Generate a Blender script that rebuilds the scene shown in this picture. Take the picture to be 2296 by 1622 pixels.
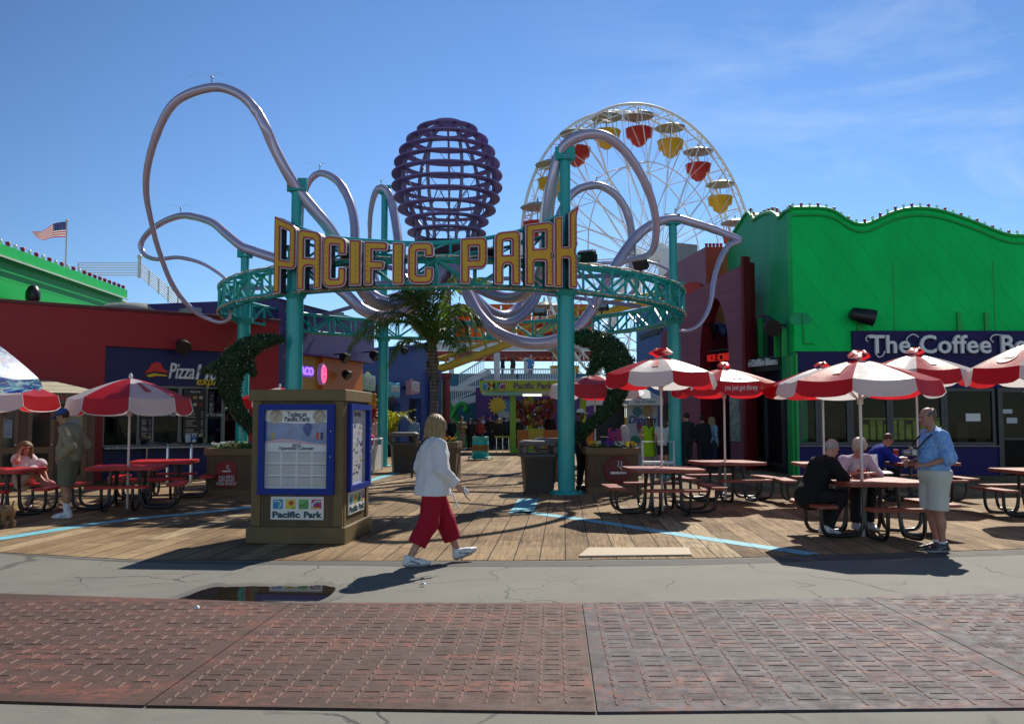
import bpy, bmesh, math, random
import numpy as np
from mathutils import Vector, Matrix
for _o in list(bpy.data.objects):
 bpy.data.objects.remove(_o, do_unlink=True)
SC = bpy.context.scene
COL = SC.collection
R = math.radians
PI = math.pi
random.seed(7)
# ------------------------------------------------------------------ camera
EYE = Vector((0.0, 0.0, 1.6))
FPX = 2000.0                       # focal length in measuring pixels (picture 2296 x 1622)
PITCH = math.atan(129 / FPX)
cd = bpy.data.cameras.new('camera')
cam = bpy.data.objects.new('camera', cd)
COL.objects.link(cam)
cd.sensor_width = 36.0
cd.lens = 36.0 * FPX / 2296
cd.clip_start = 0.05
cd.clip_end = 9000
cam.location = EYE
cam.rotation_euler = (PI / 2 + PITCH, 0, 0)
SC.camera = cam
SC.render.resolution_x, SC.render.resolution_y = 1024, 723
# ------------------------------------------------------------------ light
SUN_EL, SUN_AZ = R(43.5), R(23.0)  # azimuth from +Y (view direction) towards +X
w = bpy.data.worlds.new('World')
SC.world = w
w.use_nodes = True
nt = w.node_tree
bg = nt.nodes['Background']
sky = nt.nodes.new('ShaderNodeTexSky')
sky.sky_type = 'NISHITA'
sky.sun_disc = False
sky.sun_elevation = SUN_EL
sky.sun_rotation = SUN_AZ
sky.air_density = 1.0
sky.dust_density = 0.0
sky.ozone_density = 6.0
bg.inputs['Strength'].default_value = 0.15
# faint cirrus streaks high on the right
tc = nt.nodes.new('ShaderNodeTexCoord')
mp = nt.nodes.new('ShaderNodeMapping')
mp.inputs['Rotation'].default_value = (0, 0, R(-28))
mp.inputs['Scale'].default_value = (1.2, 5.0, 6.5)
nz = nt.nodes.new('ShaderNodeTexNoise')
nz.inputs['Scale'].default_value = 1.7
nz.inputs['Detail'].default_value = 7
nz.inputs['Roughness'].default_value = 0.62
nz.inputs['Distortion'].default_value = 0.4
rp = nt.nodes.new('ShaderNodeValToRGB')
rp.color_ramp.elements[0].position = 0.44
rp.color_ramp.elements[0].color = (0, 0, 0, 1)
rp.color_ramp.elements[1].position = 0.85
rp.color_ramp.elements[1].color = (1, 1, 1, 1)
sx = nt.nodes.new('ShaderNodeSeparateXYZ')
mr = nt.nodes.new('ShaderNodeMapRange')
mr.inputs['From Min'].default_value = 0.0
mr.inputs['From Max'].default_value = 0.5
mr.inputs['To Min'].default_value = 0.0
mr.inputs['To Max'].default_value = 0.75
mu = nt.nodes.new('ShaderNodeMath')
mu.operation = 'MULTIPLY'
mx = nt.nodes.new('ShaderNodeMixRGB')
mx.inputs['Color2'].default_value = (6.6, 7.6, 9.0, 1)
L = nt.links.new
L(tc.outputs['Generated'], mp.inputs['Vector'])
L(mp.outputs['Vector'], nz.inputs['Vector'])
L(nz.outputs['Fac'], rp.inputs['Fac'])
L(tc.outputs['Generated'], sx.inputs['Vector'])
L(sx.outputs['X'], mr.inputs['Value'])
L(rp.outputs['Color'], mu.inputs[0])
L(mr.outputs['Result'], mu.inputs[1])
L(mu.outputs['Value'], mx.inputs['Fac'])
tint = nt.nodes.new('ShaderNodeMixRGB')      # deep clear sea-side blue
tint.blend_type = 'MULTIPLY'
tint.inputs['Fac'].default_value = 1.0
tint.inputs['Color2'].default_value = (0.88, 0.98, 1.10, 1)
L(sky.outputs['Color'], tint.inputs['Color1'])
L(tint.outputs['Color'], mx.inputs['Color1'])
# deep clear blue towards the park, dimmed overhead, added fill light behind the street
dv = nt.nodes.new('ShaderNodeVectorMath')
dv.operation = 'DOT_PRODUCT'
dv.inputs[1].default_value = (0.10, 1.0, 0.0)
L(tc.outputs['Generated'], dv.inputs[0])
mb_ = nt.nodes.new('ShaderNodeMapRange')
mb_.inputs['From Min'].default_value = -1.0
mb_.inputs['From Max'].default_value = 1.0
L(dv.outputs['Value'], mb_.inputs['Value'])
zone = nt.nodes.new('ShaderNodeValToRGB')
ze = zone.color_ramp.elements
ze[0].position, ze[0].color = 0.0, (1.0, 0.86, 0.70, 1)
ze[1].position, ze[1].color = 1.0, (0.74, 0.75, 0.75, 1)
for q_, c_ in ((0.30, (0.85, 0.72, 0.58, 1)), (0.46, (0.26, 0.24, 0.22, 1)), (0.62, (0.26, 0.25, 0.24, 1)), (0.86, (0.47, 0.475, 0.48, 1))):
 e_ = ze.new(q_)
 e_.color = c_
L(mb_.outputs['Result'], zone.inputs['Fac'])
dim = nt.nodes.new('ShaderNodeMixRGB')
dim.blend_type = 'MULTIPLY'
dim.inputs['Fac'].default_value = 1.0
L(mx.outputs['Color'], dim.inputs['Color1'])
L(zone.outputs['Color'], dim.inputs['Color2'])
L(dim.outputs['Color'], bg.inputs['Color'])
sd = bpy.data.lights.new('sun', 'SUN')
sd.energy = 5.0
sd.angle = R(0.55)
sd.color = (1.0, 0.93, 0.82)
sun = bpy.data.objects.new('sun', sd)
COL.objects.link(sun)
SUNV = Vector((math.sin(SUN_AZ) * math.cos(SUN_EL), math.cos(SUN_AZ) * math.cos(SUN_EL), math.sin(SUN_EL)))
sun.rotation_euler = SUNV.to_track_quat('Z', 'Y').to_euler()
sun.location = (12, 25, 40)
vs = SC.view_settings
vs.view_transform = 'Standard'
vs.look = 'None'
vs.exposure = 0.22
vs.gamma = 1.0
vs.use_curve_mapping = False
SC.cycles.max_bounces = 8
SC.cycles.transparent_max_bounces = 16
SC.cycles.caustics_reflective = False
SC.cycles.caustics_refractive = False
# ------------------------------------------------------------------ measuring helpers
_cp, _sp = math.cos(PITCH), math.sin(PITCH)
def ray(x, y):
 a, c = (x - 1148) / FPX, (811 - y) / FPX
 return Vector((a, _cp - c * _sp, _sp + c * _cp))
def P(x, y, Y):                    # world point seen at (x, y) and standing Y metres ahead
 d = ray(x, y)
 return EYE + d * (Y / d.y)
def G(x, y, z=0.0):                # where that line of sight meets height z
 d = ray(x, y)
 return EYE + d * ((z - EYE.z) / d.z)
def PZ(x, Y, z):                   # point at column x, depth Y and height z
 return Vector(((x - 1148) / FPX * (Y * _cp + (z - 1.6) * _sp), Y, z))
# ------------------------------------------------------------------ object helpers
def tag(o, label=None, cat=None, group=None, kind=None):
 if label: o['label'] = label
 if cat: o['category'] = cat
 if group: o['group'] = group
 if kind: o['kind'] = kind
 return o
def thing(name, label, cat, loc=(0, 0, 0), rotz=0.0, group=None):
 o = bpy.data.objects.new(name, None)
 o.empty_display_size = 0.1
 COL.objects.link(o)
 o.location = loc
 o.rotation_euler = (0, 0, rotz)
 return tag(o, label, cat, group)
KIDS = {}
def link(name, me, parent=None, loc=None):
 o = bpy.data.objects.new(name, me)
 COL.objects.link(o)
 if parent is not None:
  o.parent = parent
  KIDS.setdefault(parent.name, []).append(o)
 if loc is not None: o.location = loc
 return o
def copy_tree(o, parent=None):
 c = o.copy()
 COL.objects.link(c)
 if parent is not None:
  c.parent = parent
  KIDS.setdefault(parent.name, []).append(c)
 for ch in KIDS.get(o.name, []):
  copy_tree(ch, c)
 return c
def rot2(a):
 return Matrix.Rotation(a, 3, 'Z')
class MB:
 """collects shapes and links them as one mesh object"""
 def __init__(s):
  s.v, s.f, s.m, s.s = [], [], [], []
 def add(s, vs_, fs, m=0, sm=False):
  n = len(s.v)
  s.v.extend(Vector(v) for v in vs_)
  for f in fs:
   s.f.append(tuple(i + n for i in f)); s.m.append(m); s.s.append(sm)
  return s
 def box(s, c, size, m=0, rot=None, bev=0.0):
  c = Vector(c); hx, hy, hz = size[0] / 2, size[1] / 2, size[2] / 2
  if isinstance(rot, (int, float)): rot = rot2(rot)
  if bev <= 0:
   vs_ = [Vector((x * hx, y * hy, z * hz)) for x in (-1, 1) for y in (-1, 1) for z in (-1, 1)]
   fs = [(0, 1, 3, 2), (4, 6, 7, 5), (0, 4, 5, 1), (2, 3, 7, 6), (0, 2, 6, 4), (1, 5, 7, 3)]
  else:
   b = min(bev, hx * .9, hy * .9, hz * .9)
   vs_, idx = [], {}
   for x in (-1, 1):
    for y in (-1, 1):
     for z in (-1, 1):
      for a in range(3):
       e = [hx - b, hy - b, hz - b]; e[a] += b
       idx[(x, y, z, a)] = len(vs_)
       vs_.append(Vector((x * e[0], y * e[1], z * e[2])))
   fs = []
   cyc = [(-1, -1), (1, -1), (1, 1), (-1, 1)]
   for a in range(3):
    for sg in (-1, 1):
     q = []
     for (p, r) in cyc:
      k = [0, 0, 0]; k[a] = sg; k[(a + 1) % 3] = p; k[(a + 2) % 3] = r
      q.append(idx[(k[0], k[1], k[2], a)])
     fs.append(tuple(q if sg > 0 else q[::-1]))
   for a in range(3):
    b1, b2 = (a + 1) % 3, (a + 2) % 3
    for p in (-1, 1):
     for r in (-1, 1):
      k0 = [0, 0, 0]; k1 = [0, 0, 0]
      k0[a], k1[a] = -1, 1
      k0[b1] = k1[b1] = p; k0[b2] = k1[b2] = r
      q = [idx[(*k0, b1)], idx[(*k1, b1)], idx[(*k1, b2)], idx[(*k0, b2)]]
      fs.append(tuple(q if p * r > 0 else q[::-1]))
   for x in (-1, 1):
    for y in (-1, 1):
     for z in (-1, 1):
      t = [idx[(x, y, z, a)] for a in range(3)]
      fs.append(tuple(t if x * y * z > 0 else t[::-1]))
  if rot is not None: vs_ = [rot @ v for v in vs_]
  return s.add([v + c for v in vs_], fs, m)
 def bx(s, x0, x1, y0, y1, z0, z1, m=0, bev=0.0):
  return s.box(((x0 + x1) / 2, (y0 + y1) / 2, (z0 + z1) / 2), (abs(x1 - x0), abs(y1 - y0), abs(z1 - z0)), m, None, bev)
 def bar(s, a, b, w, h=None, m=0, up=(0, 0, 1), bev=0.0):
  a, b = Vector(a), Vector(b); h = h or w
  d = b - a; l = d.length
  if l < 1e-6: return s
  z = d / l; u = Vector(up)
  if abs(z.dot(u)) > .98: u = Vector((1, 0, 0)) if abs(z.x) < .9 else Vector((0, 1, 0))
  x = u.cross(z).normalized(); y = z.cross(x)
  M = Matrix((x, y, z)).transposed()
  return s.box((a + b) / 2, (w, h, l), m, M, bev)
 def tube(s, pts, rad, n=10, m=0, closed=False, caps=True, sm=True):
  pts = [Vector(p) for p in pts]; k = len(pts)
  if isinstance(rad, (int, float)): rad = [rad] * k
  T = []
  for i in range(k):
   if closed: t = pts[(i + 1) % k] - pts[i - 1]
   else: t = pts[min(i + 1, k - 1)] - pts[max(i - 1, 0)]
   T.append(t.normalized() if t.length > 1e-9 else Vector((0, 0, 1)))
  u = Vector((0, 0, 1)) if abs(T[0].z) < .9 else Vector((1, 0, 0))
  u = (u - T[0] * u.dot(T[0])).normalized()
  vs_ = []
  for i in range(k):
   u = (u - T[i] * u.dot(T[i])); u = u.normalized() if u.length > 1e-6 else T[i].orthogonal().normalized()
   w_ = T[i].cross(u)
   for j in range(n):
    a = 2 * PI * j / n
    vs_.append(pts[i] + (u * math.cos(a) + w_ * math.sin(a)) * rad[i])
  fs = []
  for i in range(k if closed else k - 1):
   i2 = (i + 1) % k
   for j in range(n):
    j2 = (j + 1) % n
    fs.append((i * n + j, i * n + j2, i2 * n + j2, i2 * n + j))
  s.add(vs_, fs, m, sm)
  if caps and not closed:
   s.add(vs_[:n], [tuple(range(n))[::-1]], m)
   s.add(vs_[-n:], [tuple(range(n))], m)
  return s
 def cyl(s, a, b, ra, rb=None, n=14, m=0, sm=True):
  return s.tube([a, b], [ra, ra if rb is None else rb], n, m, sm=sm)
 def prism(s, poly, o, ux, uy, un, d, m=0, ms=None):
  """2D outline poly in the plane (o, ux, uy), thickness d along un"""
  o, ux, uy, un = Vector(o), Vector(ux), Vector(uy), Vector(un)
  k = len(poly)
  a = [o + ux * p[0] + uy * p[1] for p in poly]
  b = [v + un * d for v in a]
  s.add(a, [tuple(range(k))], m); s.add(b, [tuple(range(k))[::-1]], m)
  s.add(a + b, [(i, (i + 1) % k, (i + 1) % k + k, i + k) for i in range(k)], m if ms is None else ms)
  return s
 def lathe(s, prof, c=(0, 0, 0), n=20, m=0, sm=True, caps=True):
  c = Vector(c); vs_ = []
  for (r, z) in prof:
   for j in range(n):
    a = 2 * PI * j / n
    vs_.append(c + Vector((r * math.cos(a), r * math.sin(a), z)))
  fs = [(i * n + j, i * n + (j + 1) % n, (i + 1) * n + (j + 1) % n, (i + 1) * n + j) for i in range(len(prof) - 1) for j in range(n)]
  s.add(vs_, fs, m, sm)
  if caps:
   if prof[0][0] > 1e-4: s.add(vs_[:n], [tuple(range(n))[::-1]], m)
   if prof[-1][0] > 1e-4: s.add(vs_[-n:], [tuple(range(n))], m)
  return s
 def ball(s, c, r, m=0, n=10, sc=(1, 1, 1)):
  c = Vector(c); vs_ = []
  k = max(4, n // 2)
  for i in range(k + 1):
   t = PI * i / k
   for j in range(n):
    a = 2 * PI * j / n
    vs_.append(c + Vector((r * sc[0] * math.sin(t) * math.cos(a), r * sc[1] * math.sin(t) * math.sin(a), r * sc[2] * math.cos(t))))
  fs = [(i * n + j, (i + 1) * n + j, (i + 1) * n + (j + 1) % n, i * n + (j + 1) % n) for i in range(k) for j in range(n)]
  return s.add(vs_, fs, m, True)
 def quad(s, a, b, c, d, m=0):
  return s.add([a, b, c, d], [(0, 1, 2, 3)], m)
 def mesh(s, name, mats):
  me = bpy.data.meshes.new(name)
  me.from_pydata([tuple(v) for v in s.v], [], s.f)
  if not isinstance(mats, (list, tuple)): mats = [mats]
  for m in mats: me.materials.append(m)
  me.polygons.foreach_set('material_index', s.m)
  me.polygons.foreach_set('use_smooth', s.s)
  me.update()
  return me
 def build(s, name, mats, parent=None, loc=None):
  return link(name, s.mesh(name, mats), parent, loc)
def catmull(pts, n=8, closed=False):
 out = []; k = len(pts)
 pts = [Vector(p) for p in pts]
 rng = range(k if closed else k - 1)
 for i in rng:
  if closed: p0, p1, p2, p3 = pts[i - 1], pts[i], pts[(i + 1) % k], pts[(i + 2) % k]
  else: p0, p1, p2, p3 = pts[max(i - 1, 0)], pts[i], pts[i + 1], pts[min(i + 2, k - 1)]
  for j in range(n):
   t = j / n
   out.append(.5 * (2 * p1 + (p2 - p0) * t + (2 * p0 - 5 * p1 + 4 * p2 - p3) * t * t + (3 * p1 - p0 - 3 * p2 + p3) * t ** 3))
 if not closed: out.append(pts[-1])
 return out
def rpoly(pts, n=4):
 """polygon with rounded corners: (x, y) or (x, y, radius)"""
 out = []; k = len(pts)
 for i in range(k):
  p = pts[i]
  c = Vector((p[0], p[1])); r = p[2] if len(p) > 2 else 0
  if r <= 0: out.append((c.x, c.y)); continue
  a = Vector(pts[i - 1][:2]) - c; b = Vector(pts[(i + 1) % k][:2]) - c
  r = min(r, a.length * .49, b.length * .49)
  s_, e = c + a.normalized() * r, c + b.normalized() * r
  for j in range(n + 1):
   t = j / n
   q = (1 - t) ** 2 * s_ + 2 * t * (1 - t) * c + t * t * e
   out.append((q.x, q.y))
 return out
def shape_mesh(loops, extrude=0.02, offset=0.0, bevel=0.0):
 """mesh of a flat outline with holes (2D curve, filled)"""
 cu = bpy.data.curves.new('outline', 'CURVE')
 cu.dimensions = '2D'; cu.fill_mode = 'BOTH'
 cu.extrude = extrude; cu.offset = offset; cu.bevel_depth = bevel; cu.bevel_resolution = 1
 for lp in loops:
  sp = cu.splines.new('POLY'); sp.points.add(len(lp) - 1); sp.use_cyclic_u = True
  for i, p in enumerate(lp): sp.points[i].co = (p[0], p[1], 0, 1)
 ob = bpy.data.objects.new('outline', cu)
 me = bpy.data.meshes.new_from_object(ob)
 bpy.data.objects.remove(ob); bpy.data.curves.remove(cu)
 return me
def text_mesh(body, size=1.0, extrude=0.01, offset=0.0, shear=0.0, align='CENTER', bevel=0.0, spacing=1.0, xs=1.0):
 cu = bpy.data.curves.new('text', 'FONT')
 cu.body = body; cu.size = size; cu.extrude = extrude; cu.offset = offset; cu.shear = shear
 cu.align_x = align; cu.align_y = 'CENTER'; cu.bevel_depth = bevel; cu.space_character = spacing
 cu.resolution_u = 3
 ob = bpy.data.objects.new('text', cu)
 me = bpy.data.meshes.new_from_object(ob)
 bpy.data.objects.remove(ob); bpy.data.curves.remove(cu)
 if xs != 1.0:
  for v in me.vertices: v.co.x *= xs
 return me
def mesh_into(mb, me, M, m=0):
 mb.add([M @ v.co for v in me.vertices], [tuple(p.vertices) for p in me.polygons], m)
 bpy.data.meshes.remove(me)
UP = Matrix(((1, 0, 0, 0), (0, 0, -1, 0), (0, 1, 0, 0), (0, 0, 0, 1)))   # text plane stood up, facing -Y
def at(x, y, z): return Matrix.Translation((x, y, z)) @ UP
def text(name, body, size, mat_, parent, loc, extrude=0.01, **kw):
 mb = MB(); mesh_into(mb, text_mesh(body, size, extrude, **kw), at(*loc))
 return mb.build(name, mat_, parent)
class Facade:
 """a wall line on the ground from p0 to p1; u runs along it, z up, y into the building"""
 def __init__(s, p0, p1):
  s.o = Vector((p0[0], p0[1], 0)); d = Vector((p1[0] - p0[0], p1[1] - p0[1], 0))
  s.L = d.length; s.d = d / s.L; s.n = Vector((s.d.y, -s.d.x, 0)); s.a = math.atan2(s.d.y, s.d.x)
 def uv(s, x, y, off=0.0):
  r = ray(x, y); o = s.o + s.n * off
  t = (o - EYE).dot(s.n) / r.dot(s.n)
  q = EYE + r * t
  return ((q - o).dot(s.d), q.z)
 def u(s, x, y=940): return s.uv(x, y)[0]
# ------------------------------------------------------------------ materials
MATS = {}
def pmat(name, col, rough=.55, metal=0.0, var=.12, vsc=2.5, bump=0.0, bsc=30.0, spec=.5, coat=0.0,
   groove=None, trans=0.0, emit=0.0, stain=0.0, ecol=None, sss=0.0):
 if name in MATS: return MATS[name]
 m = bpy.data.materials.new(name); m.use_nodes = True
 t = m.node_tree; N = t.nodes; K = t.links.new
 b = N['Principled BSDF']
 b.inputs['Roughness'].default_value = rough; b.inputs['Metallic'].default_value = metal
 b.inputs['Specular IOR Level'].default_value = spec; b.inputs['Coat Weight'].default_value = coat
 c4 = (*col, 1)
 tc_ = N.new('ShaderNodeTexCoord')
 n1 = N.new('ShaderNodeTexNoise'); n1.inputs['Scale'].default_value = vsc; n1.inputs['Detail'].default_value = 5
 K(tc_.outputs['Object'], n1.inputs['Vector'])
 mixc = N.new('ShaderNodeMixRGB')
 mixc.inputs['Color1'].default_value = (*[max(0, c * (1 - var * 1.6)) for c in col], 1)
 mixc.inputs['Color2'].default_value = (*[min(1, c * (1 + var * 1.2) + var * .012) for c in col], 1)
 K(n1.outputs['Fac'], mixc.inputs['Fac'])
 colour = mixc.outputs['Color']
 height = None
 if stain > 0:      # streaks of dirt running down
  mp_ = N.new('ShaderNodeMapping'); mp_.inputs['Scale'].default_value = (3.0, 3.0, .35)
  n2 = N.new('ShaderNodeTexNoise'); n2.inputs['Scale'].default_value = 1.6; n2.inputs['Detail'].default_value = 8; n2.inputs['Roughness'].default_value = .7
  K(tc_.outputs['Object'], mp_.inputs['Vector']); K(mp_.outputs['Vector'], n2.inputs['Vector'])
  r2 = N.new('ShaderNodeMapRange'); r2.inputs['From Min'].default_value = .45; r2.inputs['From Max'].default_value = .8; r2.inputs['To Max'].default_value = stain
  K(n2.outputs['Fac'], r2.inputs['Value'])
  mx2 = N.new('ShaderNodeMixRGB'); mx2.inputs['Color2'].default_value = (*[c * .35 + .012 for c in col], 1)
  K(r2.outputs['Result'], mx2.inputs['Fac']); K(colour, mx2.inputs['Color1']); colour = mx2.outputs['Color']
 if groove:         # (direction, pitch, gap share, tone per board)
  vec, pitch, gap, tone = groove
  dp = N.new('ShaderNodeVectorMath'); dp.operation = 'DOT_PRODUCT'; dp.inputs[1].default_value = Vector(vec).normalized() / pitch
  K(tc_.outputs['Object'], dp.inputs[0])
  fr = N.new('ShaderNodeMath'); fr.operation = 'FRACT'; K(dp.outputs['Value'], fr.inputs[0])
  fl = N.new('ShaderNodeMath'); fl.operation = 'FLOOR'; K(dp.outputs['Value'], fl.inputs[0])
  wn = N.new('ShaderNodeTexWhiteNoise'); wn.noise_dimensions = '1D'; K(fl.outputs['Value'], wn.inputs['W'])
  r3 = N.new('ShaderNodeMapRange'); r3.inputs['To Min'].default_value = 1 - tone; r3.inputs['To Max'].default_value = 1 + tone
  K(wn.outputs['Value'], r3.inputs['Value'])
  sc_ = N.new('ShaderNodeVectorMath'); sc_.operation = 'SCALE'; K(colour, sc_.inputs[0]); K(r3.outputs['Result'], sc_.inputs['Scale'])
  lt = N.new('ShaderNodeMath'); lt.operation = 'GREATER_THAN'; lt.inputs[1].default_value = gap; K(fr.outputs['Value'], lt.inputs[0])
  mx3 = N.new('ShaderNodeMixRGB'); mx3.inputs['Color1'].default_value = (*[c * .4 for c in col], 1)
  K(lt.outputs['Value'], mx3.inputs['Fac']); K(sc_.outputs['Vector'], mx3.inputs['Color2']); colour = mx3.outputs['Color']
  height = lt.outputs['Value']
 K(colour, b.inputs['Base Color'])
 if bump > 0:
  n3 = N.new('ShaderNodeTexNoise'); n3.inputs['Scale'].default_value = bsc; n3.inputs['Detail'].default_value = 6
  K(tc_.outputs['Object'], n3.inputs['Vector'])
  h = n3.outputs['Fac']
  if height is not None:
   ad = N.new('ShaderNodeMath'); ad.operation = 'MULTIPLY_ADD'; ad.inputs[1].default_value = 2.0
   K(height, ad.inputs[0]); K(h, ad.inputs[2]); h = ad.outputs['Value']
  bp = N.new('ShaderNodeBump'); bp.inputs['Strength'].default_value = bump; bp.inputs['Distance'].default_value = .02
  K(h, bp.inputs['Height']); K(bp.outputs['Normal'], b.inputs['Normal'])
  rr = N.new('ShaderNodeMapRange'); rr.inputs['To Min'].default_value = max(.03, rough - .12); rr.inputs['To Max'].default_value = min(1, rough + .12)
  K(n1.outputs['Fac'], rr.inputs['Value']); K(rr.outputs['Result'], b.inputs['Roughness'])
 if sss > 0:
  b.inputs['Subsurface Weight'].default_value = sss
  b.inputs['Subsurface Radius'].default_value = (.02, .008, .004)
 if emit > 0:
  b.inputs['Emission Color'].default_value = (*(ecol or col), 1); b.inputs['Emission Strength'].default_value = emit
 if trans > 0:      # thin cloth that lets the sun through
  tr = N.new('ShaderNodeBsdfTranslucent'); K(colour, tr.inputs['Color'])
  ms = N.new('ShaderNodeMixShader'); ms.inputs['Fac'].default_value = trans
  out = N['Material Output']
  K(b.outputs['BSDF'], ms.inputs[1]); K(tr.outputs['BSDF'], ms.inputs[2]); K(ms.outputs['Shader'], out.inputs['Surface'])
 MATS[name] = m
 return m
def glass_mat(name='window glass', tint=(.78, .86, .88), refl=.2):
 if name in MATS: return MATS[name]
 m = bpy.data.materials.new(name); m.use_nodes = True
 t = m.node_tree; N = t.nodes; K = t.links.new
 N.remove(N['Principled BSDF'])
 tr = N.new('ShaderNodeBsdfTransparent'); tr.inputs['Color'].default_value = (*tint, 1)
 gl = N.new('ShaderNodeBsdfGlossy'); gl.inputs['Roughness'].default_value = .015
 fr = N.new('ShaderNodeFresnel'); fr.inputs['IOR'].default_value = 1.5
 mm = N.new('ShaderNodeMath'); mm.operation = 'MULTIPLY_ADD'; mm.inputs[1].default_value = refl; mm.inputs[2].default_value = 0.0
 K(fr.outputs['Fac'], mm.inputs[0])
 ms = N.new('ShaderNodeMixShader'); K(mm.outputs['Value'], ms.inputs['Fac'])
 K(tr.outputs['BSDF'], ms.inputs[1]); K(gl.outputs['BSDF'], ms.inputs[2]); K(ms.outputs['Shader'], N['Material Output'].inputs['Surface'])
 MATS[name] = m
 return m
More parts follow.
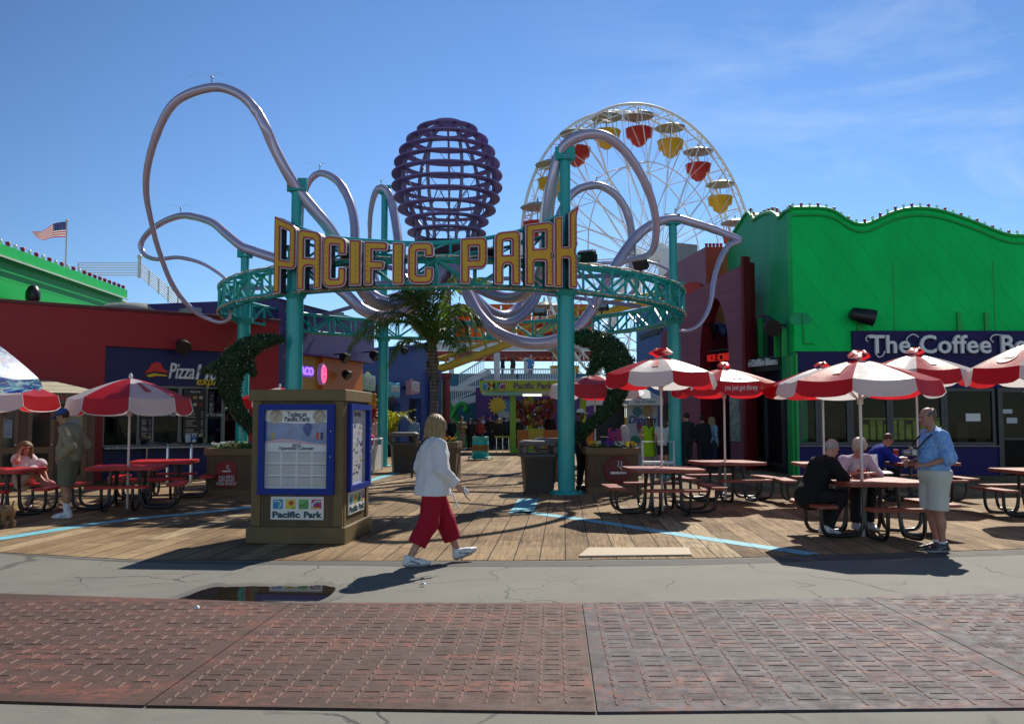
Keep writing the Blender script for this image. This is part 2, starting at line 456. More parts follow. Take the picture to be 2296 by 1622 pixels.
# ------------------------------------------------------------------ smooth bodies: distance fields turned into one continuous skin
class Field:
 def __init__(s, lo, hi, res):
  s.lo, s.res = np.array(lo, float), res
  n = [int(math.ceil((hi[i] - lo[i]) / res)) + 1 for i in range(3)]
  s.ax = [s.lo[i] + res * np.arange(n[i]) for i in range(3)]
  s.D = np.full(n, .3, np.float32)
 def _sub(s, lo, hi):
  sl = []
  for i in range(3):
   a = int(max(0, math.floor((lo[i] - s.lo[i]) / s.res))); b = int(min(len(s.ax[i]), math.ceil((hi[i] - s.lo[i]) / s.res) + 1))
   if b <= a: return None, None
   sl.append(slice(a, b))
  g = np.meshgrid(s.ax[0][sl[0]], s.ax[1][sl[1]], s.ax[2][sl[2]], indexing='ij')
  return tuple(sl), np.stack(g, -1)
 def _mix(s, sl, d, k):
  D = s.D[sl]
  if k <= 0: s.D[sl] = np.minimum(D, d); return
  h = np.clip(.5 + .5 * (D - d) / k, 0, 1)
  s.D[sl] = D * (1 - h) + d * h - k * h * (1 - h)
 def cone(s, a, b, ra, rb, k=.03, sq=None, cut=None):
  """rounded cone a-b; sq=(axis vector, factor) flattens it along an axis; cut=True ends it flat at b"""
  a, b = np.array(a, float), np.array(b, float); m = max(ra, rb) + k + s.res * 2 + .01
  sl, X = s._sub(np.minimum(a, b) - m, np.maximum(a, b) + m)
  if sl is None: return s
  ab = b - a; L2 = max(1e-9, (ab ** 2).sum()); V = X - a
  if sq is not None:
   ax_, f = np.array(sq[0], float), sq[1]; ax_ /= np.linalg.norm(ax_)
   ca = V @ ax_ - np.clip((V @ ab) / L2, 0, 1) * (ab @ ax_)
   V = V + (ca * (1 / f - 1))[..., None] * ax_
  t = np.clip((V @ ab) / L2, 0, 1)
  d = np.linalg.norm(V - t[..., None] * ab, axis=-1) - (ra + (rb - ra) * t)
  if cut:
   u = ab / math.sqrt(L2); d = np.maximum(d, (X - b) @ u)
  s._mix(sl, d, k); return s
 def ell(s, c, r, k=.03, Rm=None):
  c, r = np.array(c, float), np.array(r, float); m = r.max() + k + s.res * 2 + .01
  sl, X = s._sub(c - m, c + m)
  if sl is None: return s
  V = X - c
  if Rm is not None: V = V @ np.array(Rm)
  k0 = np.linalg.norm(V / r, axis=-1); k1 = np.linalg.norm(V / r ** 2, axis=-1) + 1e-9
  s._mix(sl, k0 * (k0 - 1) / k1, k); return s
 def carve(s, c, r):
  c = np.array(c, float); sl, X = s._sub(c - r - .02, c + r + .02)
  if sl is not None: s.D[sl] = np.maximum(s.D[sl], r - np.linalg.norm(X - c, axis=-1))
  return s
 def plane(s, p, n):                # keep what lies behind the plane
  sl, X = s._sub(s.lo, [a[-1] for a in s.ax]); n = np.array(n, float); n /= np.linalg.norm(n)
  s.D = np.maximum(s.D, ((X - np.array(p, float)) @ n).astype(np.float32)); return s
 def ripple(s, amp, fr, seed=0, stretch=(1, 1, 1)):
  rng = np.random.RandomState(seed); X = np.stack(np.meshgrid(*s.ax, indexing='ij'), -1)
  tot = 0
  for i in range(5):
   v = rng.normal(size=3) * np.array(stretch); v *= fr * (.6 + .35 * i) / np.linalg.norm(v)
   tot = tot + np.sin(X @ v + rng.uniform(0, 6)) / (1 + .5 * i)
  s.D = s.D + (amp * tot / 2).astype(np.float32); return s
 def surf(s):
  D = s.D; D[0], D[-1] = np.maximum(D[0], .01), np.maximum(D[-1], .01)
  D[:, 0], D[:, -1] = np.maximum(D[:, 0], .01), np.maximum(D[:, -1], .01); D[:, :, 0], D[:, :, -1] = np.maximum(D[:, :, 0], .01), np.maximum(D[:, :, -1], .01)
  I = D < 0; n = np.array(D.shape) - 1
  cs = [(i, j, k) for i in (0, 1) for j in (0, 1) for k in (0, 1)]
  sh = lambda A, c: A[c[0]:c[0] + n[0], c[1]:c[1] + n[1], c[2]:c[2] + n[2]]
  cnt = sum(sh(I, c).astype(np.int8) for c in cs); act = (cnt > 0) & (cnt < 8)
  idx = -np.ones(n, np.int64); ii = np.argwhere(act); idx[act] = np.arange(len(ii))
  P_ = np.zeros((len(ii), 3)); C = np.zeros(len(ii))
  val = {c: D[ii[:, 0] + c[0], ii[:, 1] + c[1], ii[:, 2] + c[2]].astype(float) for c in cs}
  for c in cs:
   for a in range(3):
    if c[a]: continue
    e = list(c); e[a] = 1; e = tuple(e); va, vb = val[c], val[e]; m = (va < 0) != (vb < 0)
    t = np.where(m, va / np.where(m, va - vb, 1), 0)
    q = np.tile(np.array(c, float), (len(ii), 1)); q[:, a] += t
    P_ += q * m[:, None]; C += m
  V = s.lo + (ii + P_ / np.maximum(C, 1)[:, None]) * s.res
  F_ = []
  for a in range(3):
   b, c = (a + 1) % 3, (a + 2) % 3
   lo_ = [slice(None)] * 3; hi_ = [slice(None)] * 3; lo_[a] = slice(0, -1); hi_[a] = slice(1, None)
   A, B = I[tuple(lo_)], I[tuple(hi_)]; e = np.argwhere(A != B)
   e = e[(e[:, b] > 0) & (e[:, c] > 0) & (e[:, b] < n[b]) & (e[:, c] < n[c])]
   if not len(e): continue
   fl = A[e[:, 0], e[:, 1], e[:, 2]]
   def g(db, dc):
    q = e.copy(); q[:, b] -= db; q[:, c] -= dc; return idx[q[:, 0], q[:, 1], q[:, 2]]
   Q = np.stack([g(1, 1), g(0, 1), g(0, 0), g(1, 0)], 1); Q[~fl] = Q[~fl][:, ::-1]; F_.append(Q)
  return V, (np.concatenate(F_) if F_ else np.zeros((0, 4), int))
 def mesh(s, name, mats, pick=None):
  V, Q = s.surf()
  me = bpy.data.meshes.new(name); me.from_pydata(V.tolist(), [], Q.tolist())
  for m in (mats if isinstance(mats, (list, tuple)) else [mats]): me.materials.append(m)
  if pick is not None and len(Q):
   me.polygons.foreach_set('material_index', pick(V[Q].mean(1)).astype(np.int32))
  me.polygons.foreach_set('use_smooth', [True] * len(Q)); me.update()
  return me
# ------------------------------------------------------------------ ground
def node_mat(name):
 m = bpy.data.materials.new(name); m.use_nodes = True
 t = m.node_tree
 return m, t.nodes, t.links.new, t.nodes['Principled BSDF']
def mth(N, K, op, a, b=None, c=None):
 n = N.new('ShaderNodeMath'); n.operation = op
 for i, v in enumerate((a, b, c)):
  if v is None: continue
  if isinstance(v, (int, float)): n.inputs[i].default_value = v
  else: K(v, n.inputs[i])
 return n.outputs[0]
def noise(N, K, vec, scale, detail=5, rough=.55, dist=0.0):
 n = N.new('ShaderNodeTexNoise'); n.inputs['Scale'].default_value = scale; n.inputs['Detail'].default_value = detail
 n.inputs['Roughness'].default_value = rough; n.inputs['Distortion'].default_value = dist
 K(vec, n.inputs['Vector']); return n.outputs['Fac']
def remap(N, K, v, a, b, c, d):
 n = N.new('ShaderNodeMapRange'); n.inputs['From Min'].default_value = a; n.inputs['From Max'].default_value = b
 n.inputs['To Min'].default_value = c; n.inputs['To Max'].default_value = d
 K(v, n.inputs['Value']); return n.outputs['Result']
def mixc(N, K, f, a, b, mode='MIX'):
 n = N.new('ShaderNodeMixRGB'); n.blend_type = mode
 for s_, v in (('Fac', f), ('Color1', a), ('Color2', b)):
  if isinstance(v, (int, float)): n.inputs[s_].default_value = v
  elif isinstance(v, tuple): n.inputs[s_].default_value = (*v, 1)
  else: K(v, n.inputs[s_])
 return n.outputs['Color']
def ramp(N, K, f, stops):
 n = N.new('ShaderNodeValToRGB'); e = n.color_ramp.elements
 while len(e) < len(stops): e.new(.5)
 for i, (p, c) in enumerate(stops): e[i].position = p; e[i].color = (*c, 1)
 K(f, n.inputs['Fac']); return n.outputs['Color']
def asphalt_material():
 m, N, K, b = node_mat('cracked asphalt')
 tc_ = N.new('ShaderNodeTexCoord'); o = tc_.outputs['Object']
 big = noise(N, K, o, .55, 6, .6); mid = noise(N, K, o, 3.1, 6, .65); fine = noise(N, K, o, 130, 3, .7)
 grain = noise(N, K, o, 420, 2, .6)
 c = ramp(N, K, big, [(.3, (.120, .113, .087)), (.5, (.153, .144, .112)), (.7, (.192, .18, .142))])
 c = mixc(N, K, remap(N, K, mid, .35, .7, 0, .45), c, (.105, .105, .10))
 c = mixc(N, K, remap(N, K, fine, .3, .75, .0, .55), c, (.23, .23, .215))
 c = mixc(N, K, remap(N, K, grain, .55, .8, .0, .5), c, (.05, .05, .05))
 pale = noise(N, K, o, 1.1, 8, .75, 1.0)
 c = mixc(N, K, remap(N, K, pale, .62, .72, 0, .4), c, (.33, .33, .31))
 gum = N.new('ShaderNodeTexVoronoi'); gum.inputs['Scale'].default_value = 3.1; K(o, gum.inputs['Vector'])
 c = mixc(N, K, remap(N, K, gum.outputs['Distance'], .03, .045, .55, 0), c, (.06, .058, .054))
 gum2 = N.new('ShaderNodeTexVoronoi'); gum2.inputs['Scale'].default_value = 2.2; gum2.inputs['Randomness'].default_value = .9; K(o, gum2.inputs['Vector'])
 c = mixc(N, K, remap(N, K, gum2.outputs['Distance'], .018, .028, .6, 0), c, (.42, .41, .38))
 oil = noise(N, K, o, .7, 7, .7, .8)
 c = mixc(N, K, remap(N, K, oil, .54, .72, 0, .55), c, (.085, .082, .074))
 # cracks: edges of large distorted cells, kept only in places
 n = N.new('ShaderNodeTexNoise'); n.inputs['Scale'].default_value = 1.3; n.inputs['Detail'].default_value = 6
 K(o, n.inputs['Vector'])
 wv = N.new('ShaderNodeVectorMath'); wv.operation = 'MULTIPLY_ADD'
 K(n.outputs['Color'], wv.inputs[0]); wv.inputs[1].default_value = (.9, .9, 0); K(o, wv.inputs[2])
 vo = N.new('ShaderNodeTexVoronoi'); vo.feature = 'DISTANCE_TO_EDGE'; vo.inputs['Scale'].default_value = .62
 K(wv.outputs[0], vo.inputs['Vector'])
 keep = remap(N, K, noise(N, K, o, .8, 3), .46, .56, 0, 1)
 cr = mth(N, K, 'MULTIPLY', remap(N, K, vo.outputs['Distance'], .002, .010, 1, 0), keep)
 vo2 = N.new('ShaderNodeTexVoronoi'); vo2.feature = 'DISTANCE_TO_EDGE'; vo2.inputs['Scale'].default_value = 1.5
 K(wv.outputs[0], vo2.inputs['Vector'])
 keep2 = remap(N, K, noise(N, K, o, .9, 2, .5, .3), .57, .63, 0, 1)
 cr2 = mth(N, K, 'MULTIPLY', remap(N, K, vo2.outputs['Distance'], .002, .008, .8, 0), keep2)
 cr = mth(N, K, 'MAXIMUM', cr, cr2)
 c = mixc(N, K, mth(N, K, 'MULTIPLY', cr, .75), c, (.035, .034, .032))
 K(c, b.inputs['Base Color']); b.inputs['Roughness'].default_value = .82
 h = mth(N, K, 'SUBTRACT', mth(N, K, 'ADD', mth(N, K, 'MULTIPLY', fine, .5), mth(N, K, 'MULTIPLY', mid, .6)), mth(N, K, 'MULTIPLY', cr, 1.5))
 bp = N.new('ShaderNodeBump'); bp.inputs['Strength'].default_value = .55; bp.inputs['Distance'].default_value = .008
 K(h, bp.inputs['Height']); K(bp.outputs['Normal'], b.inputs['Normal'])
 return m
def deck_material():
 m, N, K, b = node_mat('weathered deck planks')
 tc_ = N.new('ShaderNodeTexCoord')
 mp_ = N.new('ShaderNodeMapping'); mp_.vector_type = 'POINT'; mp_.inputs['Rotation'].default_value = (0, 0, R(3.35))
 K(tc_.outputs['Object'], mp_.inputs['Vector'])
 s_ = N.new('ShaderNodeSeparateXYZ'); K(mp_.outputs['Vector'], s_.inputs['Vector'])
 X = mth(N, K, 'DIVIDE', mth(N, K, 'ADD', s_.outputs['X'], 100.0), .295)
 ix = mth(N, K, 'FLOOR', X); fx = mth(N, K, 'FRACT', X)
 w1 = N.new('ShaderNodeTexWhiteNoise'); w1.noise_dimensions = '1D'; K(ix, w1.inputs['W'])
 Yv = mth(N, K, 'ADD', mth(N, K, 'DIVIDE', s_.outputs['Y'], 3.9), mth(N, K, 'MULTIPLY', w1.outputs['Value'], 13.0))
 iy = mth(N, K, 'FLOOR', Yv); fy = mth(N, K, 'FRACT', Yv)
 cb = N.new('ShaderNodeCombineXYZ'); K(ix, cb.inputs[0]); K(iy, cb.inputs[1])
 w2 = N.new('ShaderNodeTexWhiteNoise'); w2.noise_dimensions = '3D'; K(cb.outputs[0], w2.inputs['Vector'])
 tone = w2.outputs['Value']
 c = ramp(N, K, tone, [(0, (.13, .078, .038)), (.3, (.235, .148, .074)), (.72, (.345, .232, .122)), (.93, (.42, .30, .165)), (1.0, (.54, .43, .27))])
 gv = N.new('ShaderNodeCombineXYZ')
 K(mth(N, K, 'MULTIPLY', s_.outputs['X'], 34.0), gv.inputs[0]); K(mth(N, K, 'MULTIPLY', s_.outputs['Y'], 1.6), gv.inputs[1]); K(mth(N, K, 'MULTIPLY', tone, 40.0), gv.inputs[2])
 gr = noise(N, K, gv.outputs[0], 1.0, 7, .68, .5)
 c = mixc(N, K, remap(N, K, gr, .40, .60, .0, .72), c, (.075, .047, .028))
 dirt = noise(N, K, tc_.outputs['Object'], 1.9, 8, .7)
 c = mixc(N, K, remap(N, K, dirt, .5, .74, 0, .75), c, (.06, .045, .034))
 worn = noise(N, K, tc_.outputs['Object'], .35, 5, .6)
 c = mixc(N, K, remap(N, K, worn, .42, .75, 0, .65), c, (.44, .325, .195))
 spots = noise(N, K, tc_.outputs['Object'], 22, 3, .6)
 c = mixc(N, K, remap(N, K, spots, .64, .70, 0, .75), c, (.04, .03, .024))
 ex = mth(N, K, 'ABSOLUTE', mth(N, K, 'SUBTRACT', fx, .5))
 gx = remap(N, K, ex, .474, .486, 0, 1)
 ey = mth(N, K, 'ABSOLUTE', mth(N, K, 'SUBTRACT', fy, .5))
 gy = remap(N, K, ey, .4965, .4985, 0, 1)
 gap = mth(N, K, 'MAXIMUM', gx, gy)
 c = mixc(N, K, mth(N, K, 'MULTIPLY', gap, .93), c, (.012, .009, .007))
 K(c, b.inputs['Base Color'])
 K(remap(N, K, gr, .2, .8, .62, .9), b.inputs['Roughness']); b.inputs['Specular IOR Level'].default_value = .12
 h = mth(N, K, 'ADD', mth(N, K, 'SUBTRACT', mth(N, K, 'MULTIPLY', gr, .35), mth(N, K, 'MULTIPLY', gap, 1.6)), mth(N, K, 'MULTIPLY', tone, .6))
 bp = N.new('ShaderNodeBump'); bp.inputs['Strength'].default_value = .7; bp.inputs['Distance'].default_value = .015
 K(h, bp.inputs['Height']); K(bp.outputs['Normal'], b.inputs['Normal'])
 return m
def plate_material(name, k):
 m, N, K, b = node_mat(name)
 tc_ = N.new('ShaderNodeTexCoord'); o = tc_.outputs['Object']
 big = noise(N, K, o, .9, 6, .65); mid = noise(N, K, o, 6.0, 7, .7); fine = noise(N, K, o, 60, 4, .7)
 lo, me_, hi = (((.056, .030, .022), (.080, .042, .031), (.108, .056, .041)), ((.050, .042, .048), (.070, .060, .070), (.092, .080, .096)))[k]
 c = ramp(N, K, big, [(.3, lo), (.5, me_), (.7, hi)])
 c = mixc(N, K, remap(N, K, mid, .4, .7, 0, .6), c, tuple(q * .66 for q in lo))
 rows = N.new('ShaderNodeMapping'); rows.inputs['Scale'].default_value = (.55, 1.9, 1)
 K(o, rows.inputs['Vector'])
 red = noise(N, K, rows.outputs['Vector'], 1.5, 7, .75, .6)
 patch = noise(N, K, o, 13, 5, .7)
 rm = mth(N, K, 'MULTIPLY', remap(N, K, red, .48, .62, 0, 1), remap(N, K, patch, .42, .58, 0, .85))
 c = mixc(N, K, rm, c, (.235, .070, .048))
 c = mixc(N, K, remap(N, K, fine, .56, .7, 0, .35), c, (.24, .19, .16))
 scr = N.new('ShaderNodeMapping'); scr.inputs['Scale'].default_value = (1.0, 26.0, 1); scr.inputs['Rotation'].default_value = (0, 0, .25); K(o, scr.inputs['Vector'])
 c = mixc(N, K, remap(N, K, noise(N, K, scr.outputs['Vector'], 3.0, 4, .7), .64, .72, 0, .3), c, (.22, .18, .16))
 gum = N.new('ShaderNodeTexVoronoi'); gum.inputs['Scale'].default_value = 2.3; K(o, gum.inputs['Vector'])
 c = mixc(N, K, remap(N, K, gum.outputs['Distance'], .035, .05, .8, 0), c, (.035, .028, .026))
 K(c, b.inputs['Base Color']); b.inputs['Specular IOR Level'].default_value = .30
 K(remap(N, K, mid, .3, .7, .60, .84), b.inputs['Roughness'])
 bp = N.new('ShaderNodeBump'); bp.inputs['Strength'].default_value = .5; bp.inputs['Distance'].default_value = .004
 K(mth(N, K, 'ADD', fine, mid), bp.inputs['Height']); K(bp.outputs['Normal'], b.inputs['Normal'])
 return m
M_ASPH, M_DECK = asphalt_material(), deck_material()
M_PLATES = [plate_material('rusty red tread plate', 0), plate_material('sky sheen tread plate', 1)]  # second one has the bluish sky reflection put into its base colour
M_BAR = pmat('worn tread bar', (.15, .078, .058), .7, spec=.3, var=.7, vsc=2.6, bump=.3, bsc=50)
def sheet(name, pts, z, mat_, thick=0.0):
 mb = MB()
 if thick: mb.prism([(p[0], p[1]) for p in pts], (0, 0, z - thick), (1, 0, 0), (0, 1, 0), (0, 0, 1), thick)
 else: mb.add([(p[0], p[1], z) for p in pts], [tuple(range(len(pts)))])
 return tag(mb.build(name, mat_), kind='structure')
water = sheet('water', [(-7000, -300), (7000, -300), (7000, 7000), (-7000, 7000)], -6.0,
    pmat('sea water', (.02, .05, .07), .12, var=.2, bump=.3, bsc=2.0))
sheet('street', [(-60, -25), (60, -25), (60, 11.6), (-60, 11.6)], 0.0, M_ASPH)
edge = [G(x, y) for x, y in ((0, 1238), (290, 1254), (700, 1257), (1148, 1256.5), (1540, 1252), (1830, 1245), (2296, 1230))]
deck_pts = [(-48, 11.6), (-9, 11.1)] + [(p.x, p.y) for p in edge] + [(9, 11.3), (48, 11.8), (48, 120), (-48, 120)]
sheet('deck', deck_pts, 0.006, M_DECK)
# pier pilings under the deck keep the far edge standing in the water
# painted guide line on the deck
def painted_line(name, px, wid, mat_, label):
 g = catmull([G(x, y) for x, y in px], 6)
 mb = MB(); vs_ = []
 for i, p in enumerate(g):
  t = (g[min(i + 1, len(g) - 1)] - g[max(i - 1, 0)]).normalized(); n_ = Vector((-t.y, t.x, 0))
  vs_ += [p + n_ * wid / 2, p - n_ * wid / 2]
 vs_ = [(v.x, v.y, .010) for v in vs_]
 mb.add(vs_, [(2 * i, 2 * i + 1, 2 * i + 3, 2 * i + 2) for i in range(len(g) - 1)])
 return tag(mb.build(name, mat_), kind='structure')
def paint_material():
 m, N, K, b = node_mat('worn blue deck paint')
 tc_ = N.new('ShaderNodeTexCoord'); o = tc_.outputs['Object']
 a = noise(N, K, o, 9, 7, .72); d = noise(N, K, o, 2.2, 4)
 c = mixc(N, K, remap(N, K, d, .3, .7, 0, 1), (.10, .40, .52), (.16, .50, .60))
 c = mixc(N, K, remap(N, K, a, .56, .66, 0, .8), c, (.17, .15, .11))
 mp_ = N.new('ShaderNodeMapping'); mp_.inputs['Rotation'].default_value = (0, 0, R(3.35)); K(o, mp_.inputs['Vector'])
 s_ = N.new('ShaderNodeSeparateXYZ'); K(mp_.outputs['Vector'], s_.inputs['Vector'])
 fx = mth(N, K, 'FRACT', mth(N, K, 'DIVIDE', mth(N, K, 'ADD', s_.outputs['X'], 100.0), .295))
 ex = mth(N, K, 'ABSOLUTE', mth(N, K, 'SUBTRACT', fx, .5))
 c = mixc(N, K, remap(N, K, ex, .476, .49, 0, .9), c, (.012, .012, .012))
 K(c, b.inputs['Base Color']); b.inputs['Roughness'].default_value = .7
 return m
M_BLUEPAINT = paint_material()
painted_line('painted_line', ((-260, 1248), (0, 1208), (280, 1166), (560, 1137), (760, 1098), (850, 1071), (930, 1049)), .26, M_BLUEPAINT, '')
painted_line('painted_line', ((1185, 1118), (1175, 1138), (1165, 1151)), .40, M_BLUEPAINT, '')
painted_line('painted_line', ((1165, 1147), (1330, 1168), (1520, 1198), (1700, 1225), (1825, 1243)), .26, M_BLUEPAINT, '')
# pale patch board lying at the deck edge
mb = MB(); q = [G(x, y) for x, y in ((1320, 1231), (1545, 1231), (1551, 1247), (1297, 1250))]
mb.prism([(p.x, p.y) for p in q], (0, 0, .008), (1, 0, 0), (0, 1, 0), (0, 0, 1), .02)
tag(mb.build('ramp_board', pmat('new pale plywood', (.44, .36, .25), .7, var=.15, vsc=3, bump=.2, bsc=20)),
 'pale new plywood board lying at the deck edge', 'board')
# tread plates across the street
def plate(tl, tr, br, bl, pitch, stag, nudge, k):
 q = [G(*p) for p in (tl, tr, br, bl)]
 mb = MB()
 mb.prism([(p.x, p.y) for p in q], (0, 0, -.02), (1, 0, 0), (0, 1, 0), (0, 0, 1), .034, 0)
 ymin, ymax = max(q[2].y, q[3].y), min(q[0].y, q[1].y)
 def xr(y):
  def on(a, b): t = (y - a.y) / (b.y - a.y); return a.x + (b.x - a.x) * t
  return on(q[3], q[0]) + .03, on(q[2], q[1]) - .03
 def bar_(cx, cy, l, along):
  w_, h, ti = random.uniform(.016, .022), random.uniform(.003, .006), .0065
  lx, ly = (l / 2, w_ / 2) if along == 'x' else (w_ / 2, l / 2)
  z0 = .0135
  vs_ = [(cx - lx, cy - ly, z0), (cx + lx, cy - ly, z0), (cx + lx, cy + ly, z0), (cx - lx, cy + ly, z0),
    (cx - lx + ti, cy - ly + ti, z0 + h), (cx + lx - ti, cy - ly + ti, z0 + h), (cx + lx - ti, cy + ly - ti, z0 + h), (cx - lx + ti, cy + ly - ti, z0 + h)]
  mb.add(vs_, [(4, 5, 6, 7), (0, 1, 5, 4), (1, 2, 6, 5), (2, 3, 7, 6), (3, 0, 4, 7)], 1)
 row, j = (.130 if stag else .116), 0
 y = ymin + .07
 while y < ymax - .07:
  x0, x1 = xr(y)
  x = x0 + nudge + (pitch / 2 if (stag and j % 2) else 0) + .04
  while x < x1 - .06:
   e = random.uniform(-.006, .006)
   if random.random() > .03: bar_(x, y + e, random.uniform(.10, .118) if stag else random.uniform(.08, .095), 'y')
   if x + pitch / 2 + pitch * .33 < x1 and random.random() > .03: bar_(x + pitch / 2, y + row / 2 + e, pitch * random.uniform(.58, .68), 'x')
   x += pitch
  y += row; j += 1
 return tag(mb.build('plate_road', [M_PLATES[k], M_BAR]), kind='structure')
JT = [(-330, 1322), (655, 1353.5), (1305, 1354), (1943, 1341), (2740, 1318)]
JB = [(-900, 1548), (325, 1585), (1338, 1600), (2438, 1589), (3560, 1560)]
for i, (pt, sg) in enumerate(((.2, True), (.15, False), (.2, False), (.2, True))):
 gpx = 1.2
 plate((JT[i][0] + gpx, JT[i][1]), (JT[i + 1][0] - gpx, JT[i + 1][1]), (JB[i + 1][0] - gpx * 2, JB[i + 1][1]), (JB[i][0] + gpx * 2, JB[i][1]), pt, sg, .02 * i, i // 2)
# darker tar strip where the asphalt meets the deck
strip_top = [G(x, y + 1.5) for x, y in ((-100, 1239), (0, 1238), (290, 1254), (700, 1257), (1148, 1256.5), (1540, 1252), (1830, 1245), (2296, 1230), (2420, 1228))]
strip_bot = [G(x, y + d_) for (x, y), d_ in zip(((-100, 1239), (0, 1238), (290, 1254), (700, 1257), (1148, 1256.5), (1540, 1252), (1830, 1245), (2296, 1230), (2420, 1228)), (3, 3, 5, 9, 13, 14, 12, 13, 13))]
rnd = random.Random(8)
bot = [(p.x, p.y + rnd.uniform(-.02, .02)) for p in catmull(strip_bot, 6)][::-1]
sheet('tar_strip', [(p.x, p.y) for p in catmull(strip_top, 6)] + bot, .0022, pmat('dark tar seam', (.075, .073, .068), .8, var=.3, vsc=4, bump=.5, bsc=130))
# puddle in the dip of the asphalt
def ragged(px, amp, z, nm, mt):
 q = catmull([G(x, y) for x, y in px], 7, True); rr = random.Random(len(px)); k = len(q)
 ph = [rr.uniform(0, 6) for _ in range(6)]
 q = [p + Vector((0, amp * sum(math.sin(i * f / k * 2 * PI + ph[j]) / (1 + j * .4) for j, f in enumerate((5, 9, 14, 22, 31, 43))), 0)) for i, p in enumerate(q)]
 sheet(nm, [(p.x, p.y) for p in q], z, mt)
ragged(((398, 1344), (425, 1334), (468, 1319), (540, 1314), (640, 1315), (730, 1313), (752, 1318), (740, 1335), (712, 1346), (640, 1349), (560, 1349), (450, 1348)), .016, .005, 'puddle', pmat('puddle water', (.018, .014, .010), .03, var=.1, spec=.9))
ragged(((370, 1346), (410, 1328), (470, 1310), (550, 1306), (660, 1308), (745, 1306), (778, 1318), (762, 1340), (715, 1351), (640, 1353), (560, 1353), (440, 1352)), .03, .0036, 'wet_asphalt', pmat('damp asphalt', (.10, .095, .078), .55, var=.35, vsc=5, bump=.4, bsc=120))
# scraps of litter on the street
M_PAPER = pmat('paper scrap', (.72, .71, .68), .8, var=.1)
for i, (x, y, s_) in enumerate(((948, 1314, .032), (1076, 1147, .07), (440, 1367, .03))):
 p = G(x, y); mb = MB()
 mb.add([p + Vector((-s_, -s_ * .5, .016)), p + Vector((s_, -s_ * .7, .017)), p + Vector((s_ * .8, s_ * .6, .03)), p + Vector((0, s_ * .2, .045)), p + Vector((-s_ * .7, s_ * .7, .016))], [(0, 1, 3), (1, 2, 3), (2, 4, 3), (4, 0, 3)])
 lbs = ('white paper scrap on the asphalt by the walking woman', 'white paper scrap on the planks behind the walking woman', 'tiny white scrap on the tread plates below the puddle')
 tag(mb.build('paper_scrap', M_PAPER), lbs[i], 'litter')
# ------------------------------------------------------------------ entrance ring on six columns
RC = Vector((-1.60, 25.0, 0)); RR = 6.18
M_TEAL = pmat('teal gloss paint', (.004, .40, .39), .32, var=.10, vsc=1.2, bump=.05, bsc=14, stain=.22, coat=.25)
M_TEAL2 = pmat('teal bracket paint', (.004, .36, .34), .4, var=.12, bump=.05)
M_DARK = pmat('black lamp housing', (.012, .012, .014), .38, var=.2, bump=.1)
M_LENS = pmat('lamp lens', (.35, .37, .38), .12, var=.1)
M_STEEL = pmat('dull steel', (.42, .42, .43), .35, metal=.8, var=.1)
def ringp(a, r=RR, z=0.0): return Vector((RC.x + r * math.sin(a), RC.y - r * math.cos(a), z))   # a = 0 faces the street
cols = {}
spec = [('front left', 655, 19.75, 9.55), ('front right', 1270, 19.4, 10.0), ('left', 540, 25.0, 6.35),
  ('right', 1515, 25.0, 7.25), ('back left', 857, 30.6, 9.6), ('back right', 1267, 30.5, 9.4)]
COLTOP = {'front left': (655, 415), 'front right': (1258, 345), 'left': (543, 565), 'right': (1510, 492), 'back left': (857, 425), 'back right': (1267, 440)}
CLAB = {'front left': 'teal steel column behind the information kiosk, under the letter P', 'front right': 'teal steel column beside the grey litter bins, under the letter K',
  'left': 'teal steel column behind the left ivy dolphin, under the ring edge', 'right': 'teal steel column at the ring edge before the pink ice cream front',
  'back left': 'teal steel column standing on the deck beside the taco shop, behind the ring', 'back right': 'teal steel column hidden behind the one under the letter K'}
for nm, px, Y, _ in spec:
 base = PZ(px, Y, 0); top = P(COLTOP[nm][0], COLTOP[nm][1], Y); zt = top.z
 t = thing('column', CLAB[nm], 'column', (base.x, Y, 0), 0, 'columns of the entrance ring')
 lw = {'front left': .185, 'front right': .185}.get(nm, .175)
 mb = MB(); mb.lathe([(lw, 0), (lw, 5.1)], n=24); mb.build('lower_shaft', M_TEAL, t)
 mb = MB(); mb.lathe([(.115, 5.1), (.115, zt - .12)], n=20); mb.build('upper_shaft', M_TEAL, t)
 mb = MB(); mb.lathe([(.36, 0.006), (.36, .05), (.2, .05)], n=24)
 for k in range(6): mb.cyl((.29 * math.cos(k * PI / 3), .29 * math.sin(k * PI / 3), .05), (.29 * math.cos(k * PI / 3), .29 * math.sin(k * PI / 3), .09), .022, n=6)
 mb.build('base_plate', M_TEAL2, t)
 mb = MB(); mb.lathe([(.2, 4.28), (.25, 4.36), (.25, 4.44)], n=20); mb.box((0, 0, 5.12), (.62, .62, .06)); mb.box((0, 0, 5.42), (.5, .5, .05))
 for sx_ in (-1, 1):
  for sy_ in (-1, 1): mb.bar((sx_ * .2, sy_ * .2, 5.1), (sx_ * .2, sy_ * .2, 5.42), .05)
 mb.build('collar', M_TEAL2, t)
 mb = MB(); mb.box((0, 0, zt - .13), (.34, .34, .05), bev=.01)
 mb.bar((-.12, 0, zt - .15), (-.12, 0, zt + .16), .05, .2); mb.bar((.12, 0, zt - .15), (.12, 0, zt + .16), .05, .2)
 mb.build('cradle', M_TEAL2, t)
 cols[nm] = (t, zt, Y)
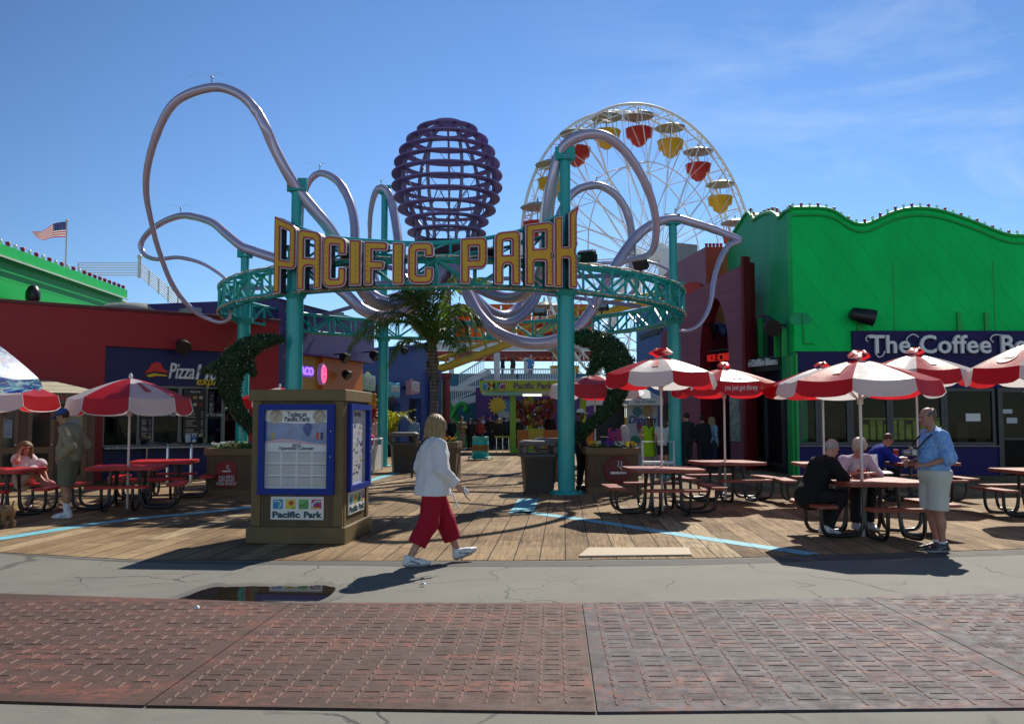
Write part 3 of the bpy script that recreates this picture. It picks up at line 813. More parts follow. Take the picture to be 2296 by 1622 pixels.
# the truss ring: four chords, posts, diagonals, and strings of clear bulbs
ring = thing('truss_ring', 'round teal lattice truss ring carried on six columns over the park entrance', 'truss', (RC.x, RC.y, 0))
def rl(a, r, z): return Vector((r * math.sin(a), -r * math.cos(a), z))
Z0, Z1 = 4.42, 4.98
NB = 48
mb = MB()
for z in (Z0, Z1):
 for r in (RR + .16, RR - .16):
  mb.tube([rl(2 * PI * i / 96, r, z) for i in range(96)], .042, 8, closed=True)
mb.build('chord', M_TEAL, ring)
mb = MB()
for k in range(NB):
 a, a2 = 2 * PI * k / NB, 2 * PI * (k + 1) / NB; am = (a + a2) / 2
 for r in (RR + .16, RR - .16):
  mb.bar(rl(a, r, Z0), rl(a, r, Z1), .055, .055)
  if k % 2: mb.bar(rl(a, r, Z0), rl(a2, r, Z1), .05, .05)
  else: mb.bar(rl(a, r, Z1), rl(a2, r, Z0), .05, .05)
 for z in (Z0, Z1):
  mb.bar(rl(a, RR - .16, z), rl(a, RR + .16, z), .045, .045)
  mb.bar(rl(a, RR - .16, z), rl(a2, RR + .16, z), .035, .035)
mb.build('lattice', M_TEAL2, ring)
M_BULB = pmat('clear bulb glass', (.75, .72, .62), .08, var=.05, spec=.8)
M_WIRE = pmat('pale light cord', (.42, .36, .26), .6, var=.2)
mb = MB(); mc = MB()
for z in (Z0 - .03, Z1 + .05):
 for i in range(150):
  a = 2 * PI * i / 150
  mb.ball(rl(a, RR + .19, z + random.uniform(-.012, .012)), .026, n=6)
 mc.tube([rl(2 * PI * i / 120, RR + .19, z + .018 * math.sin(i * 2.4)) for i in range(120)], .02, 5, closed=True)
o = mb.build('string_bulbs', M_BULB, ring); o['kind'] = 'stuff'
mc.build('light_cord', M_WIRE, ring)
# curved upper rail carrying the sign, from the front left to the front right column
SR = RR + .32                       # radius of the sign letters' back
def sign_a(x, y=600, r=None):       # angle on the sign cylinder under a picture column
 d = ray(x, y); r = r or SR + .12
 A = d.x ** 2 + d.y ** 2; B = 2 * (-(RC.x) * d.x - RC.y * d.y); Cc = RC.x ** 2 + RC.y ** 2 - r * r
 s_ = (-B - math.sqrt(B * B - 4 * A * Cc)) / (2 * A)
 q = EYE + d * s_
 return math.atan2(q.x - RC.x, -(q.y - RC.y)), q.z
up = []
for x, y in ((672, 512), (720, 527), (780, 536), (850, 541), (930, 545), (1010, 543), (1090, 534), (1160, 519), (1215, 502), (1252, 484)):
 a, z = sign_a(x, y, RR); up.append((a, z))
mb = MB()
for dz in (0.0, -.28):
 mb.tube(catmull([rl(a, RR, z + dz) for a, z in up], 5), .045 if dz == 0 else .034, 8)
for i in range(len(up)):
 a, z = up[i]
 mb.bar(rl(a, RR, z), rl(a, RR + .1, Z1), .05, .05)
 if i + 1 < len(up): mb.bar(rl(a, RR, z - .28), rl(up[i + 1][0], RR, up[i + 1][1]), .035, .035)
 if i + 1 < len(up): mb.bar(rl(a, RR + .1, Z1), rl(up[i + 1][0], RR, up[i + 1][1] - .28), .04, .04)
mb.build('sign_rail', M_TEAL, ring)
# flood lamps on the ring
def floodlight(pos, yaw, label, tilt=-.5, s_=1.0):
 t = thing('floodlight', label, 'floodlight', pos, yaw, 'floodlights on the entrance ring')
 mb = MB(); Rm = Matrix.Rotation(tilt, 3, 'X')
 mb.box((0, 0, .28 * s_), (.42 * s_, .16 * s_, .26 * s_), rot=Rm, bev=.02); mb.build('housing', M_DARK, t)
 mb = MB(); mb.box(Vector((0, 0, .28 * s_)) + Rm @ Vector((0, -.085 * s_, 0)), (.36 * s_, .01, .2 * s_), rot=Rm); mb.build('lens', M_LENS, t)
 mb = MB(); mb.bar((0, 0, 0), (0, 0, .14 * s_), .05); mb.bar((-.23 * s_, 0, .14 * s_), (.23 * s_, 0, .14 * s_), .035)
 mb.bar((-.23 * s_, 0, .14 * s_), (-.23 * s_, 0, .3 * s_), .035); mb.bar((.23 * s_, 0, .14 * s_), (.23 * s_, 0, .3 * s_), .035)
 mb.build('bracket', M_DARK, t)
 return t
for x, y, Y, yaw, lb in ((757, 727, 30.2, .3, 'dark flood lamp on the back of the ring, above the taco shop'),
     (1010, 722, 31.2, 0, 'dark flood lamp on the back of the ring, behind the palm crown'),
     (1103, 722, 31.2, .2, 'dark flood lamp on the back of the ring, right of the palm crown'),
     (1211, 716, 31.2, -.2, 'dark flood lamp on the back of the ring, left of the column under K'),
     (1349, 705, 29.7, -.3, 'dark flood lamp on the back of the ring before the yellow track'),
     (1317, 601, 20.2, 2.6, 'dark flood lamp standing on the front of the ring just right of the letter K'),
     (1437, 617, 22.4, 2.2, 'dark flood lamp on the ring midway between the letter K and the right column')):
 floodlight(P(x, y, Y), yaw, lb)
for x, y, Y, lb in ((1097, 589, 18.9, 'dark flood lamp between the letters P and A of the second word'), (784, 604, 19.1, 'dark flood lamp between the letters C and I of the first word')):
 floodlight(P(x, y, Y), PI, lb, s_=.8)
# ------------------------------------------------------------------ sign letters
M_LBOX = pmat('letter case navy', (.018, .02, .05), .45, var=.15, bump=.1)
M_LPINK = pmat('letter border magenta', (.42, .022, .10), .5, var=.2, vsc=5, stain=.2)
M_LYEL = pmat('letter face amber', (.74, .42, .014), .45, var=.12, vsc=4, stain=.35)
M_LRIM = pmat('letter rim white tube', (.72, .72, .70), .35, var=.06)
M_LBULB = pmat('letter bulb socket', (.10, .07, .02), .3, var=.2)
def letter_loops(ch, w_, h, s_):
 r = .10
 if ch == 'P': return [[(0, 0, .02), (s_, 0, .02), (s_, .34 * h), (w_, .34 * h, r * 1.4), (w_, h, r * 1.4), (0, h, .02)], [(s_, .34 * h + s_), (w_ - s_, .34 * h + s_, .03), (w_ - s_, h - s_, .03), (s_, h - s_)]]
 if ch == 'A': return [[(0, 0, .02), (s_, 0, .02), (s_, .40 * h, r), (w_ - s_, .40 * h, r), (w_ - s_, 0, .02), (w_, 0, .02), (w_, h, r * 1.4), (0, h, r * 1.4)], [(s_, .40 * h + s_), (w_ - s_, .40 * h + s_), (w_ - s_, h - s_, .05), (s_, h - s_, .05)]]
 if ch == 'R': return [[(0, 0, .02), (s_, 0, .02), (s_, .40 * h, r * .6), (w_ - s_, .40 * h, r * .6), (w_ - s_, 0, .02), (w_, 0, .02), (w_, .40 * h, .03), (w_ - .045, .46 * h, .03), (w_, .53 * h, .03), (w_, h, r * 1.4), (0, h, .02)], [(s_, .46 * h + s_), (w_ - s_, .46 * h + s_, .03), (w_ - s_, h - s_, .03), (s_, h - s_)]]
 if ch == 'C': return [[(0, 0, r * 1.6), (w_, 0, r * 1.6), (w_, .38 * h, .03), (w_ - s_, .38 * h, .03), (w_ - s_, s_), (s_, s_, .04), (s_, h - s_, .04), (w_ - s_, h - s_), (w_ - s_, .66 * h, .03), (w_, .66 * h, .03), (w_, h, r * 1.6), (0, h, r * 1.6)]]
 if ch == 'I': return [[(0, 0, .02), (w_, 0, .02), (w_, h, .02), (0, h, .02)]]
 if ch == 'F': return [[(0, 0, .02), (s_, 0, .02), (s_, .36 * h), (w_ * .86, .36 * h, .06), (w_ * .86, .36 * h + s_, .06), (s_, .36 * h + s_), (s_, h - s_), (w_, h - s_, .03), (w_, h, .05), (0, h, .02)]]
 if ch == 'K': return [[(0, 0, .02), (s_, 0, .02), (s_, .42 * h, .05), (w_ - s_, .42 * h, .05), (w_ - s_, 0, .02), (w_, 0, .02), (w_, .44 * h, .03), (w_ - .05, .5 * h, .03), (w_, .57 * h, .03), (w_, .98 * h), (w_ + .05, 1.12 * h), (w_ - s_, 1.04 * h, .03), (w_ - s_, .56 * h, .04), (s_, .56 * h, .04), (s_, h, .02), (0, h, .02)]]
LET = [('P', 621, 668, 655, 487, 510), ('A', 672.5, 724, 648, 515, 524), ('C', 729, 779, 643.5, 530, 535), ('I', 787.5, 811.7, 639.5, 539, 541),
  ('F', 820, 870, 638, 543, 545), ('I', 883, 905.7, 637, 546, 547), ('C', 917, 972, 636, 546, 545), ('P', 1033.6, 1090.6, 636, 537, 533),
  ('A', 1108.6, 1164, 637.5, 524, 518), ('R', 1177, 1237.5, 640, 506, 498), ('K', 1241, 1289, 644, 490, 484)]
LTXT = ['tall letter P opening the word PACIFIC', 'letter A in the word PACIFIC', 'first letter C in PACIFIC, between A and I', 'first letter I in PACIFIC, between C and F',
  'letter F in the word PACIFIC', 'second letter I in PACIFIC, between F and C', 'last letter C closing the word PACIFIC', 'letter P opening the word PARK',
  'letter A in the word PARK', 'letter R in the word PARK', 'tall letter K with pointed tip closing PARK']
for k, (ch, xl, xr_, yb, ytl, ytr) in enumerate(LET):
 al, _ = sign_a(xl, (yb + ytl) / 2); ar, _ = sign_a(xr_, (yb + ytr) / 2); am = (al + ar) / 2
 rm = SR + .12
 _, zb = sign_a((xl + xr_) / 2, yb); _, ztl = sign_a(xl, ytl); _, ztr = sign_a(xr_, ytr)
 w_ = rm * 2 * math.sin((ar - al) / 2); h = (ztl + ztr) / 2 - zb
 t = thing('sign_letter', 'amber and magenta ' + LTXT[k] + ', on the entrance ring', 'sign letter', ringp(am, SR, zb), am, 'letters of the entrance sign')
 sl = (ztr - ztl) / h
 def warp(me, zoff):
  for v in me.vertices:
   u = v.co.x / w_ - .5
   v.co.y *= 1 + sl * u
   v.co.x -= w_ / 2
   v.co.z += zoff
 st = .165 if ch != 'I' else w_
 loops = [rpoly(l) for l in letter_loops(ch, w_, h, min(st, w_ * .36) if ch != 'I' else w_)]
 for nm, ex, off, zo, mt in (('case', .085, .012, .085, M_LBOX), ('rim', .012, .016, .176, M_LRIM), ('border', .008, 0.0, .192, M_LPINK), ('face', -0.0 + .012, -.034, .196, M_LYEL)):
  me = shape_mesh(loops, ex, off); warp(me, zo)
  mb = MB(); mesh_into(mb, me, UP); mb.build(nm, mt, t)
 # row of bulb sockets down the right-hand strokes
 mb = MB()
 nb = max(6, int(h / .11)); xk = (w_ / 2 - .05) if ch in 'PAIRK' else (-w_ / 2 + .075)
 if ch == 'I': xk = .01
 for i in range(nb):
  z = h * (.08 + .82 * i / (nb - 1))
  if ch == 'P' and z < .36 * h: continue
  mb.ball((xk, -.212, z), .011, n=6)
 mb.build('bulb_sockets', M_LBULB, t)['kind'] = 'stuff'
# ------------------------------------------------------------------ octopus sculpture above the ring
M_OCT = pmat('octopus violet plate', (.19, .125, .34), .42, var=.12, vsc=1.5, bump=.05)
M_OCTD = pmat('octopus rib steel', (.23, .19, .33), .45, var=.12)
M_TUBE = pmat('lilac pearl tube', (.50, .44, .60), .24, metal=.35, var=.10, vsc=.8, coat=.5, bump=.03, bsc=8)
M_OCTK = pmat('octopus base dark', (.035, .03, .06), .5, var=.2)
OC = P(1001.8, 540, 25.0)
octo = thing('octopus_sculpture', 'giant violet octopus sculpture with slatted globe head and curling tube tentacles', 'sculpture', (OC.x, 25.0, 0))
sl_ = [(276, 32), (291.6, 69), (315.8, 93), (341.7, 109), (367.6, 119.6), (393.6, 125), (420.5, 125), (445.4, 119.7), (471.3, 110.6), (497.3, 94.5), (523.2, 88.6)]
prof = []
for y, hw in sl_:
 z = P(1001.8, y, 25.0).z; r = hw / FPX * 25.2
 prof.append((r, z))
for i, (r, z) in enumerate(prof):
 ri = max(r - .27, .02) if i else .12
 mb = MB()
 mb.lathe([(ri, z - .02), (r, z - .02), (r, z + .02), (ri, z + .02), (ri, z - .02)], n=56, sm=False, caps=False)
 mb.build('disc', M_OCT, octo)
inner = [(max(r - .23, .12), z) for r, z in prof]
ribz = inner + [(prof[-1][0] * .78, prof[-1][1] - .3)]
for k in range(9):
 a = 2 * PI * k / 9 + .2
 mb = MB(); pts = catmull([(r * math.cos(a), r * math.sin(a), z) for r, z in ribz], 4)
 rad = Vector((math.cos(a), math.sin(a), 0)); tan_ = Vector((-math.sin(a), math.cos(a), 0)); v_ = []
 for p in pts: v_ += [p + rad * .06 + tan_ * .03, p - rad * .05 + tan_ * .03, p - rad * .05 - tan_ * .03, p + rad * .06 - tan_ * .03]
 mb.add(v_, [(4 * i + j, 4 * i + (j + 1) % 4, 4 * i + 4 + (j + 1) % 4, 4 * i + 4 + j) for i in range(len(pts) - 1) for j in range(4)])
 mb.build('rib', M_OCTD, octo)
mb = MB()
for k in range(10):
 a, a2 = 2 * PI * k / 10 + .2, 2 * PI * (k + 1) / 10 + .2
 for i, j in ((7, 10), (10, 7)):
  mb.bar((inner[i][0] * math.cos(a), inner[i][0] * math.sin(a), inner[i][1]), (inner[j][0] * math.cos(a2), inner[j][0] * math.sin(a2), inner[j][1]), .022)
 mb.bar((inner[4][0] * math.cos(a), inner[4][0] * math.sin(a), inner[4][1]), (inner[7][0] * math.cos(a2), inner[7][0] * math.sin(a2), inner[7][1]), .016)
mb.build('brace_rods', M_OCTD, octo)
zb = prof[-1][1]
mb = MB(); mb.lathe([(.62, zb - .95), (.62, zb - .66), (1.02, zb - .66), (1.08, zb - .5), (1.08, zb - .36), (.2, zb - .30)], n=40); mb.build('base_drum', M_OCTK, octo)
mb = MB(); mb.lathe([(.13, 4.1), (.13, zb - .95)], n=16)
for k in range(6):
 a = PI / 3 * k + .3
 mb.bar((.13 * math.cos(a), .13 * math.sin(a), zb - 1.35), (RR * .97 * math.cos(a), RR * .97 * math.sin(a), 5.0), .10)
mb.build('mast', M_OCTD, octo)
# tentacles: (picture x, y, metres ahead, tube radius in picture units)
TENT = [
 # over the front left column: the big left loop
 [(1000, 590, 24.4, 12), (965, 640, 23.5, 12.5), (915, 672, 22.6, 13), (864, 684, 21.6, 13), (822, 664, 21.0, 13), (790, 610, 20.6, 13), (768, 562, 20.3, 13), (735, 508, 20.0, 13.5), (700, 466, 19.85, 14), (668, 425, 19.75, 13), (640, 380, 19.6, 12.5), (612, 325, 19.5, 12.5), (596, 288, 19.4, 12.5), (575, 250, 19.4, 11.5), (540, 214, 19.4, 11), (488, 196, 19.5, 10.5), (425, 210, 19.7, 10.5), (383, 240, 19.9, 10), (352, 300, 20.2, 9), (332, 370, 20.6, 8.4), (328, 430, 21, 7.5), (338, 490, 21.4, 6.2), (356, 560, 22, 6), (388, 640, 22.6, 5.6), (432, 694, 23, 5.2), (470, 716, 23.2, 4.6), (497, 722, 23.2, 4.2), (513, 714, 23.1, 4), (516, 698, 23.0, 3.6), (507, 683, 22.9, 3.4), (495, 684, 22.9, 3.0), (494, 697, 23.0, 2.5)],
 # over the left column: low loop with the long curl
 [(995, 600, 25.2, 12), (955, 660, 25, 12.5), (913, 690, 24.7, 13), (862, 708, 24.3, 13), (815, 695, 24, 13), (770, 655, 24, 12.5), (720, 620, 24.2, 12), (670, 596, 24.5, 12), (615, 578, 24.7, 11.5), (575, 565, 24.9, 11), (543, 553, 25, 10.5), (508, 525, 25.2, 10), (478, 500, 25.4, 9), (440, 487, 25.7, 8), (405, 484, 26, 7.6), (365, 498, 26.4, 7), (332, 522, 26.8, 6.5), (316, 549, 27, 6.2), (325, 571, 26.9, 5.5), (352, 581, 26.6, 4.8), (400, 577, 26.2, 4.4), (450, 589, 25.8, 4), (490, 612, 25.6, 3.6), (516, 634, 25.5, 3.2)],
 # over the back left column
 [(985, 600, 26, 11), (950, 640, 27, 11.5), (915, 640, 28, 11.5), (898, 590, 29, 11), (892, 530, 29.8, 10.5), (884, 480, 30.3, 10), (874, 440, 30.5, 9.5), (858, 422, 30.6, 9), (842, 432, 30.8, 7.5), (832, 470, 31.2, 6), (829, 520, 31.6, 4.6), (832, 580, 32, 4), (850, 640, 32.2, 3.6), (846, 680, 32.2, 3.2)],
 # left inner arch
 [(990, 598, 25.6, 11), (930, 655, 25.4, 11.5), (870, 676, 25.2, 11.5), (815, 640, 25.3, 11.5), (797, 570, 25.6, 11), (795, 505, 26, 10.5), (785, 455, 26.3, 10), (762, 412, 26.6, 9.5), (735, 392, 26.8, 8.5), (712, 390, 27, 7.5), (692, 410, 27.2, 6.8), (679, 450, 27.4, 6), (675, 500, 27.6, 5.4), (676, 560, 27.8, 4.6), (668, 620, 28, 4), (663, 655, 28, 3.4), (672, 690, 28, 3)],
 # over the front right column: the tall arch
 [(1015, 592, 24.4, 12), (1050, 630, 23.6, 12.5), (1095, 655, 22.8, 13), (1140, 668, 22, 13), (1180, 655, 21.3, 13), (1212, 610, 20.6, 13), (1225, 540, 20.1, 13.5), (1230, 470, 19.8, 13.5), (1240, 400, 19.6, 13.5), (1255, 345, 19.5, 13), (1280, 315, 19.4, 12.5), (1320, 301, 19.4, 12), (1362, 308, 19.5, 11.5), (1402, 340, 19.7, 10.8), (1436, 390, 19.9, 10.2), (1460, 445, 20.2, 9.6), (1471, 500, 20.5, 9), (1467, 550, 20.8, 8), (1452, 572, 21, 7), (1425, 580, 21.3, 5.6), (1395, 590, 21.6, 5), (1368, 620, 21.9, 4), (1340, 660, 22.2, 3.4), (1332, 690, 22.4, 3), (1310, 660, 22.6, 2.6), (1290, 625, 22.8, 2.2)],
 # over the back right column: the inner arch
 [(1010, 600, 26, 11), (1055, 655, 26.8, 11.5), (1100, 698, 27.6, 11.5), (1140, 705, 28.4, 11.5), (1180, 672, 29, 11.5), (1212, 620, 29.6, 11), (1238, 550, 30, 10.5), (1256, 480, 30.3, 10), (1282, 436, 30.5, 9.5), (1315, 418, 30.6, 9.2), (1350, 418, 30.8, 9), (1388, 445, 31, 9), (1410, 490, 31.2, 9), (1417, 540, 31.4, 9), (1418, 600, 31.6, 8.5), (1428, 640, 31.8, 5.5), (1410, 660, 32, 4)],
 # over the right column: low sweep with the hanging tip
 [(1020, 596, 25, 12), (1040, 640, 24.4, 12.5), (1070, 700, 24, 13), (1115, 745, 23.7, 13.5), (1180, 768, 23.4, 13.5), (1240, 765, 23.3, 13.5), (1292, 738, 23.4, 13), (1330, 690, 23.6, 12.5), (1358, 635, 23.9, 12), (1390, 580, 24.2, 12), (1425, 532, 24.6, 11.5), (1465, 502, 24.8, 11), (1510, 490, 25, 10), (1555, 500, 25.1, 9.2), (1605, 516, 25.2, 8.6), (1650, 534, 25.2, 8.2), (1655, 541, 25.2, 8), (1632, 553, 25, 7), (1612, 590, 24.8, 6.4), (1601, 630, 24.6, 5.8), (1596, 668, 24.5, 5.2), (1586, 700, 24.4, 4.8), (1568, 728, 24.3, 4.2), (1545, 741, 24.3, 3.8), (1522, 741, 24.3, 3.4)],
 # right back curl, mostly behind the ring
 [(1018, 600, 25.6, 11), (1060, 660, 25.8, 11), (1080, 690, 26, 11), (1105, 718, 26.4, 11), (1150, 722, 26.8, 10.5), (1190, 690, 27.4, 9), (1222, 640, 28, 7.5), (1290, 600, 28.4, 5), (1350, 590, 28.6, 4), (1390, 588, 28.7, 3.6), (1430, 584, 28.8, 3.6), (1470, 591, 28.9, 3.4), (1505, 607, 29, 3.2)],
 # back curl behind the palm
 [(990, 602, 26, 10.5), (950, 655, 26.4, 10.5), (922, 682, 26.8, 10.5), (927, 720, 27.2, 10), (948, 744, 27.6, 8.5), (985, 745, 28, 7), (1020, 715, 28.4, 5.5), (1030, 680, 28.6, 4.2)],
]
off0 = Vector((OC.x, 25.0, 0))
for ti, tp in enumerate(TENT):
 ctrl = [P(x, y, Y) - off0 for x, y, Y, r in tp]
 pts = catmull(ctrl, 9)
 rad = []
 for i in range(len(tp) - 1):
  for j in range(9):
   f = j / 9
   rad.append((tp[i][3] * tp[i][2] * (1 - f) + tp[i + 1][3] * tp[i + 1][2] * f) / FPX)
 rad.append(tp[-1][3] * tp[-1][2] / FPX)
 n_ = len(pts)
 for f in (.42, .58, .74, .88):       # swollen joints where the pipe narrows
  i = int(n_ * f)
  for q in (-2, -1, 0, 1, 2): rad[i + q] *= (1.0, 1.07, 1.09, 1.07, 1.0)[q + 2]
 mb = MB(); mb.tube(pts, rad, 14)
 tentacle = mb.build('tentacle', M_TUBE, octo)
 # bird spike at the crest and clamps
 top = max(range(int(n_ * .3), n_), key=lambda i: pts[i].z)
 mb = MB(); p = pts[top] + Vector((0, 0, rad[top]))
 mb.cyl(p, p + Vector((0, 0, .12)), .015, n=6); mb.ball(p + Vector((0, 0, .14)), .032, n=8)
 for k in range(5):
  q = [p + Vector((0, 0, .13)), p + Vector((math.cos(k) * .25 * (1 if k % 2 else -1), .02, .24)), p + Vector((math.cos(k) * .55 * (1 if k % 2 else -1), .03, .17))]
  mb.tube(catmull(q, 4), .0016, 3)
 mb.build('bird_spike', M_STEEL, tentacle)
# ------------------------------------------------------------------ left row: pizza shop, taco shop, games hall, stairs
M_RED = pmat('dark red wall paint', (.36, .010, .016), .5, var=.10, vsc=1.1, bump=.05, bsc=60, stain=.15)
M_NAVY = pmat('navy sign panel', (.004, .006, .085), .45, var=.12, vsc=1.5, bump=.04)
M_WBLUE = pmat('blue counter wall', (.005, .009, .11), .45, var=.12, vsc=2, bump=.05, stain=.2)
M_CAP = pmat('dark metal coping', (.12, .012, .016), .35, var=.1)
M_FRAME = pmat('grey aluminium frame', (.20, .21, .22), .35, metal=.7, var=.1)
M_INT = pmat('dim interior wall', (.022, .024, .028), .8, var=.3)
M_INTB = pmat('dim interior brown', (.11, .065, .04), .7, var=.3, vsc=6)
M_GLASS = glass_mat()
M_WHITE = pmat('white sign paint', (.78, .78, .76), .4, var=.04)
M_CHROME = pmat('polished rail', (.62, .62, .63), .22, metal=1.0, var=.05)
M_BLACK = pmat('black panel', (.012, .012, .013), .5, var=.2)
M_YTXT = pmat('yellow sign paint', (.70, .46, .02), .45, var=.05)
M_RTXT = pmat('red sign plastic', (.62, .02, .02), .35, var=.08)
M_PORC = pmat('dark menu board', (.018, .016, .017), .35, var=.2)
def spotlight(parent, u, z, y=-.3, s_=1.0, name='wall_lamp'):
 mb = MB()
 mb.bar((u, 0.0, z + .1 * s_), (u, y, z + .12 * s_), .04)
 Rm = Matrix.Rotation(R(125), 3, 'X')
 c = Vector((u, y, z))
 a, b = c + Rm @ Vector((0, 0, -.16 * s_)), c + Rm @ Vector((0, 0, .17 * s_))
 mb.tube([a, a + (b - a) * .25, a + (b - a) * .8, b], [.07 * s_, .16 * s_, .20 * s_, .21 * s_], 14)
 return mb.build(name, M_DARK, parent)
def window_bay(parent, u0, u1, z0, z1, y=.1, mull=(), transom=(), fw=.06, name='window'):
 mb = MB()
 mb.bx(u0, u1, y - .03, y + .03, z0, z0 + fw); mb.bx(u0, u1, y - .03, y + .03, z1 - fw, z1)
 for u in (u0 + fw / 2, u1 - fw / 2, *mull): mb.bx(u - fw / 2, u + fw / 2, y - .032, y + .032, z0 + fw, z1 - fw)
 for z in transom: mb.bx(u0 + fw, u1 - fw, y - .025, y + .025, z - fw / 2, z + fw / 2)
 fr = mb.build(name, M_FRAME, parent)
 mb = MB(); mb.bx(u0 + fw * .5, u1 - fw * .5, y - .004, y + .004, z0 + fw * .5, z1 - fw * .5); mb.build('pane', M_GLASS, fr)
 return fr
def menu_board(parent, u0, u1, z0, z1, y, cols_, seed, title=None, name='menu_board'):
 rnd = random.Random(seed)
 mb = MB(); mb.bx(u0, u1, y, y + .04, z0, z1, 0, .006)
 w_, h = u1 - u0, z1 - z0
 for c in range(3):                       # food pictures: dishes as small discs
  for r_ in range(2):
   cx, cz = u0 + w_ * (.22 + .28 * c), z1 - h * (.17 + .14 * r_)
   mb.prism([(cx + w_ * .1 * math.cos(a * PI / 6), cz + w_ * .085 * math.sin(a * PI / 6)) for a in range(12)], (0, y, 0), (1, 0, 0), (0, 0, 1), (0, -1, 0), .006, 1 + (c + r_) % 3)
 for k in range(13):                      # price lines
  z = z1 - h * (.46 + .036 * k)
  if k % 5 == 4: continue
  mb.bx(u0 + w_ * .1, u0 + w_ * rnd.uniform(.4, .68), y - .004, y, z - .008, z + .008, 4)
  mb.bx(u0 + w_ * .8, u0 + w_ * .9, y - .004, y, z - .008, z + .008, 4)
 for c in range(3):
  mb.box((u0 + w_ * (.2 + .3 * c), y - .003, z0 + h * .06), (w_ * .2, .006, h * .05), 1 + c)
 o = mb.build(name, cols_, parent)
 if title: text('board_title', title, h * .055, M_WHITE, o, (u0 + w_ * .5, y - .006, z1 - h * .05), .002, shear=.2)
 return o
BOARD = [M_PORC, pmat('menu picture red', (.35, .03, .02), .5, var=.5, vsc=40), pmat('menu picture tan', (.45, .25, .08), .5, var=.5, vsc=40),
   pmat('menu picture cream', (.5, .42, .28), .5, var=.5, vsc=40), pmat('menu lettering', (.45, .43, .40), .5)]
# pizza shop -----------------------------------------------------------------
F = Facade((-15.6, 19.93), (-7.05, 26.85))
T = thing('pizza_shop', 'dark red flat roofed pizza shop with navy sign panel and counter windows', 'shop', F.o, F.a)
H = 4.62
ua, ub = F.u(232), F.u(547)
z_top = F.uv(300, 778)[1]; z_sp = F.uv(450, 866)[1]; z_ct = F.uv(300, 1001)[1]
mb = MB()
mb.bx(0, ua, 0, 5.0, 0, H - .09); mb.bx(ua, ub, 0, 5, z_top, H - .09); mb.bx(ub, F.L, 0, 5, 0, H - .09)
mb.bx(ua, ub, 2.6, 5, 0, z_top)
mb.build('wall', M_RED, T)
mb = MB(); mb.bx(-.03, F.L + .04, -.04, 5.04, H - .09, H, bev=.01); mb.build('coping', M_CAP, T)
mb = MB(); mb.bx(ua + .003, ub - .003, .10, .35, z_sp, z_top - .003); mb.build('sign_panel', M_NAVY, T)
mb = MB(); mb.bx(ua + .003, ub - .003, .12, .5, 0, z_ct - .06); mb.build('counter_wall', M_WBLUE, T)
mb = MB(); mb.bx(ua + .003, ub - .003, -.16, .7, z_ct - .055, z_ct, bev=.01); mb.build('counter_shelf', M_STEEL, T)
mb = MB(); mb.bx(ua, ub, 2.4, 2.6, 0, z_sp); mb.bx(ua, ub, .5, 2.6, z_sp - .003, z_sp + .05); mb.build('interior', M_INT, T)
wu = [ua + .01, F.u(316), F.u(345), F.u(408), F.u(466), F.u(505), ub - .01]
for i in range(len(wu) - 1):
 window_bay(T, wu[i] + .004, wu[i + 1] - .004, z_ct + .003, z_sp - .003, .2, (), (z_ct + (z_sp - z_ct) * (.62 if i % 2 else .55),), .05)
menu_board(T, F.u(413), F.u(462), F.uv(430, 982)[1], F.uv(430, 872)[1], .06, BOARD, 3, 'Pizza Hut')
menu_board(T, F.u(318), F.u(343), F.uv(330, 985)[1], F.uv(330, 905)[1], .1, BOARD, 4)
menu_board(T, F.u(468) + .04, F.u(482), F.uv(475, 935)[1], F.uv(475, 876)[1], .1, BOARD, 5)
mb = MB(); u0, z0 = F.uv(417, 991); u1, z1 = F.uv(440, 972)
mb.bx(F.u(418), F.u(430), .05, .06, z0, z1); mb.build('window_card', pmat('pale blue card', (.45, .58, .62), .6), T)
gc = MB(); gc.bx(F.u(433), F.u(442), .05, .06, z0, z1); gc = gc.build('grade_card', M_WHITE, T)
text('grade_letter', 'A', .26, pmat('blue print', (.02, .12, .42), .5), gc, (F.u(437.5), .044, (z0 + z1) / 2), .003, offset=.008)
for x0, x1, tx in ((252, 300, 'ORDER HERE'), (352, 400, 'PICK UP HERE'), (470, 498, 'ORDER HERE')):
 mb = MB(); zc = F.uv((x0 + x1) / 2, 930)[1]
 mb.bx(F.u(x0), F.u(x1), .12, .15, zc - .09, zc + .09); o = mb.build('order_sign', M_BLACK, T)
 text('order_text', tx, .085, M_WHITE, o, ((F.u(x0) + F.u(x1)) / 2, .117, zc), .002)
# interior equipment seen through the windows
mb = MB()
for k in range(9):
 u = ua + .5 + k * (ub - ua - 1) / 8
 mb.bx(u - .22, u + .22, 1.4, 1.9, 0.9, .9 + random.uniform(.2, .8))
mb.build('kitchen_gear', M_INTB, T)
# the sign: red roof mark, white script, yellow small line
sg = thing('pizza_sign', 'white script pizza sign with red roof mark on the navy panel', 'sign', F.o, F.a)
def fp(x, y, off=0.0): return F.uv(x, y, off)
mk = MB()
def fpoly(px, off=.0): return [F.uv(x, y, off) for x, y in px]
mk.prism(fpoly([(323, 838), (334, 826), (341, 815), (352, 810), (362, 814), (367, 826), (375, 830), (380, 836), (372, 835), (345, 832), (330, 836)]), (0, .1, 0), (1, 0, 0), (0, 0, 1), (0, -1, 0), .07)
mk.build('roof_mark', M_RTXT, sg)
mk = MB(); mk.prism(fpoly([(328, 841), (345, 836), (372, 839), (378, 843), (352, 842), (336, 845)]), (0, .1, 0), (1, 0, 0), (0, 0, 1), (0, -1, 0), .06); mk.build('brim_mark', M_YTXT, sg)
u0, zc = F.uv(373, 832); u1, _ = F.uv(441, 832)
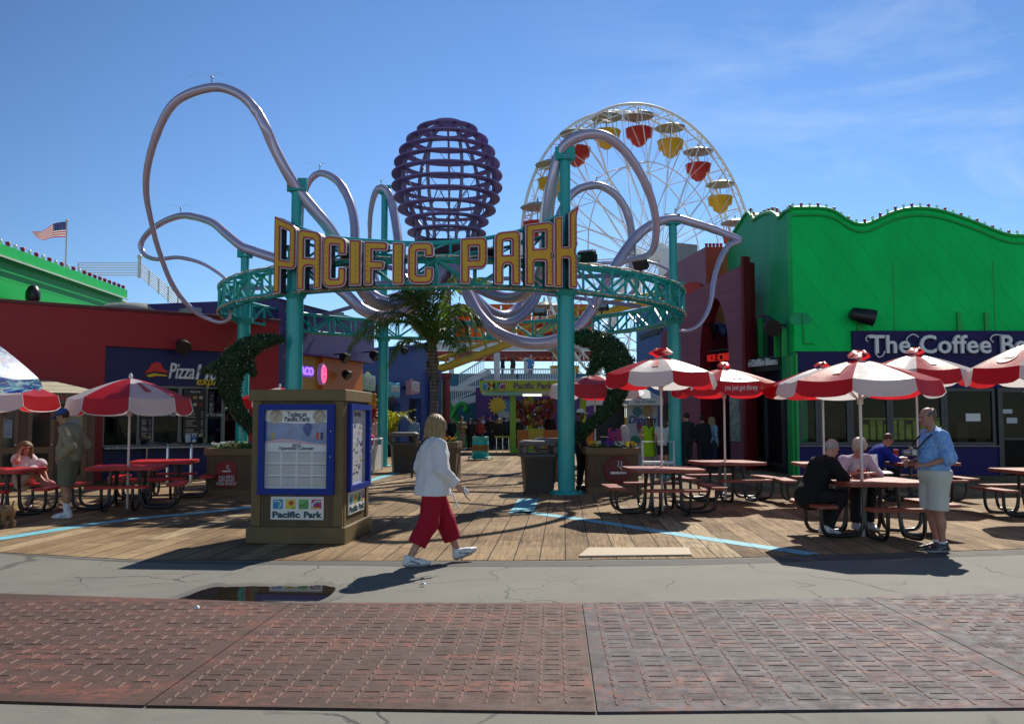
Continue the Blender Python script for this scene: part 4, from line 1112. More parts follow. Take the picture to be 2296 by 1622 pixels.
text('word_pizza', 'Pizza', .62, M_WHITE, sg, ((u0 + u1) / 2, .06, F.uv(405, 833)[1]), .05, offset=.006, shear=.25, xs=(u1 - u0) / 1.45)
u2 = F.u(490)
text('word_hut', 'Hut', .62, M_WHITE, sg, ((F.u(447) + u2) / 2, .06, F.uv(465, 836)[1]), .05, offset=.006, shear=.25, xs=.9)
text('word_express', 'express', .34, M_YTXT, sg, (F.u(478), .06, F.uv(478, 855)[1]), .04, offset=.004, shear=.25, xs=.95)
spotlight(T, F.u(395), F.uv(395, 776)[1] + .02, -.35, 1.0)
# roof gear
for x, lb in ((305, 'low grey roof vent dome behind the pizza shop parapet, nearer the green hall'), (475, 'low grey roof vent dome behind the pizza shop parapet, nearer the ring')):
 p = P(x, 694, 29); t_ = MB(); t_.lathe([(1.2, p.z - 1.1), (1.2, p.z - .1), (.9, p.z + .12), (.3, p.z + .2), (.001, p.z + .21)], n=20)
 tag(t_.build('roof_vent', pmat('grey roof vent', (.30, .31, .29), .6, var=.15), None, (p.x, p.y, 0)), lb, 'roof vent')
# queue rails
def rail_hoop(p0, p1, label):
 p0, p1 = Vector(p0), Vector(p1); d = (p1 - p0).normalized()
 t = thing('queue_rail', label, 'railing', p0, 0, 'steel queue rails at the pizza counter')
 l = p1 - p0; r_ = .12; h = .98
 pts = [(0, 0, 0), (0, 0, h - r_)] + [d * (r_ - r_ * math.cos(a)) + Vector((0, 0, h - r_ + r_ * math.sin(a))) for a in (R(30), R(60), R(90))]
 pts += [l - d * (r_ - r_ * math.cos(a)) + Vector((0, 0, h - r_ + r_ * math.sin(a))) for a in (R(90), R(60), R(30))] + [l + Vector((0, 0, h - r_)), l]
 mb = MB(); mb.tube(pts, .035, 10); mb.build('hoop', M_CHROME, t)
 mb = MB(); mb.cyl(Vector((0, 0, .48)), l + Vector((0, 0, .48)), .025, n=8); mb.build('mid_bar', M_CHROME, t)
rail_hoop(G(327, 1072), G(374, 1083), 'steel queue rail before the pizza counter, left one')
rail_hoop(G(378, 1068), G(427, 1086), 'steel queue rail before the pizza counter, nearest the wooden planter')
# tan roofed wooden booth left of the counter ------------------------------------
F2 = Facade((-12.3, 20.8), (-10.35, 22.2))
T = thing('wooden_booth', 'brown booth with tan sided hip roof and glazed wooden doors', 'booth', F2.o, F2.a)
M_TAN = pmat('tan roof siding', (.50, .44, .31), .6, var=.08, bump=.15, groove=((0, 0, 1), .115, .10, .05))
M_BWOOD = pmat('brown door wood', (.115, .055, .028), .5, var=.25, vsc=4, bump=.1, groove=((1, 0, 0), .6, .01, .1))
L2 = F2.L
mb = MB(); mb.bx(0, L2, 0, 1.3, 0, 1.98); mb.build('walls', M_BWOOD, T)
mb = MB(); mb.bx(-.18, L2 + .18, -.25, 1.5, 1.98, 2.24); mb.build('fascia', pmat('booth fascia', (.16, .12, .08), .6, var=.15), T)
zr = P(140, 851, 21.6).z
mb = MB(); b_ = [(-.24, -.32, 2.245), (L2 + .24, -.32, 2.245), (L2 + .24, 1.6, 2.245), (-.24, 1.6, 2.245)]; tp_ = [(.45, .5, zr), (L2 - .95, .5, zr), (L2 - .95, .8, zr), (.45, .8, zr)]
mb.add(b_ + tp_, [(0, 1, 5, 4), (1, 2, 6, 5), (2, 3, 7, 6), (3, 0, 4, 7), (4, 5, 6, 7), (3, 2, 1, 0)]); mb.build('roof', M_TAN, T)
text('fascia_text', 'PRETZELS', .15, M_RTXT, T, (L2 * .62, -.262, 2.11), .006)
for k, (a, b) in enumerate(((.12, .30), (.38, .62), (.66, .92))):
 mb = MB(); u0, u1 = L2 * a, L2 * b
 mb.bx(u0, u1, -.05, -.003, .06, 1.9); d_ = mb.build('door', pmat('door rail wood', (.17, .085, .042), .45, var=.2, vsc=5), T)
 mb = MB(); mb.bx(u0 + .1, u1 - .1, -.062, -.052, .95, 1.78); mb.bx(u0 + .12, u1 - .12, -.062, -.052, .25, .8); mb.build('door_pane', pmat('dark door glass', (.012, .014, .016), .08, var=.2, spec=.8), d_)
 mb = MB(); mb.ball((u1 - .05, -.09, 1.0), .03); mb.build('knob', M_CHROME, d_)
 if k != 1:
  mb = MB(); mb.box(((u0 + u1) / 2, -.066, 1.38), ((u1 - u0) * .4, .006, .42)); mb.build('poster', pmat('faded door poster', (.24, .27, .33), .5, var=.6, vsc=14), d_)
# red drink machine at the left edge ------------------------------------------
p = G(2, 1052)
T = thing('vending_machine', 'red drinks machine with rows of white cups at the left edge', 'vending machine', (p.x, p.y + .35, 0), R(20))
M_VRED = pmat('drink machine red', (.34, .010, .014), .3, var=.1, vsc=3, coat=.3)
mb = MB(); mb.bx(-.6, .42, -.35, .35, .0, 1.9, bev=.03); mb.build('cabinet', M_VRED, T)
mb = MB(); mb.bx(-.52, .34, -.362, -.352, .98, 1.78); mb.build('picture_panel', pmat('dark drink picture', (.06, .015, .03), .25, var=.9, vsc=6), T)
M_CUP = pmat('white drink cup', (.62, .64, .63), .4, var=.25, vsc=20)
for r_ in range(3):
 mb = MB(); z = .86 - r_ * .2
 mb.bx(-.52, .36, -.375, -.352, z - .175, z); s_ = mb.build('shelf_panel', pmat('shelf panel red', (.16, .006, .01), .4), T)
 for c in range(6):
  mb = MB(); mb.lathe([(.032, z - .15), (.046, z - .02), (.05, z - .018)], (-.42 + c * .125, -.42, 0), 10); mb.build('cup', M_CUP, s_)
# green hall behind the pizza shop ---------------------------------------------
M_GREEN2 = pmat('green clad panel', (.006, .48, .075), .42, spec=.25, var=.10, vsc=.7, bump=.08, groove=((0, 0, 1), .52, .035, .12))
T = thing('green_hall', 'bright green metal clad hall rising behind the pizza shop', 'building', (0, 0, 0))
ya, yb_ = 23.5, 35.0
pa, pb = P(276, 652, 35.0), P(0, 552, 26.0)
d_ = (pa - pb) / (pa.y - pb.y); pn = pb + d_ * (ya - pb.y)
mb = MB()
wv_ = [(pn.x, pn.y, 3), (pa.x, pa.y, 3), (pa.x, pa.y, pa.z), (pn.x, pn.y, pn.z)]
back = [(x - 6, y, z) for x, y, z in wv_]
mb.add(wv_ + back, [(0, 1, 2, 3), (1, 5, 6, 2), (5, 4, 7, 6), (4, 0, 3, 7), (3, 2, 6, 7)])
mb.build('wall', M_GREEN2, T)
mb = MB(); mb.bar(pn + Vector((.1, 0, -.12)), pa + Vector((.1, 0, -.12)), .14, .30); mb.build('parapet_band', pmat('green parapet', (.008, .52, .09), .42, spec=.25, var=.08), T)
mb = MB(); mb.bar(pn + Vector((.2, 0, -.33)), pa + Vector((.2, 0, -.33)), .05, .06); mb.build('light_strip', pmat('pale green trim', (.5, .7, .5), .3), T)
M_BRED = pmat('red bulb cap', (.40, .02, .05), .35, var=.1); M_BCLEAR = pmat('clear globe', (.80, .84, .82), .1, var=.05, spec=.8)
nb = 24
for k in range(nb):
 q = pb + (pa - pb) * ((k - 2) / (nb - 3)) if k > 1 else pb + (pa - pb) * (-.04 * (2 - k))
 mb = MB()
 if k % 2 or k > 15: mb.lathe([(.04, 0), (.04, .04), (.045, .05), (.08, .21), (.04, .22)], n=10); mb.build('bulb', M_BRED, T, (q.x, q.y, q.z))
 else: mb.lathe([(.035, 0), (.035, .07), (.06, .11), (.065, .16), (.04, .22), (.001, .23)], n=10); mb.build('bulb', M_BCLEAR, T, (q.x, q.y, q.z))
mb = MB(); q = P(52, 662, 27); mb.ball((q.x + .3, q.y, q.z), .28, sc=(.8, .8, 1.2)); mb.build('wall_lamp', M_DARK, T)
# yellow slide with white rail behind the green hall ----------------------------
T = thing('yellow_ramp', 'yellow sloping ride ramp with long white railing behind the green hall', 'ramp', (0, 0, 0))
a, b = P(205, 640, 44), P(400, 728, 44)
mb = MB(); mb.bar(a + Vector((0, 0, -.25)), b + Vector((0, 0, -.25)), .35, .4); mb.build('ramp_deck', pmat('ramp yellow', (.55, .36, .05), .45, var=.12), T)
M_WSTEEL = pmat('white painted steel', (.72, .73, .74), .4, var=.06)
r0, r1, r2 = P(176, 589, 44.5), P(310, 588, 44), P(700, 770, 44)
def railing(t, a, b, h, n_rail, n_post, r_=.025, name='rail', pr=.04):
 a, b = Vector(a), Vector(b)
 mb = MB()
 for i in range(n_rail): z = Vector((0, 0, h * (i + 1) / n_rail)); mb.cyl(a + z, b + z, r_, n=6)
 mb.build(name, M_WSTEEL, t)
 mb = MB()
 for i in range(n_post): q = a + (b - a) * (i / (n_post - 1)); mb.cyl(q, q + Vector((0, 0, h)), pr, n=6)
 mb.build(name + '_posts', M_WSTEEL, t)['kind'] = 'stuff'
railing(T, P(175, 622, 44.5), P(312, 622, 44.3), .75, 6, 2)
railing(T, P(312, 622, 44.2), P(420, 714, 44.2), .78, 7, 6)
mb = MB(); q = P(312, 622, 44.2); mb.cyl(q, q + Vector((0, 0, .95)), .09, n=8); mb.ball(q + Vector((0, 0, 1.05)), .13); mb.build('newel_post', M_WSTEEL, T)
# flag -------------------------------------------------------------------------
q = P(136, 940, 46); tq = P(136, 494, 46); T = thing('flagpole', 'thin white flagpole flying a striped flag above the green hall', 'flagpole', (q.x, q.y, 0))
mb = MB(); mb.cyl((0, 0, 0), (0, 0, tq.z), .07, .045, n=8); mb.ball((0, 0, tq.z), .08); mb.build('pole', M_WSTEEL, T)
def flag_mat():
 m, N, K, b = node_mat('striped flag cloth')
 uvn = N.new('ShaderNodeUVMap'); s_ = N.new('ShaderNodeSeparateXYZ'); K(uvn.outputs['UV'], s_.inputs['Vector'])
 st = mth(N, K, 'FRACT', mth(N, K, 'MULTIPLY', s_.outputs['Y'], 6.5)); st = mth(N, K, 'GREATER_THAN', st, .5)
 c = mixc(N, K, st, (.45, .015, .03), (.75, .75, .75))
 can = mth(N, K, 'MULTIPLY', mth(N, K, 'GREATER_THAN', s_.outputs['Y'], .462), mth(N, K, 'LESS_THAN', s_.outputs['X'], .4))
 vo = N.new('ShaderNodeTexVoronoi'); vo.inputs['Scale'].default_value = 22; vo.inputs['Randomness'].default_value = 0; K(uvn.outputs['UV'], vo.inputs['Vector'])
 star = mth(N, K, 'LESS_THAN', vo.outputs['Distance'], .13)
 c = mixc(N, K, can, c, mixc(N, K, star, (.012, .025, .14), (.7, .7, .72)))
 K(c, b.inputs['Base Color']); b.inputs['Roughness'].default_value = .8
 tr = N.new('ShaderNodeBsdfTranslucent'); K(c, tr.inputs['Color']); ms = N.new('ShaderNodeMixShader'); ms.inputs['Fac'].default_value = .4
 K(b.outputs['BSDF'], ms.inputs[1]); K(tr.outputs['BSDF'], ms.inputs[2]); K(ms.outputs['Shader'], N['Material Output'].inputs['Surface'])
 return m
nu, nv = 26, 14; v_, f_, uv_ = [], [], []
fh = .82; fw = 1.75
for i in range(nu + 1):
 for j in range(nv + 1):
  u, v = i / nu, j / nv
  shrink = 1 - .62 * u ** 1.6
  x = -u * fw * (.9 + .1 * v)
  z = tq.z - .05 - fh * 1.0 + fh * v * shrink + -.12 * u + .10 * math.sin(u * 7) * u - (0 if v < .5 else 0)
  y = .16 * math.sin(u * 9 + v * 1.5) * u
  v_.append((x, y, z)); uv_.append((u, v))
for i in range(nu):
 for j in range(nv): f_.append((i * (nv + 1) + j, (i + 1) * (nv + 1) + j, (i + 1) * (nv + 1) + j + 1, i * (nv + 1) + j + 1))
mb = MB(); mb.add(v_, f_, 0, True); fo = mb.build('flag', flag_mat(), T)
ul = fo.data.uv_layers.new(name='UVMap')
for lp in fo.data.loops: ul.data[lp.index].uv = uv_[lp.vertex_index]
# taco shop (purple) -------------------------------------------------------------
F = Facade((-7.06, 27.4), (-5.27, 34.0))
T = thing('taco_shop', 'purple taco shop with yellow and orange recessed fronts', 'shop', F.o, F.a)
M_PURP = pmat('purple wall paint', (.042, .020, .17), .5, var=.12, vsc=1.2, bump=.05, stain=.12)
M_YEL = pmat('mustard wall paint', (.52, .30, .018), .5, var=.12, vsc=1.6, bump=.05, stain=.15)
M_ORA = pmat('orange wall paint', (.60, .16, .014), .5, var=.12, vsc=1.6, bump=.05, stain=.15)
zt, zf = 5.28, 3.74
mb = MB(); mb.bx(-.3, F.L, 0, 5, zf, zt); mb.bx(-.3, .45, 0, 5, 0, zf); mb.build('fascia', M_PURP, T)
mb = MB(); mb.add([(-.4, -.1, zt), (F.L + .1, -.1, zt), (F.L + .1, 2.4, zt + .06), (-.4, 1.2, zt + .10)], [(0, 1, 2, 3)]); mb.build('roof', pmat('navy roof', (.02, .022, .10), .5, var=.12), T)
um = F.uv(715, 840, -.5)[0]
mb = MB(); arch = [(.45, 0), (.45, zf), (um, zf), (um, 0)]
arc = [(um - .5, 0), (um - .5, 1.5)] + [(um - .5 - (um - 1.2) * (1 - math.cos(a)) / 2 * 1.0, 1.5 + 1.05 * math.sin(a)) for a in [PI * k / 10 for k in range(1, 10)]] + [(.8, 1.5), (.8, 0)]
mb.prism([(.45, 0), (.45, zf - .003), (um, zf - .003), (um, 0)] + arc, (0, .5, 0), (1, 0, 0), (0, 0, 1), (0, 1, 0), .2); mb.build('yellow_wall', M_YEL, T)
mb = MB(); mb.bx(um + .004, F.L - .25, .35, .6, 0, zf - .003); mb.build('orange_wall', M_ORA, T)
mb = MB(); mb.bx(.5, um, 2.2, 2.3, 0, zf); mb.build('interior', M_BLACK, T)
spotlight(T, F.u(748), F.uv(748, 800)[1], -.35, .95); spotlight(T, F.u(814), F.uv(814, 795)[1], -.4, 1.0)
spotlight(T, F.uv(764, 838, -.3)[0], F.uv(764, 838, -.3)[1], .1, .9, 'orange_wall_lamp')
# neon signs
sg = thing('taco_sign', 'lit violet neon sign reading TACO on the yellow wall', 'sign', F.o, F.a)
u0, z0 = F.uv(664, 842, -.35); u1, z1 = F.uv(706, 822, -.35)
mb = MB(); mb.prism(rpoly([(u0, z0, .2), (u1, z0, .2), (u1, z1, .2), (u0, z1, .2)]), (0, .48, 0), (1, 0, 0), (0, 0, 1), (0, -1, 0), .1); mb.build('sign_board', pmat('violet sign board', (.16, .07, .45), .4, emit=.35), sg)
text('sign_text', 'TACO', .36, pmat('neon violet', (.25, .12, .85), .3, emit=1.6, ecol=(.28, .12, 1.0)), sg, ((u0 + u1) / 2, .36, (z0 + z1) / 2), .02, offset=.01, xs=(u1 - u0) / 1.15)
sg = thing('neon_sign', 'pink edged oval neon blade sign at the corner of the yellow wall', 'sign', F.o, F.a)
u0, z0 = F.uv(722, 862, .1); u1, z1 = F.uv(735, 815, .1)
oval = [((u0 + u1) / 2 + (u1 - u0) * .5 * math.cos(a), (z0 + z1) / 2 + (z1 - z0) / 2 * math.sin(a)) for a in [2 * PI * k / 20 for k in range(20)]]
mb = MB(); mb.prism(oval, (0, -.05, 0), (1, 0, 0), (0, 0, 1), (0, 1, 0), .14); mb.build('blade', pmat('blade mauve', (.30, .16, .40), .4, emit=.2), sg)
mb = MB(); mb.tube([(u, -.06, z) for u, z in [(o_[0] * .75 + (u0 + u1) / 2 * .25, o_[1] * .75 + (z0 + z1) / 2 * .25) for o_ in oval]], .03, 6, closed=True)
mb.tube([((u0 + u1) / 2 - .05, -.06, z0 + (z1 - z0) * .8), ((u0 + u1) / 2 - .05, -.06, z0 + (z1 - z0) * .25), ((u0 + u1) / 2 + .15, -.06, z0 + (z1 - z0) * .3), ((u0 + u1) / 2 + .15, -.06, z0 + (z1 - z0) * .5), ((u0 + u1) / 2 - .05, -.06, z0 + (z1 - z0) * .52)], .03, 6)
mb.build('neon_tube', pmat('neon pink', (.9, .10, .25), .3, emit=1.6, ecol=(1, .08, .22)), sg)
# games hall (blue) ---------------------------------------------------------------
F = Facade((-7.16, 40.0), (-3.83, 47.0))
T = thing('games_hall', 'cobalt blue games hall with slanted dark opening and shaped signs', 'building', F.o, F.a)
M_COB = pmat('cobalt wall paint', (.026, .075, .33), .5, var=.14, vsc=1.2, bump=.08, stain=.22, groove=((1, 0, -.25), .3, .03, .05))
M_COBD = pmat('deep blue pier', (.012, .02, .20), .5, var=.1)
zl, zr_ = F.uv(800, 790)[1], F.uv(954, 773)[1]
uo0, uo1, ud0, ud1 = F.u(845), F.u(898), F.u(917), F.u(945)
zo0, zo1 = F.uv(850, 862)[1], F.uv(897, 906)[1]
zd = F.uv(930, 893)[1]
pol = [(0, 0), (0, zl), (F.L * .86, zr_), (F.L * .86, 0), (ud1, 0), (ud1, zd), (ud0, zd), (ud0, 0), (uo1, 0), (uo1, zo1), (uo0, zo0), (.35, zo0 + .1), (.35, 0)]
mb = MB(); mb.prism(pol, (0, 0, 0), (1, 0, 0), (0, 0, 1), (0, 1, 0), .4); mb.build('wall', M_COB, T)
mb = MB(); mb.bx(-1, F.L + 4, 3.4, 3.6, 0, zl - .1); mb.bx(.1, F.L * .86, .5, 3.5, zo0 + .3, zo0 + .35); mb.build('interior', M_BLACK, T)
mb = MB(); mb.bar((-.1, 0, zl + .06), (F.L * .86, 0, zr_ + .06), .5, .1); mb.build('coping', M_COB, T)
upx0, upx1 = F.u(968), F.u(983)
mb = MB(); mb.bx(F.L * .87, F.L * .87 + .7, -.3, .8, 0, F.uv(972, 829)[1]); mb.build('pier', M_COBD, T)
spotlight(T, F.u(943), F.uv(943, 775)[1], -.35, 1.2); spotlight(T, F.u(884), F.uv(884, 785)[1], -.5, .9)
# the three shaped signs
M_MINT = pmat('mint sign', (.42, .72, .50), .45, var=.06, stain=.1); M_AQUA = pmat('aqua sign', (.12, .50, .66), .45, var=.06, stain=.1); M_PNK = pmat('pink sign', (.62, .30, .36), .45, var=.06, stain=.1)
M_CREAM = pmat('cream sign tip', (.74, .66, .42), .45, var=.05)
M_PALE = pmat('pale lettering', (.72, .76, .76), .45)
def shaped_sign(label, px, txt, mt, tip, off, tsz):
 sg = thing('shaped_sign', label, 'sign', F.o, F.a, 'shaped signs on the games hall')
 pts = [F.uv(x, y, off) for x, y in px]
 mb = MB(); mb.prism(pts, (0, -off, 0), (1, 0, 0), (0, 0, 1), (0, 1, 0), .28); mb.build('board', mt, sg)
 mb = MB(); mb.prism([F.uv(x, y, off) for x, y in tip], (0, -off + .06, 0), (1, 0, 0), (0, 0, 1), (0, 1, 0), .1); mb.build('tip', M_CREAM, sg)
 us = [q_[0] for q_ in pts]; zs = [q_[1] for q_ in pts]
 mb = MB(); me = text_mesh(txt, tsz, .02, .012)
 wx = max(v.co.x for v in me.vertices) - min(v.co.x for v in me.vertices)
 for v in me.vertices: v.co.x *= (max(us) - min(us)) * .74 / wx
 mesh_into(mb, me, at((max(us) + min(us)) / 2, -off - .015, (max(zs) + min(zs)) / 2 + .03)); mb.build('lettering', M_PALE, sg)
 mb = MB(); mb.bar(((max(us) + min(us)) / 2, -off + .28, sum(zs) / len(zs)), ((max(us) + min(us)) / 2, 0, sum(zs) / len(zs)), .12); mb.build('arm', M_DARK, sg)
shaped_sign('mint green shaped sign reading GAMES on the blue hall', [(813, 838), (827, 839), (842, 843), (842, 862), (841, 876), (818, 872), (814, 855)], 'GAMES', M_MINT, [(823, 840), (829, 832), (836, 842)], .6, .62)
shaped_sign('aqua wavy sign with a pale text band on the blue hall', [(874, 862), (879, 856), (892, 860), (897, 858), (897, 882), (895, 891), (887, 888), (880, 885), (876, 890)], 'PLAY-TO-WIN', M_AQUA, [(871, 860), (873, 855), (879, 856)], .6, .42)
shaped_sign('pink shaped sign reading PRIZES above the dark door', [(920, 853), (924, 852), (941, 857), (941, 881), (928, 883), (922, 884)], 'PRIZES', M_PNK, [(922, 853), (926, 849), (929, 853)], .6, .62)
# teal stair block, landing walkway, crossed stairs ----------------------------------
T = thing('stair_block', 'teal blue wall with white stairs and upper walkway at the far end', 'building', (0, 0, 0))
M_TBLUE = pmat('teal blue wall', (.008, .12, .19), .5, var=.12, vsc=.6, bump=.05, stain=.15)
M_TRIM = pmat('white stair trim', (.66, .68, .69), .45, var=.08)
yw = 62.0
a, b = P(975, 837, yw), P(1345, 837, yw)
mb = MB(); mb.bx(a.x, b.x, yw, yw + .4, 0, a.z); mb.build('wall', M_TBLUE, T)
ys = 59.5
def seg(x0, y0, x1, y1, w_, h): mb.bar(P(x0, y0, ys), P(x1, y1, ys), w_, h)
mb = MB(); seg(1005, 871, 1140, 871, 1.4, .30); seg(1135, 862, 1290, 862, 1.8, .30)
seg(1030, 868, 1100, 832, 1.2, .0 + .34); seg(985, 915, 1122, 878, 1.2, .45)
mb.build('stringer', M_TRIM, T)
mb = MB(); seg(1030, 990, 1140, 882, .35, .30); seg(1030, 960, 1068, 1002, .3, .25); mb.build('brace', M_TRIM, T)
def picket(px0, px1, h, n_):
 mb = MB(); a, b = P(*px0, ys - .6), P(*px1, ys - .6)
 for i in range(n_): q = a + (b - a) * (i / (n_ - 1)); mb.bar(q, q + Vector((0, 0, h)), .045)
 mb.bar(a + Vector((0, 0, h)), b + Vector((0, 0, h)), .09); mb.bar(a + Vector((0, 0, .12)), b + Vector((0, 0, .12)), .06)
 return mb
for a_, b_, n_ in (((1030, 866), (1085, 833), 14), ((990, 912), (1075, 876), 20), ((1085, 855), (1160, 855), 20), ((1160, 855), (1290, 855), 36)):
 o = picket(a_, b_, .82, n_).build('railing', M_WSTEEL, T)
mb = MB(); q = P(1114, 790, 59.2); mb.bx(q.x - .2, q.x + .2, q.y, q.y + .4, 3.9, q.z); mb.build('white_post', M_TRIM, T)
# coaster station: red beam, white band, orange lattice wall ---------------------------
T = thing('coaster_station', 'raised coaster station with orange timber lattice wall on red beams', 'building', (0, 0, 0))
Y = 72.0
M_RBEAM = pmat('red steel beam', (.26, .035, .03), .5, var=.15); M_OLAT = pmat('orange timber', (.50, .17, .045), .6, var=.25, vsc=1.5, bump=.1)
x0, x1 = P(965, 790, Y).x, P(1400, 790, Y).x
zz = lambda y: P(1148, y, Y).z
mb = MB(); mb.bx(x0, x1, Y, Y + .5, zz(800), zz(786)); mb.bx(x0, x1, Y + 5, Y + 5.5, zz(800), zz(790))
for k in range(26): mb.bx(x0 + k * .6, x0 + k * .6 + .18, Y + .5, Y + 5, zz(797), zz(792))
mb.build('beams', M_RBEAM, T)
mb = MB(); mb.bx(x0, x1, Y - .3, Y - .05, zz(785.5), zz(768)); mb.build('white_band', M_TRIM, T)
xo0, xo1 = P(1020, 700, Y).x, P(1330, 700, Y).x; zo, zp = zz(767.5), zz(684)
mb = MB(); nc, nr = 26, 7
for i in range(nc + 1):
 x = xo0 + (xo1 - xo0) * i / nc; mb.bx(x - .06, x + .06, Y - .2, Y - .05, zo, zp)
for j in range(nr + 1):
 z = zo + (zp - zo) * j / nr; mb.bx(xo0, xo1, Y - .3, Y - .21, z - .055, z + .055)
mb.build('lattice', M_OLAT, T)
mb = MB()
for i in range(9):
 xa, xb = xo0 + (xo1 - xo0) * i / 9 + .05, xo0 + (xo1 - xo0) * (i + 1) / 9 - .05
 mb.bx(xa, xb, Y + .02, Y + .1, zo, zp)
mb.build('back_boards', pmat('orange screen mesh', (.62, .21, .06), .7, var=.3, vsc=.8, groove=((0, 0, 1), .5, .06, .2), trans=.6), T)
mb = MB()
for px in (1012, 1114, 1180, 1330):
 x = P(px, 800, Y).x; mb.bx(x - .2, x + .2, Y + .1, Y + .5, 0, zz(800))
mb.build('legs', M_TRIM, T)
# yellow coaster track and its red post --------------------------------------------------
M_TRK = pmat('coaster yellow', (.58, .36, .02), .35, var=.12, vsc=1, bump=.05, stain=.1)
T = thing('coaster_track', 'yellow coaster track tube sloping up through the ring', 'coaster track', (0, 0, 0))
tp_ = catmull([P(x, y, Y_) for x, y, Y_ in ((930, 846, 50), (965, 833, 51), (1009, 819, 52), (1092, 789, 54), (1167, 760, 56), (1230, 736, 57.5), (1294, 715, 59), (1350, 702, 60.5), (1420, 684, 62), (1500, 672, 64))], 8)
mb = MB(); mb.tube(tp_, .24, 12); mb.build('spine', M_TRK, T)
side = Vector((.0, .5, 0)); lift = Vector((-.1, 0, .58))
for s_ in (-1, 1):
 mb = MB(); mb.tube([p + side * s_ + lift for p in tp_], .075, 8); mb.build('rail', M_TRK, T)
for i in range(0, len(tp_), 3):
 p = tp_[i]
 mb = MB()
 for s_ in (-1, 1): mb.bar(p + Vector((0, 0, .1)), p + side * s_ + lift, .09, .12)
 mb.bar(p + side + lift, p - side + lift, .06)
 mb.build('tie', M_TRK, T)
q = G(1000, 1001); q = Vector((P(1000, 940, 52).x, 52, 0))
T = thing('red_pillar', 'thick dark red steel pillar carrying the yellow coaster track', 'pillar', q)
zt = P(1000, 838, 52).z
mb = MB(); mb.lathe([(.225, 0), (.225, zt)], n=18); mb.build('shaft', M_RBEAM, T)
mb = MB(); mb.box((0, 0, zt - .1), (.62, .62, .3), bev=.02); mb.build('head', M_RBEAM, T)
mb = MB(); mb.box((0, 0, .05), (.8, .8, .1), bev=.02); mb.build('foot', M_RBEAM, T)
# green curling ride arm between the blue pier and the stairs ------------------------------
M_LIME = pmat('ride arm green', (.04, .42, .06), .4, var=.12)
T = thing('ride_arm', 'bright green curling ride arm beside the red pillar', 'ride', (0, 0, 0))
mb = MB(); mb.tube(catmull([P(x, y, 56) for x, y in ((978, 856), (987, 880), (996, 902), (1008, 930), (1022, 958), (1036, 986), (1044, 1000))], 5), [.28 + .012 * i for i in range(31)], 10); mb.build('arm', M_LIME, T)
mb = MB(); mb.tube(catmull([P(x, y, 55.6) for x, y in ((1012, 935), (1022, 915), (1032, 905), (1044, 908), (1046, 918), (1038, 921))], 5), .16, 8); mb.build('hook', M_LIME, T)
mb = MB(); mb.tube(catmull([P(x, y, 55.4) for x, y in ((985, 898), (975, 915), (980, 935), (992, 942))], 5), .14, 8); mb.build('brace_arm', M_LIME, T)
# ------------------------------------------------------------------ right side: coffee shop, pink ice cream front, wheel
M_GREEN = pmat('kelly green wall', (.001, .70, .135), .55, spec=.12, var=.22, vsc=.55, bump=.06, bsc=50, stain=.22, groove=((.8, 0, .6), .62, .012, .025))
M_GREENS = pmat('green corrugated side', (.004, .50, .16), .5, spec=.2, var=.10, vsc=.8, bump=.12, groove=((1, 0, 0), .19, .22, .04))
M_GREENP = pmat('green pilaster', (.004, .42, .08), .5, var=.12, vsc=2, bump=.05)
M_VIOL = pmat('violet fascia', (.013, .009, .09), .5, spec=.25, var=.14, vsc=1.2, bump=.04)
M_VIOLD = pmat('violet base wall', (.014, .008, .11), .5, spec=.25, var=.14, vsc=1.2, bump=.04, stain=.15)
FR = Facade((8.13, 25.6), (17.2, 25.6))
FS = Facade((8.22, 33.6), (8.13, 25.6))
T = thing('coffee_shop', 'kelly green coffee shop with wavy parapet, violet base and big windows', 'shop', (0, 0, 0))
front = [(640, 240), (700, 237), (780, 236), (860, 238), (950, 260), (1040, 318), (1110, 350), (1190, 348), (1270, 315), (1380, 265), (1500, 240), (1600, 240), (1700, 255), (1800, 285), (1900, 320), (2000, 358), (2100, 400), (2200, 430), (2296, 434)]
side_ = [(236, 420), (262, 380), (290, 335), (318, 290), (342, 270), (362, 300), (380, 322), (410, 300), (440, 284), (500, 268), (530, 280), (558, 306), (580, 290), (600, 265), (640, 240)]
cv = lambda c: ((2800 + c[0] / 1.7716) / 1.784, (700 + c[1] / 1.7716) / 1.784)
ft = [FR.uv(*cv(c)) for c in front]; ft[0] = (0.0, ft[0][1])
ft += [(FR.L * .8, ft[-1][1] - .05), (FR.L * .9, ft[-1][1] + .3), (FR.L, ft[-1][1] + .5)]
st_ = [FS.uv(*cv(c)) for c in side_]; st_ = [(max(0.02, min(u, FS.L)), z) for u, z in st_]
st_[-1] = (FS.L - .03, ft[0][1]); st_.insert(0, (0.0, st_[0][1] - .3))
zfb = FR.uv(1785, 787)[1]                       # bottom of the green
ftc = [(v.x, v.y) for v in catmull([(u, z, 0) for u, z in ft], 4)]
stc = [(v.x, v.y) for v in catmull([(u, z, 0) for u, z in st_], 3)]
class Sub:                                       # a local frame that hands its meshes to the shop
 def __init__(s, fac, own): s.f, s.own = fac, own; s.M = Matrix.Translation(fac.o) @ Matrix.Rotation(fac.a, 4, 'Z')
 def put(s, mb, name, mats):
  o = link(name, mb.mesh(name, mats), s.own); o.matrix_local = s.M; return o
SF, SS = Sub(FR, T), Sub(FS, T)
mb = MB(); mb.prism([(0, zfb)] + ftc + [(FR.L, zfb)], (0, 0, 0), (1, 0, 0), (0, 0, 1), (0, 1, 0), .5); SF.put(mb, 'front_wall', M_GREEN)
